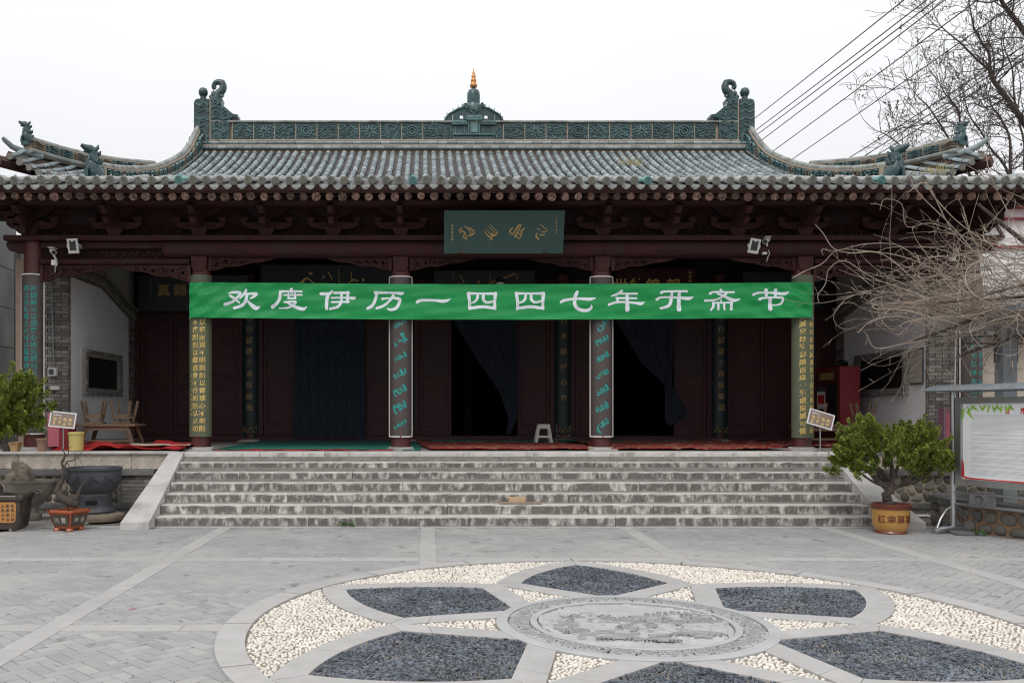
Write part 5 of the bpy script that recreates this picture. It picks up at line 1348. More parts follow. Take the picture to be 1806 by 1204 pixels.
def arabic(x, words, z0, step, label):
    c, mp = couplet(x, YC, zt(770), zt(487), brownp, teal_p, 'couplet_board', label, [])
    m = MB(); r_ = random.Random(int(x*31)+4)
    for i, w_ in enumerate(words):
        zc = z0-step*i; n = len(w_); X = 0; cells = []
        for ch in w_:
            vs, fs = glyph(ch, .03)
            a = [v[0] for v in vs]; cells.append((ch, max(a)-min(a)))
        tot = sum(q[1] for q in cells); sc_ = min(.20, .25/max(tot, 1.15)); rot = .55; X = -tot*sc_/2
        for ch, wd in cells:
            cx = X+wd*sc_/2; X += wd*sc_*.96
            vs, fs = glyph(ch, .05); yb = {'\uFEF0': -.10, '\uFEE6': -.15, '\uFEED': -.1, '\uFEE2': -.2}.get(ch, .12)
            put(m, ch, cx*math.cos(rot)-yb*sc_*math.sin(rot)+.0, zc+cx*math.sin(rot)+yb*sc_*math.cos(rot), sc_, mp, off=.003, bold=.05, rot=rot)
        for q in range(2):
            u = r_.uniform(-.06, .05); v = zc+r_.uniform(.03, .06); m.brush([(u, v, .004), (u+.03, v-.035, .007), (u+.055, v-.08, .003)], mp, .0035)
    m.build('calligraphy', teal_p, c)
    return c
AL = {'a': '\uFE8D', 'l': '\uFEDF', 'lm': '\uFEE0', 'y': '\uFEF3', 'w': '\uFEED', 'wf': '\uFEEE', 'mi': '\uFEE3', 'mf': '\uFEE2', 'm': '\uFEE1', 'kh': '\uFEA8', 'ym': '\uFEF4', 'rf': '\uFEAE', 'ni': '\uFEE7', 'nm': '\uFEE8', 'nf': '\uFEE6', 'bi': '\uFE91', 'af': '\uFE8E', 'tm': '\uFE98', 'ti': '\uFE97', 'qm': '\uFED8', 'th': '\uFE94', 'Yf': '\uFEF0', 'sm': '\uFEBC', 'lf': '\uFEDE', 'ai': '\uFECB', 'bf': '\uFE90', 'di': '\uFEA9', 'df': '\uFEAA', 'fi': '\uFED3', 'sf': '\uFEB2', 'hf': '\uFEEA', 'r': '\uFEAD'}
wd = lambda *k: [AL[q] for q in k][::-1]
arabic(-.43, [wd('a', 'l', 'mi', 'kh', 'lm', 'th'), wd('a', 'l', 'Yf'), wd('a', 'l', 'kh', 'ym', 'rf'), wd('bi', 'af', 'l', 'nm', 'wf'), wd('a', 'l', 'tm', 'af', 'm'), wd('y', 'wf', 'm'), wd('a', 'l', 'qm', 'ym', 'af', 'mi', 'th')], zt(571), .279, 'dark brown white-edged board with turquoise Arabic script on the column left of centre')
arabic(2.93, [wd('bi', 'ym', 'nf'), wd('y', 'qm', 'wf', 'm'), wd('a', 'l', 'ai', 'bi', 'af', 'di'), wd('ni', 'fi', 'sf'), wd('a', 'l', 'tm', 'bi', 'df'), wd('fi', 'ym', 'hf'), wd('ni', 'ai', 'mf')], zt(571), .279, 'dark brown white-edged board with turquoise Arabic script on the column right of centre')
# inner boards on the back columns
for i, (x, lb) in enumerate(((-3.78, 'narrow dark teal board on the inner column behind the left end of the banner'), (-.43, 'narrow dark teal board on the inner column hidden behind the left Arabic board'), (2.93, 'narrow dark board with pale cloud foot on the inner column by the white stool'), (6.30, 'narrow dark teal board on the inner column behind the right end of the banner'))):
    zq = lambda py: 1.65+(725-py)/1600*19.4
    c, mp = couplet(x, YB-.02, zq(765), zq(512), darkteal, dgold, 'couplet_board', lb, [('心存誠敬主道常新德', 0, zq(560), .24, .155)] if i != 2 else [('云水德更心竹', 0, zq(565), .33, .15)], border=True, R=.175, half=80, hooks=False, frame=darkteal)
    m = MB(); m.prism([(-.17, 0), (-.13, -.045), (.13, -.045), (.17, 0), (.17, .22), (-.17, .22)], lambda u, v, d: mp(u, zq(765)+v-.02, d), .002, .016)
    for q in range(6): spiral(m, -.12+.048*q, zq(765)+.06+.07*(q % 2), .034, lambda u, v, d: mp(u, v, .016+d), .012, .008, 1.4, q, 1, 1)
    m.build('cloud_foot', [darkteal if i != 2 else slate_m, dgold], c)

# ------------------------------------------------------------------ horizontal name boards
def tilt_board(name, label, x0, x1, z0, z1, y0, tilt, mat, th=.03, frame=None):
    c = thing(name, label, 'plaque', ((x0+x1)/2, y0, z0)); ct, st_ = math.cos(tilt), math.sin(tilt)
    mp = lambda u, v, d: (x0+u, y0-v*st_-d*ct, z0+v*ct-d*st_)
    m = MB(); m.prism([(0, 0), (x1-x0, 0), (x1-x0, z1-z0), (0, z1-z0)], mp, -th, 0); m.build('board', mat, c)
    if frame:
        W_, H_ = x1-x0, z1-z0
        for (a, b, c_, d_) in ((0, W_, 0, .05), (0, W_, H_-.05, H_), (0, .05, .052, H_-.052), (W_-.05, W_, .052, H_-.052)):
            m = MB(); m.prism([(a, c_), (b, c_), (b, d_), (a, d_)], mp, 0, .02); m.build('frame', frame, c)
    return c, mp
c, mp = tilt_board('name_board', 'tilted dark green board with four brownish calligraphic marks above the middle bay', .283, 2.20, 4.19, 4.87, 14.62, .32, greenp)
m = MB()
def sg(L, o, s_=1): 
    for k, st_ in enumerate(L): m.brush([(o+a*.0122*s_, .34+b*.0122*s_, w_*.0122*s_) for a, b, w_ in st_], mp, .002+k*.0004)
sg([[(-9, -2, 1), (-10, 3, 1.5), (-6, 5, 1)], [(-4, 8, 1), (2, 4, 1.8), (6, -4, 1)], [(-8, 2, 1.2), (-3, -1, 1.8), (-5, -5, 1)], [(2, -5, 1.5), (8, -2, 2), (9, 2, 1)], [(-2, -8, 2), (-1, -3, 1)], [(3, 6, 1), (8, 2, 1.5)], [(-6, -6, 1), (0, -9, 1.6)]], .37)
sg([[(-2, 10, .6), (8, 0, .8)], [(-5, 8, .6), (5, -1, .8)], [(-10, 2, .6), (-3, -6, 1.8), (2, -5, 1.5)], [(-7, 4, .6), (0, -4, 1)], [(0, -2, 2), (4, -4, 2), (8, -1, 1.5)], [(-1, -9, 2.2), (2, -9, 1)]], .76)
sg([[(-5, 6, 1), (-9, 1, 2.2), (-6, -3, 1)], [(-5, -3, 1.6), (2, 8, 2), (5, 8, 1.4), (-2, -6, 2)], [(1, 0, 1.5), (6, -5, 1.2), (3, -8, 1.2), (0, -5, 1)], [(10, 5, 1.6), (6, 1, 2), (7, -2, 1.5), (4, -3, 1)]], 1.16)
sg([[(-2, 10, .8), (7, 2, 1), (0, 0, 1.2)], [(-6, 5, 1), (-3, 3, 1.4)], [(4, -3, 1.5), (-2, -4, 1.5)], [(-6, -2, 2.2), (-7, -5, 2), (-4, -9, 2.4)]], 1.56)
for v in range(5): m.brush([(.125, .46-v*.055, .018), (.135, .435-v*.055, .02)], mp, .002); m.brush([(1.79, .56-v*.055, .008), (1.795, .53-v*.055, .01)], mp, .002)
m.build('calligraphy', dgold, c)
m = MB()
for u in (.28, 1.62): m.lathe([(.032, -.01), (.032, .01), (.02, .02)], mp(u, .03, .02), 10)
m.build('stud', rend_m, c)
zq = lambda py: 1.65+(725-py)/1600*19.2; xq = lambda px: (px-752)/1600*19.2
c, mp = tilt_board('inner_name_board', 'dark framed board with two golden characters in the leftmost bay of the porch', xq(245), xq(440), zq(548), zq(486), 19.2, .12, darkteal, frame=blackboard)
m = MB(); put(m, '真', xq(290)-xq(245), zq(512)-zq(548), .27, mp, bold=.02, sx=1.05); put(m, '歸', xq(319)-xq(245), zq(512)-zq(548), .27, mp, bold=.02, sx=1.05)
for k in range(5): put(m, '之', xq(267)-xq(245), .62-k*.075, .05, mp)
m.build('lettering', dgold, c)
c, mp = tilt_board('inner_name_board', 'dark board with sweeping golden strokes showing above the banner left of centre', xq(462), xq(690), zq(552), zq(468), 19.2, .12, darkteal)
m = MB()
for st_ in ([(532, 500, 6), (542, 491, 3), (553, 499, 2)], [(546, 482, 2), (549, 485, 2)], [(549, 481, 2), (552, 484, 2)], [(572, 488, 2.5), (570, 491, 1.5)], [(580, 481, 2), (584, 487, 2), (587, 495, 1)], [(598, 477, 1), (599, 499, 1)], [(616, 499, 1.5), (624, 494, 3), (632, 496, 2)], [(620, 480, 1), (621, 496, 1.2)], [(640, 491, 1), (641, 494, 4), (641, 497, 1)], [(532, 500, 4), (560, 520, 6), (600, 505, 3)], [(600, 500, 2), (610, 525, 5), (640, 515, 4)]):
    m.brush([(xq(a)-xq(462), zq(b)-zq(552), w_*.012) for a, b, w_ in st_], mp, .003)
m.build('calligraphy', gold, c)
c, mp = tilt_board('inner_name_board', 'blue-grey board with golden strokes half hidden behind the middle of the banner', xq(765), xq(943), zq(545), zq(478), 19.2, .12, slateboard)
m = MB()
for st_ in ([(797, 483, 1), (800, 497, 1)], [(811, 487, 3), (815, 492, 2), (818, 499, 3)], [(844, 497, 5), (843, 501, 2)], [(862, 500, 2), (880, 494, 5), (895, 488, 3), (906, 484, 4)], [(911, 484, 2), (911, 496, 1.5)], [(864, 484, 1), (865, 496, 1)], [(810, 500, 3), (840, 520, 5), (880, 505, 3)]):
    m.brush([(xq(a)-xq(765), zq(b)-zq(545), w_*.012) for a, b, w_ in st_], mp, .003)
m.build('calligraphy', dgold, c)
c, mp = tilt_board('inner_name_board', 'red-brown board with bold golden characters peeping over the banner right of centre', xq(1085), xq(1225), zq(548), zq(474), 19.2, .12, wood)
m = MB()
for px, ch in ((1094, '世'), (1122, '德'), (1150, '錦'), (1186, '報')): put(m, ch, xq(px)-xq(1085), zq(505)-zq(548), .34, mp, bold=.02, sx=.9)
for k in range(3): put(m, '年', xq(1215)-xq(1085), .80-k*.09, .07, mp)
m.build('lettering', gold, c)
c, mp = tilt_board('inner_name_board', 'plain dark board high in the bay beside the right end of the banner', xq(1308), xq(1452), zq(545), zq(480), 19.2, .12, darkteal, frame=blackboard)

# ------------------------------------------------------------------ curtains
def curtain(label, outline, y=19.44, folds=26, seed=1):
    # outline: list of (t_down, x_left, x_right, z)
    m = MB(); nu, nv_ = 60, 44; r_ = random.Random(seed); ph = [r_.uniform(0, 6.28) for _ in range(4)]
    for j in range(nv_+1):
        t = j/nv_; xl = float(np.interp(t, [o[0] for o in outline], [o[1] for o in outline])); xr = float(np.interp(t, [o[0] for o in outline], [o[2] for o in outline])); z = float(np.interp(t, [o[0] for o in outline], [o[3] for o in outline]))
        zr = float(np.interp(t, [o[0] for o in outline], [o[4] if len(o) > 4 else o[3] for o in outline]))
        amp = min(.03, (xr-xl)/folds*.5)
        for i in range(nu+1):
            s = i/nu; m.v.append((xl+(xr-xl)*s, y-.03+amp*math.sin(s*folds*PI+ph[0]+.8*math.sin(t*4))+amp*.5*math.sin(s*folds*.47*PI+ph[1]), z+(zr-z)*s))
    for j in range(nv_):
        for i in range(nu): a = j*(nu+1)+i; m.f.append((a, a+1, a+nu+2, a+nu+1)); m.m.append(0)
    o = m.build('door_curtain', navy, smooth=3); return tag(o, label, 'curtain', 'dark curtains at the hall doors')
X9 = lambda px: (px-752)/1600*19.44; Z9 = lambda py: 1.65+(725-py)/1600*19.44
curtain('dark blue curtain hanging straight down over the doors left of centre', [(0, X9(520), X9(643), Z9(535)), (1, X9(519), X9(644), Z9(773))], folds=30)
curtain('dark blue curtain pulled diagonally to the right in the middle doorway', [(0, X9(799), X9(913), Z9(535)), (.14, X9(800), X9(913), Z9(568)), (.45, X9(848), X9(913), Z9(645)), (.65, X9(880), X9(914), Z9(690)), (.82, X9(897), X9(912), Z9(738)), (1, X9(892), X9(900), Z9(765))], folds=16, seed=2)
curtain('dark blue curtain tied back in a knot in the doorway right of centre', [(0, X9(1084), X9(1192), Z9(535)), (.12, X9(1086), X9(1190), Z9(565)), (.4, X9(1130), X9(1186), Z9(640)), (.58, X9(1168), X9(1184), Z9(676)), (.62, X9(1172), X9(1187), Z9(684)), (.9, X9(1172), X9(1214), Z9(742), Z9(728)), (1, X9(1181), X9(1188), Z9(752), Z9(748))], folds=14, seed=3)

# ------------------------------------------------------------------ carpets
def carpet(label, x0, x1, y0, y1, mat, wave=.006, th=.012, seed=1, z=FL+.004, skew=0, name='carpet'):
    r_ = random.Random(seed); nx, ny = 60, 14; m = MB(); ph = [r_.uniform(0, 6.28) for _ in range(5)]
    def zz(x, y): return z+th+wave*(1+math.sin(x*5+ph[0]+y*3))*(.5+.5*math.sin(x*13+ph[1]-y*9))+wave*.5*(1+math.sin(y*17+x*3+ph[2]))
    for q in range(2):
        for j in range(ny+1):
            for i in range(nx+1):
                x = x0+(x1-x0)*i/nx+skew*(j/ny); y = y0+(y1-y0)*j/ny+(.02*math.sin(x*9+ph[3])+.012*math.sin(x*23) if j in (0,) else 0)
                m.v.append((x, y, zz(x, y)-(th if q else 0)))
    N_ = (nx+1)*(ny+1)
    for q in range(2):
        for j in range(ny):
            for i in range(nx): a = q*N_+j*(nx+1)+i; m.f.append((a, a+1, a+nx+2, a+nx+1)); m.m.append(0)
    for i in range(nx): m.f.append((i, i+1, N_+i+1, N_+i)); m.m.append(0)
    o = m.build(name, mat, smooth=1.0); return tag(o, label, 'carpet')
carpet('green felt carpet lying along the porch left of centre', -3.55, -.1, 15.0, 19.3, greencl, seed=2)
carpet('bright red crumpled carpet in front of the wooden table at left', -6.1, -3.95, 14.85, 16.4, redcl, wave=.045, seed=3)
carpet('thin red felt edge running along the left part of the porch', -3.5, -.55, 14.93, 15.02, redcl, wave=.006, seed=13)
carpet('red patterned rug with cream figures behind the white stool', .05, 3.0, 15.05, 18.6, redrug, seed=4, z=FL+.022, skew=-.3)
carpet('red rug with golden scroll border in the bay right of centre', 3.02, 6.0, 15.05, 19.0, redrug, wave=.012, seed=5, z=FL+.02)
carpet('beige mat lying over the red carpet by the gold-lettered column', -5.0, -3.9, 15.0, 15.5, beige, wave=.004, seed=6, z=FL+.085)
carpet('green felt carpet under the inner columns at the back of the porch', .1, 6.2, 18.7, 19.4, greencl, seed=7, z=FL+.03)
carpet('narrow red carpet by the vending machine', 6.0, 8.4, 16.2, 18.7, redrug, wave=.02, seed=8)

# ------------------------------------------------------------------ furniture of the porch
def wood_table(loc, W_, D_, H_, label):
    t = thing('wooden_table', label, 'table', loc); x, y, z = loc
    for i in range(4):
        a = -D_/2+D_*i/4; m = MB(); m.box(x-W_/2, x+W_/2, y+a+.004, y+a+D_/4-.004, z+H_-.04, z+H_, bev=.006); m.build('tabletop_board', oldwood, t)
    for sx in (-1, 1):
        for sy in (-1, 1):
            p0 = Vector((x+sx*(W_/2-.16), y+sy*(D_/2-.06), z+H_-.04)); p1 = Vector((x+sx*(W_/2-.03), y+sy*(D_/2-.01), z))
            m = MB(); m.tube([p0, p1], [.042, .036], n=4); m.build('leg', oldwood, t)
    m = MB(); m.box(x-W_/2+.12, x+W_/2-.12, y-D_/2+.04, y-D_/2+.07, z+H_-.11, z+H_-.04, bev=.004); m.box(x-W_/2+.12, x+W_/2-.12, y+D_/2-.07, y+D_/2-.04, z+H_-.11, z+H_-.04, bev=.004); m.build('apron', oldwood, t)
    for sy in (-1, 1):
        m = MB(); m.box(x-W_/2+.08, x+W_/2-.08, y+sy*(D_/2-.03)-.015, y+sy*(D_/2-.03)+.015, z+.12, z+.155, bev=.004); m.build('stretcher', oldwood, t)
    return t
def stool_up(loc, W_, D_, H_, label, group=None, rz=0):       # a bench turned upside down: seat at the bottom, legs in the air
    t = thing('upturned_stool', label, 'stool', (0, 0, 0), group)
    m = MB(); m.box(-W_/2, W_/2, -D_/2, D_/2, 0, .03, bev=.006); m.build('seat', oldwood, t)
    for sx in (-1, 1):
        for sy in (-1, 1):
            m = MB(); m.tube([(sx*(W_/2-.06), sy*(D_/2-.05), .03), (sx*(W_/2-.0), sy*(D_/2-.0), H_)], [.022, .026], n=4); m.build('leg', oldwood, t)
    for sy in (-1, 1):
        m = MB(); m.prism([(-W_/2+.05, .09), (W_/2-.05, .09), (W_/2-.03, .18), (.08, .16), (0, .175), (-.08, .16), (-W_/2+.03, .18)], lambda u, v, d, sy=sy: (u, sy*(D_/2-.04)-d, v), -.01, .01); m.build('rail', oldwood, t)
    for sx in (-1, 1):
        m = MB(); m.box(sx*(W_/2-.045)-.012, sx*(W_/2-.045)+.012, -D_/2+.05, D_/2-.05, .13, .17, bev=.004); m.build('rail', oldwood, t)
    t.location = loc; t.rotation_euler = (0, 0, rz); return t
wood_table((-5.55, 16.0, FL), 1.02, .62, .43, 'low weathered wooden table on the red carpet at the left end of the porch')
s1 = stool_up((-5.84, 15.95, FL+.432), .36, .30, .40, 'upturned wooden stool at the front left on the low table', None, .15)
s2 = dup(s1, (-5.36, 16.1, FL+.432), -.12, 'upturned wooden stool at the right end of the low table')
wood_table((7.62, 16.9, FL), 1.5, .6, .40, 'dark wooden table behind the juniper at the right end of the porch')
s3 = dup(s1, (7.23, 16.95, FL+.402), .05, 'upturned wooden stool beside the red machine, its legs against the white wall')
s4 = dup(s1, (8.12, 16.85, FL+.402), -.1, 'pale upturned wooden stool nearest the right brick pillar')
st = thing('plastic_stool', 'small white plastic stool standing on the porch in front of the doors', 'stool', (2.32, 18.0, FL))
m = MB(); x, y, z = 2.32, 18.0, FL+.03; m.box(x-.12, x+.12, y-.12, y+.12, z+.34, z+.37, bev=.01); m.build('seat', plasticw, st)
for sx in (-1, 1):
    for sy in (-1, 1): m = MB(); m.tube([(x+sx*.095, y+sy*.095, z+.34), (x+sx*.15, y+sy*.15, z)], [.028, .024], n=6); m.build('leg', plasticw, st)
m = MB(); m.box(x-.13, x+.13, y-.155, y-.125, z+.10, z+.14, bev=.006); m.box(x-.13, x+.13, y+.125, y+.155, z+.10, z+.14, bev=.006); m.box(x-.112, x+.112, y-.125, y-.10, z+.28, z+.34); m.build('stretcher', plasticw, st)
# vending machine
vm_ = thing('vending_machine', 'tall dark red cabinet machine with a paper notice beside the right wall of the porch', 'vending machine', (8.2, 18.2, FL))
m = MB(); m.box(8.03, 8.42, 17.6, 18.76, FL+.03, FL+1.53, bev=.012); m.build('body', maroon, vm_)
vb = lambda nm, y0, y1, z0, z1, mt, d: (lambda m: m.build(nm, mt, vm_))(MB().box(8.03-d, 8.032, y0, y1, FL+z0, FL+z1))
vb('front_panel', 17.66, 18.70, .10, 1.48, wood_col, .010); vb('top_label', 17.85, 18.5, 1.28, 1.42, dgold, .014); vb('notice', 18.25, 18.62, .70, 1.15, paper, .014); vb('notice_heading', 18.25, 18.62, 1.05, 1.15, dgal, .018)
vb('notice_print', 18.28, 18.58, .80, .98, redp, .017); vb('dispenser_window', 17.75, 18.1, .45, 1.2, blackboard, .014)
m = MB(); m.tube(catmull([(8.08, 17.8, FL+1.56), (8.18, 17.9, FL+1.60), (8.30, 18.0, FL+1.59), (8.36, 18.2, FL+1.57)], 4), [.05+.03*math.sin(i*1.1)**2 for i in range(13)], n=8); b_ = m.build('dark_bundle', black_m, smooth=1); tag(b_, 'dark crumpled bundle lying on top of the red machine', 'bag')
# wall notice on the right
c = thing('wall_notice', 'small framed notice of printed lines on the right white wall beside the blackboard', 'notice', (8.78, 16.3, 2.1))
m = MB(); m.box(8.775, 8.805, 16.05, 16.48, 2.13, 2.78, bev=.004); m.build('frame', dgal, c)
m = MB(); m.box(8.770, 8.776, 16.08, 16.45, 2.16, 2.75); m.build('sheet', beige, c)
m = MB()
for k in range(17): m.box(8.7675, 8.7698, 16.11, 16.42-rng.uniform(0, .08), 2.20+k*.031, 2.206+k*.031)
m.build('print_lines', greyp, c)
# standing signs
def sign(px, py, d, tilt, wm, hm, basey, label, rz=0):
    p = P(px, py, d); c = thing('standing_sign', label, 'sign', (p.x, d, FL)); ct, st_ = math.cos(tilt), math.sin(tilt)
    mp = lambda u, v, dd: (p.x+u*ct-v*st_, d-.01-dd+v*.15, p.z+u*st_+v*ct)
    m = MB(); m.prism([[(-wm/2, -hm/2), (wm/2, -hm/2), (wm/2, hm/2), (-wm/2, hm/2)], [(-wm/2+.02, -hm/2+.02), (wm/2-.02, -hm/2+.02), (wm/2-.02, hm/2-.02), (-wm/2+.02, hm/2-.02)]], mp, -.01, .008); m.build('frame', whitep, c)
    m = MB(); m.prism([(-wm/2+.018, -hm/2+.018), (wm/2-.018, -hm/2+.018), (wm/2-.018, hm/2-.018), (-wm/2+.018, hm/2-.018)], mp, -.008, .003); m.build('panel', signb, c)
    m = MB()
    for i, ch in enumerate('宗教场所'): put(m, ch, -.125+.083*i, .005, .062, mp, off=.005, bold=.025)
    for i, ch in enumerate('游客止步'): put(m, ch, -.125+.083*i, -.062, .062, mp, off=.005, bold=.025)
    m.build('lettering', signf, c)
    m = MB()
    for i, ch in enumerate('温馨提示'): put(m, ch, -.145+.035*i, .068, .032, mp, off=.005, bold=.02)
    m.build('small_lettering', whitep, c)
    m = MB(); m.tube([(p.x-.0, d+.015, FL+.01), (p.x, d+.015, p.z-hm*.3)], .011, n=8); m.build('post', steel, c)
    m = MB(); m.lathe([(.10, 0), (.10, .008), (.02, .02)], (p.x, d+.015, FL+.004), 18); m.build('foot', steel, c)
sign(111, 740, 14.75, -.10, .425, .255, 0, 'small brown sign in a white frame at the left end of the terrace')
sign(1447, 739, 14.75, -.29, .425, .255, 0, 'small brown sign leaning askew by the right gold-lettered column')
# bins and boxes
c = thing('yellow_bin', 'yellow plastic bin with a rim on the terrace beside the left sign', 'bin', (-5.72, 14.85, FL))
m = MB(); m.lathe([(.095, 0), (.115, .01), (.122, .29), (.105, .292), (.10, .03)], (-5.73, 14.85, FL+.004), 24); m.build('tub', yellowp, c, smooth=.8)
m = MB(); m.lathe([(.125, .27), (.134, .272), (.134, .30), (.12, .312), (.11, .30)], (-5.73, 14.85, FL+.004), 24); m.build('rim', yellowp, c, smooth=.8)
c = thing('donation_cabinet', 'pink and red metal cabinet on feet standing by the leftmost column', 'cabinet', (-6.05, 15.3, FL))
m = MB(); m.box(-6.33, -6.13, 15.15, 15.50, FL+.06, FL+.62, bev=.006); m.build('side_panel', pink, c); m = MB(); m.box(-6.128, -5.98, 15.15, 15.50, FL+.06, FL+.60, bev=.006); m.build('body', maroon, c)
for a in (-6.30, -6.03):
    m = MB(); m.box(a, a+.05, 15.2, 15.45, FL, FL+.06); m.build('foot', maroon, c)
c = thing('donation_cabinet', 'mauve metal cabinet standing in front of the right brick pillar', 'cabinet', (9.0, 15.35, FL))
m = MB(); m.box(8.80, 9.28, 15.42, 15.62, FL+.02, FL+.72, bev=.006); m.build('body', M('mauve_paint', (.20, .11, .14), (.24, .14, .17), 4, rough=.5), c)
m = MB(); m.box(8.84, 9.24, 15.412, 15.42, FL+.10, FL+.62); m.build('panel', pink, c)
# ------------------------------------------------------------------ lamps, cameras, wires on the hall
def floodlight(px, py, label, roll):
    d = 14.95; p = P(px, py, d); c = thing('floodlight', label, 'floodlight', tuple(p)); ct, st_ = math.cos(roll), math.sin(roll)
    mp = lambda u, v, dd: (p.x+u*ct-v*st_, d-dd-.25*v, p.z+u*st_+v*ct)
    m = MB(); m.prism([[(-.085, -.115), (.085, -.115), (.085, .115), (-.085, .115)], [(-.055, -.075), (.055, -.075), (.055, .085), (-.055, .085)]], mp, -.02, .02); m.build('housing', plasticw, c)
    m = MB(); m.prism([(-.057, -.078), (.057, -.078), (.057, .088), (-.057, .088)], mp, -.03, .006); m.build('glass', lampgl, c)
    m = MB(); m.prism([(-.022, .088), (.022, .088), (.015, .066), (-.015, .066)], mp, .006, .022); m.build('sensor', plasticw, c)
    m = MB(); m.prism([(-.10, -.03), (-.09, -.03), (-.09, .03), (-.10, .03)], mp, -.10, .01); m.prism([(.09, -.03), (.10, -.03), (.10, .03), (.09, .03)], mp, -.10, .01); m.prism([(-.10, -.02), (.10, -.02), (.10, .02), (-.10, .02)], mp, -.11, -.10); m.build('bracket', plasticw, c)
floodlight(129, 434, 'white solar floodlight fixed to the beam at the left end of the hall', .05)
floodlight(1330, 434, 'white solar floodlight leaning on the beam right of the middle beside the camera', -.16)
def seccam(px, py, d, label, dirx, s_=1.0):
    p = P(px, py, d); c = thing('security_camera', label, 'camera', tuple(p)); D = Vector((dirx, -.55, -.25)).normalized()
    m = MB(); m.tube([p-D*.09*s_, p+D*.09*s_], [.042*s_, .045*s_], n=10); m.build('body', plasticw, c, smooth=.8)
    m = MB(); m.tube([p+D*.088*s_, p+D*.10*s_], [.038*s_, .034*s_], n=10); m.build('lens', black_m, c)
    m = MB(); m.box(p.x-.05*s_, p.x+.05*s_, p.y-.09*s_, p.y+.08*s_, p.z+.045*s_, p.z+.055*s_, bev=.003); m.build('hood', plasticw, c)
    m = MB(); m.tube([p-D*.03+Vector((0, 0, -.04)), p+Vector((.03, .06, -.12*s_)), p+Vector((0, .16, -.15*s_))], .016, n=7); m.box(p.x-.05, p.x+.03, p.y+.05, p.y+.12, p.z-.22*s_, p.z-.13*s_, bev=.005); m.build('mount', plasticw, c)
    m = MB(); m.tube(catmull([p+Vector((.02, .05, -.12)), p+Vector((.06, .03, -.2)), p+Vector((.03, .02, -.27)), p+Vector((.02, .05, -.34))], 4), .006, n=5); m.build('cable', plasticw, c)
seccam(93, 443, 14.9, 'white security camera with hanging cable by the leftmost column', .35)
seccam(1352, 424, 14.95, 'white security camera beside the right floodlight above the banner', -.4)
seccam(1686, 443, 14.9, 'small white security camera behind the bare vines on the right', -.3, .7)
c = thing('hanging_lamp', 'white hanging lamp on a thin rod just over the middle of the banner', 'lamp', tuple(P(882, 500, 16.6)))
p = P(882, 500, 16.6); m = MB(); m.tube([p+Vector((0, 0, .1)), p+Vector((0, 0, 1.6))], .006, n=6); m.build('rod', black_m, c)
m = MB(); m.lathe([(.012, .19), (.02, .15), (.045, .11), (.075, .085), (.078, .075)], tuple(p), 18); m.build('cap', steel, c, smooth=.8)
m = MB(); m.lathe([(.07, .075), (.085, .06), (.085, .02), (.06, .015)], tuple(p), 18); m.build('socket', black_m, c, smooth=.8)
m = MB(); m.lathe([(.078, .015), (.078, -.12), (.06, -.16), (.01, -.18)], tuple(p), 18); m.build('shade', plasticw, c, smooth=.8)
c = thing('meter_box', 'small cream meter box with a screen on the left brick pillar', 'meter', tuple(P(93, 656, 15.86)))
p = P(93, 656, 15.86); m = MB(); m.box(p.x-.075, p.x+.075, p.y-.05, p.y+.04, p.z-.075, p.z+.075, bev=.01); m.build('case', plasticw, c)
m = MB(); m.box(p.x-.05, p.x+.035, p.y-.055, p.y-.05, p.z-.045, p.z+.05); m.build('screen', dgal, c)
m = MB(); q = P(97, 684, 15.86); m.box(q.x-.08, q.x+.08, q.y-.02, q.y+.03, q.z-.035, q.z+.035, bev=.006); o = m.build('junction_box', plasticw); tag(o, 'white junction box below the meter on the left brick pillar', 'box')
m = MB(); a = P(90, 492, 15.87); b = P(95, 648, 15.87); m.tube([a, b], .011, n=7)
for k in range(4): q = a.lerp(b, (k+.5)/4); m.box(q.x-.03, q.x+.03, q.y-.015, q.y+.02, q.z-.008, q.z+.008)
m.tube([P(95, 666, 15.87), P(96, 680, 15.87)], .01, n=6); o = m.build('conduit_pipe', gal); tag(o, 'thin grey conduit running down the left brick pillar to the meter', 'pipe')
m = MB(); m.tube([P(1687, 540, 15.8), P(1682, 770, 15.8)], .011, n=7); o = m.build('conduit_pipe', whitep); tag(o, 'thin white pipe running down beside the rightmost column', 'pipe')
# wooden blocks lying on the second step
m = MB(); m.box(1.07, 1.68, 13.235, 13.31, 2*RH+.002, 2*RH+.04, bev=.003); o = m.build('wood_plank', millst); tag(o, 'grey wooden plank lying on the second step from the ground', 'plank')
m = MB(); m.box(1.21, 1.46, 13.32, 13.40, 2*RH+.002, 2*RH+.105, bev=.003); o = m.build('wood_block', timber); tag(o, 'fresh pale wooden block on the second step behind the plank', 'wood block')

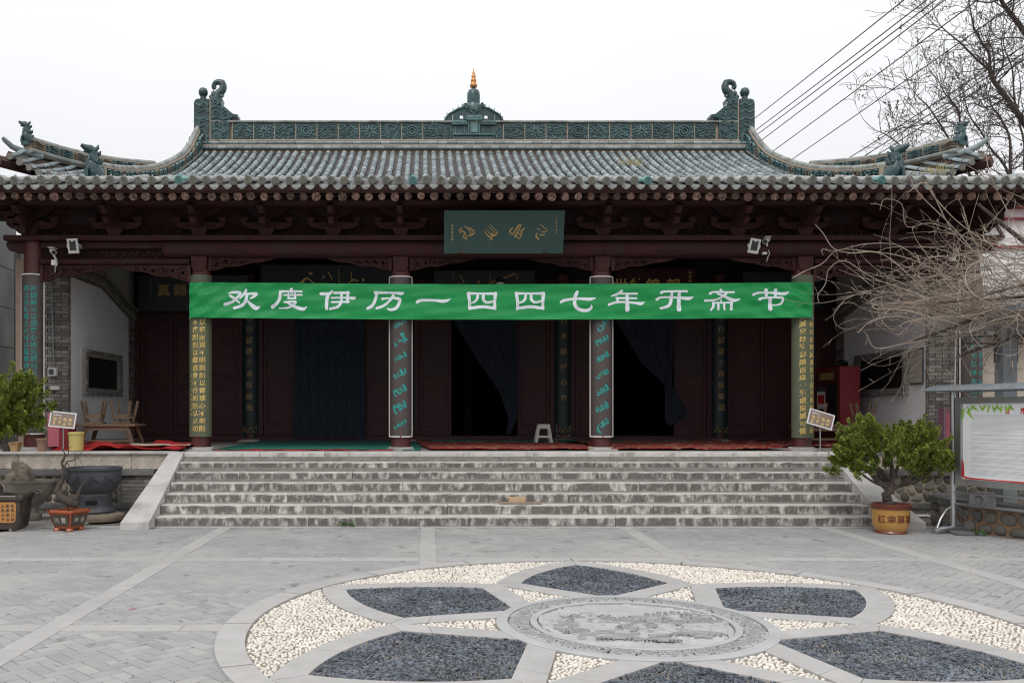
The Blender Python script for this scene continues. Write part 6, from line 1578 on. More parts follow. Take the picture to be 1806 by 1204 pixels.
# ------------------------------------------------------------------ plants and pots
def leafcloud(name, mat, parent, plumes, n_per, ln=.05, seed=1):
    rs = np.random.RandomState(seed); V = []; F = []; b = 0
    for (c, dirv, L, R) in plumes:
        c = np.array(c); d = np.array(dirv, float); d /= np.linalg.norm(d)
        t = rs.uniform(0, 1, n_per)**.9; rad = R*(1-t*.85)*np.sqrt(rs.uniform(.15, 1, n_per))
        rv = rs.normal(size=(n_per, 3)); rv -= (rv@d)[:, None]*d; rv /= np.linalg.norm(rv, axis=1)[:, None]
        base = c+d*(t*L)[:, None]+rv*rad[:, None]
        gd = d*.8+rv*.9+rs.normal(size=(n_per, 3))*.25; gd /= np.linalg.norm(gd, axis=1)[:, None]
        sd_ = np.cross(gd, rs.normal(size=(n_per, 3))); sd_ /= np.linalg.norm(sd_, axis=1)[:, None]
        l = ln*rs.uniform(.6, 1.2, n_per)[:, None]; w_ = l*.24
        V.append(np.stack([base-sd_*w_*.5, base+gd*l*.5-sd_*w_, base+gd*l, base+gd*l*.5+sd_*w_, ], 1).reshape(-1, 3))
    V = np.concatenate(V); n = len(V)//4
    m = MB(); m.v = V.tolist(); m.f = [(4*i, 4*i+1, 4*i+2, 4*i+3) for i in range(n)]; m.m = [0]*n
    return m.build(name, mat, parent)
def juniper(root, crown_c, rx, ry, rz_, nplume, seed, flat=0, ln=.045, n_per=170, flt=None):
    r_ = random.Random(seed); pl = []; cl_ = []
    while len(cl_) < 44:
        p = Vector((r_.uniform(-1, 1), r_.uniform(-1, 1), r_.uniform(-.9, 1)))
        if .55 < p.length < 1.0: cl_.append(p)
    for i in range(nplume):
        p = r_.choice(cl_)+Vector((r_.gauss(0, .13), r_.gauss(0, .14), r_.gauss(0, .19)))
        if r_.random() < .10: continue
        c = Vector((crown_c[0]+p.x*rx, crown_c[1]+p.y*ry, crown_c[2]+p.z*rz_+.12*math.sin(p.x*7+seed)*rz_))
        if flt and not flt(c): continue
        d = Vector((p.x*.9+r_.uniform(-.3, .3), p.y*.9+r_.uniform(-.3, .3), .8+p.z*.5)); L = r_.uniform(.10, .20)+(.14*r_.random() if p.z > .3 else 0)
        pl.append((tuple(c), tuple(d), L, r_.uniform(.035, .062)))
    leafcloud('foliage', leafm, root, pl, n_per, ln, seed); return pl
def limbs(root, base, trunk, pl, r0, seed, mat=bark, nb=16):
    r_ = random.Random(seed); m = MB(); cv = catmull([tuple(Vector(base)+Vector(t[:3]))+(t[3],) for t in trunk], 5)
    rr = [c[3]*(1+.15*math.sin(i*1.9)) for i, c in enumerate(cv)]
    m.tube([c[:3] for c in cv], rr, n=12); tr = m.build('trunk', mat, root, smooth=1.2)
    top = Vector(cv[-1][:3]); m = MB()
    for i in range(nb):
        q = Vector(r_.choice(pl)[0]); st_ = Vector(cv[r_.randint(int(len(cv)*.6), len(cv)-1)][:3]); mid = st_.lerp(q, .5)+Vector((r_.uniform(-.08, .08), r_.uniform(-.05, .05), r_.uniform(-.10, .02)))
        c2 = catmull([tuple(st_), tuple(mid), tuple(q)], 6); m.tube(c2, [r0*(1-.85*k/len(c2)) for k in range(len(c2))], n=7)
    m.build('branches', mat, root, smooth=1.2)
# juniper in the ochre pot, right of the stairs
jp = thing('potted_juniper', 'bushy green juniper bonsai with twisted trunk in the ochre pot right of the stairs', 'plant', (6.36, 12.35, .25))
pl = juniper(jp, (6.38, 12.42, 1.03), .64, .44, .32, 520, 5, ln=.034, n_per=260, flt=lambda c: c.z > .70+.22*math.exp(-((c.x-6.27)/.22)**2))
limbs(jp, (6.30, 12.35, .30), [(0, 0, 0, .085), (-.01, 0, .12, .062), (-.04, .0, .20, .058), (.02, .0, .29, .05), (.05, .02, .38, .035)], pl, .030, 3, nb=13)
pt = thing('ochre_pot', 'round ochre glazed pot with dark red rim and red characters at the stairs', 'pot', (6.36, 12.35, 0))
PX, PY_ = 6.32, 12.35
m = MB(); m.lathe([(.19, .02), (.20, .03), (.225, .07), (.245, .12), (.25, .20), (.253, .29), (.258, .33), (.262, .335)], (PX, PY_, 0), 40, sx=.95, sy=.95); m.build('pot_body', potochre, pt, smooth=.8)
m = MB(); m.lathe([(.255, .325), (.262, .33), (.268, .375), (.285, .38), (.287, .395), (.27, .40), (.245, .395), (.24, .36)], (PX, PY_, 0), 40, sx=.95, sy=.95); m.build('rim', potred, pt, smooth=.8)
m = MB(); m.lathe([(.20, -.0), (.205, .01), (.19, .04)], (PX, PY_, 0), 32); m.build('foot', potred, pt, smooth=.8)
m = MB(); m.lathe([(.24, .35), (.12, .375), (.001, .38)], (PX, PY_, 0), 24); m.build('soil', soil, pt, smooth=1)
mpq = lambda u, v, d: (PX+(.240+d)*math.sin(u/.240), PY_-(.240+d)*math.cos(u/.240), v)
m = MB()
for ch, u in (('红', -.125), ('幸', -.0), ('萬', .12), ('福', .245)): put(m, ch, u-.10, .205, .115, mpq, off=.003, bold=.02)
m.build('lettering', potred, pt)
# pots at left
def tapered_pot(name, label, cx, cy, z0, w0, w1, h, mat, rz=0, n=4, panel=None, dpt=1.0, feet=True):
    c = thing(name, label, 'pot', (cx, cy, z0)); m = MB(); cr_, sr = math.cos(rz), math.sin(rz)
    def ring(wd_, z, wy=None): 
        pts = []
        wy = wy or wd_*dpt
        for (sx, sy) in ((-1, -1), (1, -1), (1, 1), (-1, 1)):
            for (a, b) in (((.12 if sx*sy > 0 else 0), 0 if sx*sy > 0 else .12), ((0 if sx*sy > 0 else .12), .12 if sx*sy > 0 else 0)):
                x, y = sx*(wd_-a*wd_), sy*(wy-b*wy); pts.append((cx+x*cr_-y*sr, cy+x*sr+y*cr_, z0+z))
        return pts
    prof = [(w0*.96, .03), (w0, .05), ((w0*.45+w1*.55), h*.5), (w1*.96, h*.84), (w1*.97, h*.86), (w1*1.06, h*.88), (w1*1.07, h*.97), (w1*1.03, h), (w1*.93, h), (w1*.90, h*.88)]
    vs = []; 
    for wd_, z in prof: vs += ring(wd_, z)
    k = 8; fs = [(i*k+j, i*k+(j+1) % k, (i+1)*k+(j+1) % k, (i+1)*k+j) for i in range(len(prof)-1) for j in range(k)]+[tuple(range(k))[::-1], tuple((len(prof)-1)*k+j for j in range(k))]
    m.add(vs, fs); m.build('pot_body', mat, c, smooth=.5)
    if feet:
        for sx in (-1, 1):
            for sy in (-1, 1):
                x, y = sx*w0*.75, sy*w0*.75*dpt; X, Y = cx+x*cr_-y*sr, cy+x*sr+y*cr_; m = MB(); m.lathe([(.05, 0), (.055, .015), (.04, .04)], (X, Y, z0), 10); m.build('foot', mat, c)
    def face(u, v, d, side=0):
        f_ = (v-.05)/(h*.84-.05); wd_ = w0+(w1*.96-w0)*max(0, min(1, f_)); x, y = (u, -wd_*dpt-d) if side == 0 else (wd_+d, u)
        return (cx+x*cr_-y*sr, cy+x*sr+y*cr_, z0+v)
    m = MB(); 
    vs = ring(w1*.9, h*.9); m.add(vs, [tuple(range(8))]); m.build('soil', soil, c)
    return c, face
c, face = tapered_pot('orange_bonsai_pot', 'square orange-red glazed bonsai pot with dark panels and pale characters', -4.97, 12.62, 0, .14, .20, .29, pororange, rz=-.35)
for side, chs in ((0, '川雲'), (1, '幽谷')):
    f_ = lambda u, v, d, side=side: face(u, v, d, side)
    m = MB(); m.prism([(-.12, .075), (-.135, .10), (-.15, .19), (-.14, .23), (.14, .23), (.15, .19), (.135, .10), (.12, .075)], f_, -.01, .006); m.build('dark_panel', potbrown, c)
    m = MB()
    for i, ch in enumerate(chs): put(m, ch, -.06+.12*i, .155, .085, f_, off=.009, bold=.02)
    m.build('lettering', beige, c)
# dead bonsai with a curving stump
bo = thing('bare_bonsai', 'leafless gnarled bonsai stump with thin dark branches in the orange pot', 'plant', (-4.83, 12.62, .28))
def tubes(name, root, lst, mat, n=7, sm=5):
    m = MB()
    for pts in lst:
        cv = catmull(pts, sm); m.tube([c_[:3] for c_ in cv], [max(.002, c_[3]) for c_ in cv], n=n)
    return m.build(name, mat, root, smooth=1.2)
Q = lambda px, py, r, dd=0: (*P(px, py, 12.62+dd), r)
tubes('stump', bo, [[Q(138, 890, .05), Q(124, 884, .07), Q(108, 876, .06), Q(103, 862, .04), Q(108, 850, .032), Q(111, 842, .022)], [Q(128, 888, .055), Q(136, 874, .032), Q(142, 860, .020), Q(148, 852, .010)], [Q(118, 890, .05), Q(126, 880, .05), Q(134, 884, .04)], [Q(112, 880, .03), Q(118, 868, .022), Q(116, 862, .012)], [Q(110, 845, .028), Q(112, 828, .02), Q(109, 815, .014), Q(113, 806, .010)]], bark, 10)
tw = [[Q(113, 828, .014), Q(118, 814, .011), Q(128, 812, .008), Q(136, 806, .006), Q(145, 797, .003)], [Q(111, 815, .012), Q(115, 803, .009), Q(112, 793, .006), Q(118, 785, .004), Q(124, 778, .002)], [Q(113, 806, .01), Q(120, 800, .006), Q(122, 790, .004), Q(130, 784, .002)],
      [Q(104, 850, .012), Q(98, 842, .006), Q(96, 832, .003)], [Q(110, 842, .010), Q(102, 830, .006), Q(94, 824, .003)], [Q(142, 860, .012), Q(152, 848, .006), Q(158, 844, .003)], [Q(136, 806, .005), Q(142, 812, .003), Q(146, 822, .002)], [Q(118, 814, .008), Q(124, 826, .004), Q(126, 832, .002)], [Q(112, 793, .005), Q(108, 786, .003), Q(110, 778, .002)]]
tubes('twigs', bo, tw, bark, 6)
# brown rectangular pot with orange panel at the left edge and the juniper over it
c, face = tapered_pot('brown_bonsai_pot', 'large dark brown rectangular pot with an orange inscribed panel at the left edge', -5.97, 12.60, 0, .36, .42, .50, potbrown, rz=.06, dpt=.62)
f_ = lambda u, v, d: face(u, v, d, 0)
m = MB(); m.prism([(.09, .13), (.07, .16), (.07, .38), (.09, .41), (.34, .41), (.36, .38), (.345, .16), (.32, .13)], f_, -.01, .006); m.build('orange_panel', potpanel, c)
m = MB(); m.prism([(-.33, .13), (-.35, .16), (-.35, .38), (-.33, .41), (-.07, .41), (-.05, .38), (-.05, .16), (-.07, .13)], f_, -.01, .006); m.build('orange_panel', potpanel, c)
m = MB()
for i, t_ in enumerate(('吾笑又卻', '爲軍旅谷', '山長水客', '門前')):
    for j, ch in enumerate(t_): put(m, ch, .31-.064*i, .36-.062*j, .05, f_, off=.008, bold=.02)
m.build('lettering', potbrown, c)
j2 = thing('potted_juniper', 'dark green spreading juniper bonsai reaching in from the left edge over the brown pot', 'plant', (-5.95, 12.6, .44))
pl = juniper(j2, (-5.99, 12.66, 1.66), .58, .46, .38, 430, 9, ln=.034, n_per=240, flt=lambda c: c.z > 1.30 and c.z < 2.2-.45*max(0, c.x+6.0))
limbs(j2, (-6.02, 12.6, .46), [(.06, 0, 0, .11), (.03, 0, .15, .085), (-.05, 0, .32, .07), (-.02, 0, .55, .05), (.1, 0, .85, .035), (.15, 0, 1.1, .02)], pl, .03, 8, nb=14)
# oval grey basin with a rock
c = thing('oval_basin', 'wide grey oval basin planter on a foot behind the brown pot', 'planter', (-5.72, 13.75, 0))
m = MB(); m.lathe([(.22, 0), (.26, .02), (.27, .10), (.17, .13), (.18, .20), (.34, .28), (.50, .40), (.575, .52), (.60, .575), (.635, .58), (.635, .61), (.57, .61), (.54, .56), (.40, .50)], (-6.0, 13.75, 0), 44, sx=.64, sy=.5); m.build('bowl', basinm, c, smooth=.7)
m = MB(); o_ = Vector((-5.76, 13.48, .44)); spiral(m, 0, 0, .05, lambda u, v, d: (o_.x+u, o_.y-d, o_.z+v), .025, .03, 1.5); m.lathe([(.01, 0), (.04, .02), (.01, .04)], (o_.x, o_.y-.03, o_.z-.02), 8); m.build('lug', basinm, c, smooth=1)
m = MB(); m.lathe([(.55, .56), (.3, .575), (.001, .58)], (-6.0, 13.75, 0), 24, sx=.64, sy=.5); m.build('soil', soil, c)
def rock(label, c0, sx, sy, sz, seed, mat=rockm):
    rs = np.random.RandomState(seed); m = MB(); nu, nv_ = 34, 22; vs = []
    for j in range(nv_+1):
        for i in range(nu):
            a = 2*PI*i/nu; b = PI/2*j/nv_; x, y, z = math.cos(a)*math.cos(b), math.sin(a)*math.cos(b), math.sin(b)
            n_ = 1+.45*(float(fb(np.array([x*2.2+5+z]), np.array([y*2.2+5+z*2]), seed, 4)[0])-.5)*2
            n_ -= .10*abs(math.sin(a*5+z*9))
            vs.append((c0[0]+x*sx*n_, c0[1]+y*sy*n_, c0[2]+z*sz*n_))
    m.add(vs, [(j*nu+i, j*nu+(i+1) % nu, (j+1)*nu+(i+1) % nu, (j+1)*nu+i) for j in range(nv_) for i in range(nu)])
    o = m.build('scholar_rock', mat, smooth=3); return tag(o, label, 'rock')
rock('dark pitted rock standing in the grey oval basin', (-6.16, 13.75, .575), .20, .15, .29, 4)
# big dark urn on a millstone
c = thing('stone_urn', 'large blue-black waisted urn with raised wave band beside the left side slab of the stairs', 'urn', (-4.86, 13.85, .12))
U_ = (-5.07, 13.85, .11)
m = MB(); m.lathe([(.30, 0), (.315, .03), (.30, .06), (.26, .10), (.25, .20), (.27, .27), (.255, .30), (.31, .34), (.38, .46), (.405, .56), (.395, .62), (.40, .64), (.415, .66), (.415, .69), (.37, .69), (.35, .63)], U_, 48); m.build('body', urnm, c, smooth=.6)
m = MB(); mpu = lambda u, v, d: (U_[0]+(.385+(v-.45)*.16+d)*math.sin(u/.4), U_[1]-(.385+(v-.45)*.16+d)*math.cos(u/.4), U_[2]+v)
m.ridge([(-.62+.04*i, .50+.03*math.sin(i*1.1)) for i in range(32)], mpu, .02, .014, n=2)
for i in range(6): spiral(m, -.5+.2*i, .56, .03, mpu, .01, .012, 1.2, i)
m.build('wave_relief', urnm, c)
m = MB(); m.lathe([(.35, .62), (.2, .625), (.001, .63)], U_, 20); m.build('soil', soil, c)
m = MB(); m.box(-5.10, -4.94, 13.57, 13.62, .25, .31, bev=.006); m.build('base_opening', dark, c)
m = MB(); m.lathe([(.31, .02), (.36, .0), (.385, .05), (.37, .095), (.30, .108), (.05, .108)], (-4.98, 13.80, 0), 30); o = m.build('millstone', millst, smooth=.8); tag(o, 'round rough millstone under the big dark urn', 'millstone')
# small pots along the edge of the terrace
def small_pot(label, px, py0, py1, w_, mat, plant=None, square=False, d=14.7):
    p = P(px, py0, d); h = (py0-py1)/1600*d; c = thing('flower_pot', label, 'pot', (p.x, d, FL))
    z = FL+.004; r = w_/1600*d/2
    m = MB(); m.lathe([(r*.68, 0), (r*.70, .01), (r*.92, h*.82), (r*1.02, h*.83), (r*1.04, h*.98), (r*.96, h), (r*.88, h*.94)], (p.x, d, z), 4 if square else 22, a0=PI/4 if square else 0); m.build('pot_body', mat, c, smooth=.6)
    m = MB(); m.lathe([(r*.9, h*.90), (.001, h*.92)], (p.x, d, z), 12); m.build('soil', soil, c)
    return p.x, d, z+h
x, y, z = small_pot('tall tapered clay pot with a seedling in front of the pink cabinet', 74, 796, 773, 20, clay)
sd1 = thing('seedling', 'small green seedling in the tall clay pot', 'plant', (x, y, z)); tubes('stem', sd1, [[(x, y, z-.03, .006), (x+.005, y, z+.05, .005), (x, y, z+.12, .003)]], bark, 5)
leafcloud('foliage', smallleaf, sd1, [((x-.02, y, z+.08), (-.4, 0, 1), .09, .04), ((x+.02, y, z+.07), (.4, 0, 1), .07, .04)], 30, .05, 3)
x, y, z = small_pot('square ochre clay pot with a thin bare sapling on the left end of the terrace', 27, 796, 780, 24, clay2, square=True)
sp_ = thing('bare_sapling', 'thin leafless sapling in the square ochre pot', 'plant', (x, y, z)); R_ = lambda px, py, r: (*P(px, py, 14.7), r)
tubes('stem', sp_, [[R_(30, 778, .02), R_(30, 768, .016), R_(29, 758, .010), R_(30, 745, .006)], [R_(29, 775, .008), R_(22, 768, .006), R_(14, 765, .003)], [R_(29, 765, .006), R_(23, 758, .004), R_(20, 748, .002)]], bark, 6)
small_pot('low dark round pot second from the left edge on the terrace', 12, 793, 782, 20, potbrown)
# weeds at the foot of the steps
for (px, py, d, lb) in ((1725, 932, 12.05, 'tuft of weeds at the foot of the planter wall'), (613, 927, 12.93, 'small weed growing at the foot of the bottom step')):
    p = P(px, py, d); w_ = thing('weed', lb, 'plant', (p.x, d, 0)); leafcloud('leaves', weed, w_, [((p.x-.02, d, .0), (-.5, -.2, .6), .06, .05), ((p.x+.03, d, 0), (.6, -.2, .5), .06, .05)], 28, .05, 4)

for (px, py, d, lb) in ((1112, 288, 22.6, 'dry yellow grass tuft growing between the roof tiles right of centre'), (1652, 300, 16.7, 'dry yellow grass growing on the right upswept corner of the roof')):
    p = P(px, py, d); w_ = thing('grass_tuft', lb, 'plant', tuple(p)); mg = MB(); rg = random.Random(int(px))
    for _ in range(60):
        q = p+Vector((rg.gauss(0, .16), rg.gauss(0, .10), 0)); q.z = (zup(q.y)+.05) if px < 1500 else p.z-.05; e = q+Vector((rg.gauss(0, .08), rg.gauss(0, .05), rg.uniform(.08, .26))); mg.add([q, q+Vector((.012, 0, 0)), e], [(0, 1, 2)])
    mg.build('blades', drygrass, w_, kind='stuff')

# ------------------------------------------------------------------ notice board on the right
nb_ = thing('notice_board', 'stainless steel outdoor notice board with canopy and a printed sheet of rules', 'notice board', (7.2, 12.3, 0))
O = Vector((7.17, 12.32, 0)); D = Vector((.312, -.95, 0)).normalized(); Nn = Vector((D.y, -D.x, 0)); 
if Nn.y > 0: Nn = -Nn
nbm = lambda u, v, d: tuple(O+D*u+Nn*d+Vector((0, 0, v)))
BWD = 2.5
def bar(name, u0, u1, v0, v1, d0, d1, mat=steel, parent=nb_):
    m = MB(); m.prism([(u0, v0), (u1, v0), (u1, v1), (u0, v1)], nbm, d0, d1); return m.build(name, mat, parent)
bar('frame', .06, BWD, 1.76, 1.835, -.05, .05); bar('frame', .06, BWD, .66, .74, -.05, .05); bar('frame', .06, .14, .742, 1.758, -.05, .05); bar('frame', BWD-.08, BWD, .742, 1.758, -.05, .05)
bar('back_panel', .14, BWD-.08, .742, 1.758, -.04, -.03)
sh = bar('printed_sheet', .145, BWD-.085, .745, 1.755, -.03, .02, paper)
m = MB()
for (u, v, a, L) in [(.19, 1.70, -2.2, .10), (.22, 1.72, -1.2, .09), (.17, 1.64, -1.9, .12), (.20, 1.66, -.8, .10), (.27, 1.73, -.6, .09), (.33, 1.73, -2.4, .07), (.40, 1.73, -.9, .06)]+[(.5+.045*k, 1.735, -2.3+.5*(k % 4), .07) for k in range(9)]:
    m.brush([(u, v, .008), (u+L*.8*math.cos(a), v+L*.8*math.sin(a), .030), (u+L*1.6*math.cos(a), v+L*1.6*math.sin(a), .004)], nbm, .0215+.0002*(len(m.v) % 9), mi=0 if u < .45 else len(m.v) % 2)
m.build('leaf_print', [leafp, tealpr], nb_)
m = MB()
for i, ch in enumerate('甘肃'): put(m, ch, .80+.215*i, 1.655, .085, nbm, off=.022, bold=.03)
m.build('title_print', redp, nb_)
m = MB(); r_ = random.Random(2)
v = 1.60
while v > .80:
    u = .26+r_.choice((0, 0, .03)); e = BWD-.2 if r_.random() < .6 else .5+r_.random()*1.4
    while u < e:
        l = r_.uniform(.012, .03); m.add([nbm(u, v, .0215), nbm(u+l, v, .0215), nbm(u+l, v+.004, .0215), nbm(u, v+.004, .0215)], [(0, 1, 2, 3)]); u += l+.004
    v -= .0145 if r_.random() < .8 else .03
m.build('text_lines', greyp, nb_)
m = MB(); m.brush([(.15, 1.0, .008), (.158, .92, .022), (.16, .82, .03), (.2, .765, .024), (.6, .758, .016), (1.4, .758, .024), (2.35, .762, .03)], nbm, .0216); m.build('red_border_print', redp, nb_)
m = MB(); a = [(-.10, 2.02), (-.13, 1.985), (-.02, 1.975), (.1, 1.975), (.1, 2.02), (.02, 2.07)]
pr = [(-.24, 1.925), (-.12, 1.985), (.02, 2.01), (.14, 1.98), (.22, 1.93), (.20, 1.915), (.0, 1.93), (-.22, 1.91)]
m.prism(pr, lambda dd, v, u: nbm(u, v, dd), -.30, BWD+.3); m.build('canopy', gal, nb_)
m = MB(); 
for u in (-.02, BWD+.06): 
    m = MB(); m.tube([nbm(u, 0.02, 0), nbm(u, 1.95, 0)], .036, n=14); m.build('post', steel, nb_, smooth=.8)
    m = MB(); m.tube([nbm(u, .03, -.35), nbm(u, .05, 0), nbm(u, .05, .22), nbm(u, .02, .34)], [.04, .05, .045, .05], n=10); m.tube([nbm(u, .04, .30), nbm(u, .20, .22), nbm(u, .32, .12), nbm(u, .36, .02)], .018, n=8); m.tube([nbm(u, .04, -.30), nbm(u, .20, -.22), nbm(u, .32, -.12), nbm(u, .36, -.02)], .018, n=8); m.build('foot', steel, nb_, smooth=.9)
    m = MB(); m.lathe([(.12, 0), (.12, .03), (.05, .035)], nbm(u, 0, 0), 16); m.build('base_plate', slate_m, nb_)
for v in (.56, .40):
    m = MB(); m.tube([nbm(0, v, 0), nbm(BWD+.06, v, 0)], .020, n=10); m.build('rail', steel, nb_, smooth=.8)
for v in (1.70, .9): bar('bracket', .01, .06, v-.015, v+.015, -.015, .015)
m = MB(); e0 = Vector(nbm(.42, .48, .0)); mpe = lambda u, v, d: nbm(.42+u, .48+v, .03+d)
m.ridge([(.075*math.cos(2*PI*k/16), .075*math.sin(2*PI*k/16)) for k in range(17)], mpe, .022, .02, n=1)
for a in (-.5, 0, .5): m.ridge([(0, -.05), (.03*math.sin(a*1.6), .0), (.045*math.sin(a*1.6), .045)], mpe, .016, .02, n=3)
m.build('round_emblem', steel, nb_)
bar('emblem_plate', .25, .62, .41, .55, .0, .028, slate_m)
m = MB(); m.box(7.05, 7.42, 12.02, 12.24, 0, .045, bev=.01); o = m.build('stone_slab', slate_m); tag(o, 'flat dark stone lying at the foot of the notice board post', 'stone')
m = MB(); m.box(7.16, 7.55, 12.46, 12.62, 0, .07, bev=.015); m.box(7.22, 7.5, 12.45, 12.58, .071, .12, bev=.015); o = m.build('stacked_stones', slate_m); tag(o, 'two dark stones stacked between the post and the planter', 'stone')

# ------------------------------------------------------------------ stone planter, pergola and vine
plr = thing('stone_planter', 'low angular planter wall of rounded fieldstones with flat stone coping at right', 'planter', (8.8, 12.3, 0))
poly = [(7.40, 13.3), (7.32, 12.62), (7.74, 11.66), (9.0, 10.9), (11.5, 10.9), (12.6, 12.2), (12.0, 13.6), (8.0, 13.75)]
for i in range(len(poly)):
    a, b = Vector(poly[i]), Vector(poly[(i+1) % len(poly)]); L = (b-a).length; t = (b-a)/L; nn = Vector((t.y, -t.x)); c_ = Vector((9.8, 12.4))
    if nn.dot(a-c_) < 0: nn = -nn
    mpw = lambda u, v, d, a=a, t=t, nn=nn: (a.x+t.x*u+nn.x*d, a.y+t.y*u+nn.y*d, v)
    m = MB(); m.prism([(0, -.01), (L, -.01), (L, .33), (0, .33)], mpw, -.25, 0); m.build('wall_core', red_joint, plr)
    if i < 4: stone_field(plr, .01, L-.01, .0, .33, .20, lambda u, v, d, mpw=mpw: mpw(u, v, d), cobble_m, name='fieldstone', depth=.045, seed=i+20)
    n = max(1, round(L/.45))
    for k in range(n):
        m = MB(); m.prism([(L*k/n+.004, .335), (L*(k+1)/n-.004, .335), (L*(k+1)/n-.004, .425+rng.uniform(-.006, .006)), (L*k/n+.004, .425+rng.uniform(-.006, .006))], mpw, -.27, .05); m.build('coping_stone', slate_m, plr)
m = MB(); m.add([(p[0], p[1], .34) for p in poly], [tuple(range(len(poly)))]); m.build('soil', soil, plr)
pg = thing('pergola', 'grey steel pergola with small frame brackets behind the notice board', 'pergola', (8.62, 13.2, 0))
def gb(name, x0, x1, y0, y1, z0, z1, mat=gal): m = MB(); m.box(x0, x1, y0, y1, z0, z1, bev=.004); return m.build(name, mat, pg)
PYg = 12.9
for xp in (8.14, 11.5): gb('post', xp, xp+.20, PYg-.10, PYg+.10, .30, 2.80)

gb('beam', 7.30, 12.2, PYg-.07, PYg+.07, 2.80, 2.94); gb('beam', 8.16, 8.32, 10.2, PYg-.075, 2.80, 2.94); gb('beam', 11.52, 11.68, 10.2, PYg-.075, 2.80, 2.94)
for k in range(8): gb('rafter', 7.5+k*.62, 7.56+k*.62, 10.3, 13.6, 2.945, 3.02)
gb('beam', 7.3, 12.2, 10.25, 10.40, 2.80, 2.94)
for s in (-1, 1):
    x0 = 8.24+s*.11
    for (u0, u1, v0, v1) in ((.0, .62, 2.70, 2.735), (.02, .055, 2.34, 2.70), (.30, .335, 2.50, 2.70), (.46, .50, 2.50, 2.70), (.30, .50, 2.47, 2.50), (.0, .5, 2.60, 2.625)):
        a, b = sorted((x0+s*u0, x0+s*u1)); gb('frame_bracket', a, b, PYg-.02, PYg+.02, v0, v1, dgal)
# bare vine: old stems plus a tangle of shoots
vine = thing('bare_vine', 'huge leafless vine of tangled pale shoots sprawling over the pergola at right', 'vine', (8.9, 12.4, .34))
tubes('old_stem', vine, [[(9.4, 12.2, .3, .09), (9.2, 12.1, .9, .07), (9.35, 12.2, 1.7, .06), (9.1, 12.1, 2.5, .055), (8.8, 11.9, 3.0, .05), (8.2, 11.9, 3.05, .04), (7.6, 12.0, 3.0, .03), (7.0, 12.2, 2.75, .022), (6.6, 12.3, 2.6, .012)],
    [(9.1, 12.1, 2.5, .05), (9.0, 11.6, 3.0, .04), (8.3, 11.4, 3.15, .032), (7.4, 11.6, 3.1, .02), (6.6, 11.7, 3.05, .012)], [(8.9, 12.0, 2.95, .04), (8.3, 12.3, 2.75, .03), (7.9, 12.35, 2.62, .022), (7.4, 12.4, 2.45, .016), (7.25, 12.4, 2.38, .02)], [(9.3, 12.2, 3.0, .05), (8.6, 12.2, 3.5, .04), (8.0, 12.4, 4.1, .03), (7.6, 12.5, 4.5, .02)], [(9.6, 12.2, 2.9, .05), (8.9, 11.7, 3.3, .03), (8.1, 12.0, 3.35, .025), (7.3, 12.2, 3.15, .014)]], bark, 9)
r_ = random.Random(12); lst = []
def shoot(p, d, n, step, r, curl, grav=0.0):
    pts = [(*p, r)]; p = Vector(p); d = Vector(d).normalized(); ax = Vector((r_.uniform(-1, 1), r_.uniform(-1, 1), r_.uniform(-1, 1))).normalized(); k = curl*r_.uniform(-1, 1)
    for i in range(n):
        if r_.random() < .12: k = curl*r_.uniform(-1.3, 1.3)
        d = (Matrix.Rotation(k, 3, ax) @ d + Vector((0, 0, -grav))+Vector((r_.uniform(-.05, .05), r_.uniform(-.05, .05), r_.uniform(-.05, .05)))).normalized()
        p = p+d*step
        if p.y > 13.35: p.y = 13.35; d.y = -abs(d.y)
        if p.y < 10.2: d.y = abs(d.y)
        pts.append((*p, max(.0022, r*(1-.75*(i+1)/n))))
    return pts
for i in range(240):                     # dense mass over the pergola
    z = 2.98+abs(r_.gauss(0, .38)); x = r_.triangular(6.5, 9.6, 8.5)
    a = r_.uniform(0, 2*PI); lst.append(shoot((x, r_.uniform(11.2, 12.9), z), (math.cos(a)-.35, math.sin(a)*.5, r_.uniform(-.3, .35)), r_.randint(10, 26), .075, r_.uniform(.0032, .0065), .42, .008))
for i in range(200):                      # long arching shoots reaching left
    z = 2.80+(r_.uniform(-.1, 1.0) if i % 3 == 0 else abs(r_.gauss(0, .28))); x = r_.uniform(7.2, 9.3)
    lst.append(shoot((x, r_.uniform(11.4, 12.7), z), (-1, r_.uniform(-.25, .25), r_.uniform(-.10, .28)), r_.randint(16, 32), .085, r_.uniform(.0034, .0068), .24, .002))
for i in range(46):                      # hanging and curled ends below
    x = r_.uniform(6.2, 8.0); lst.append(shoot((x, r_.uniform(11.6, 12.8), 2.85+r_.uniform(-.05, .3)), (r_.uniform(-1, .6), 0, r_.uniform(-.5, .2)), r_.randint(6, 11), .055, .004, .7, .0))
V9 = lambda px, py, r=.0062, d=12.0: (*P(px, py, d), r)
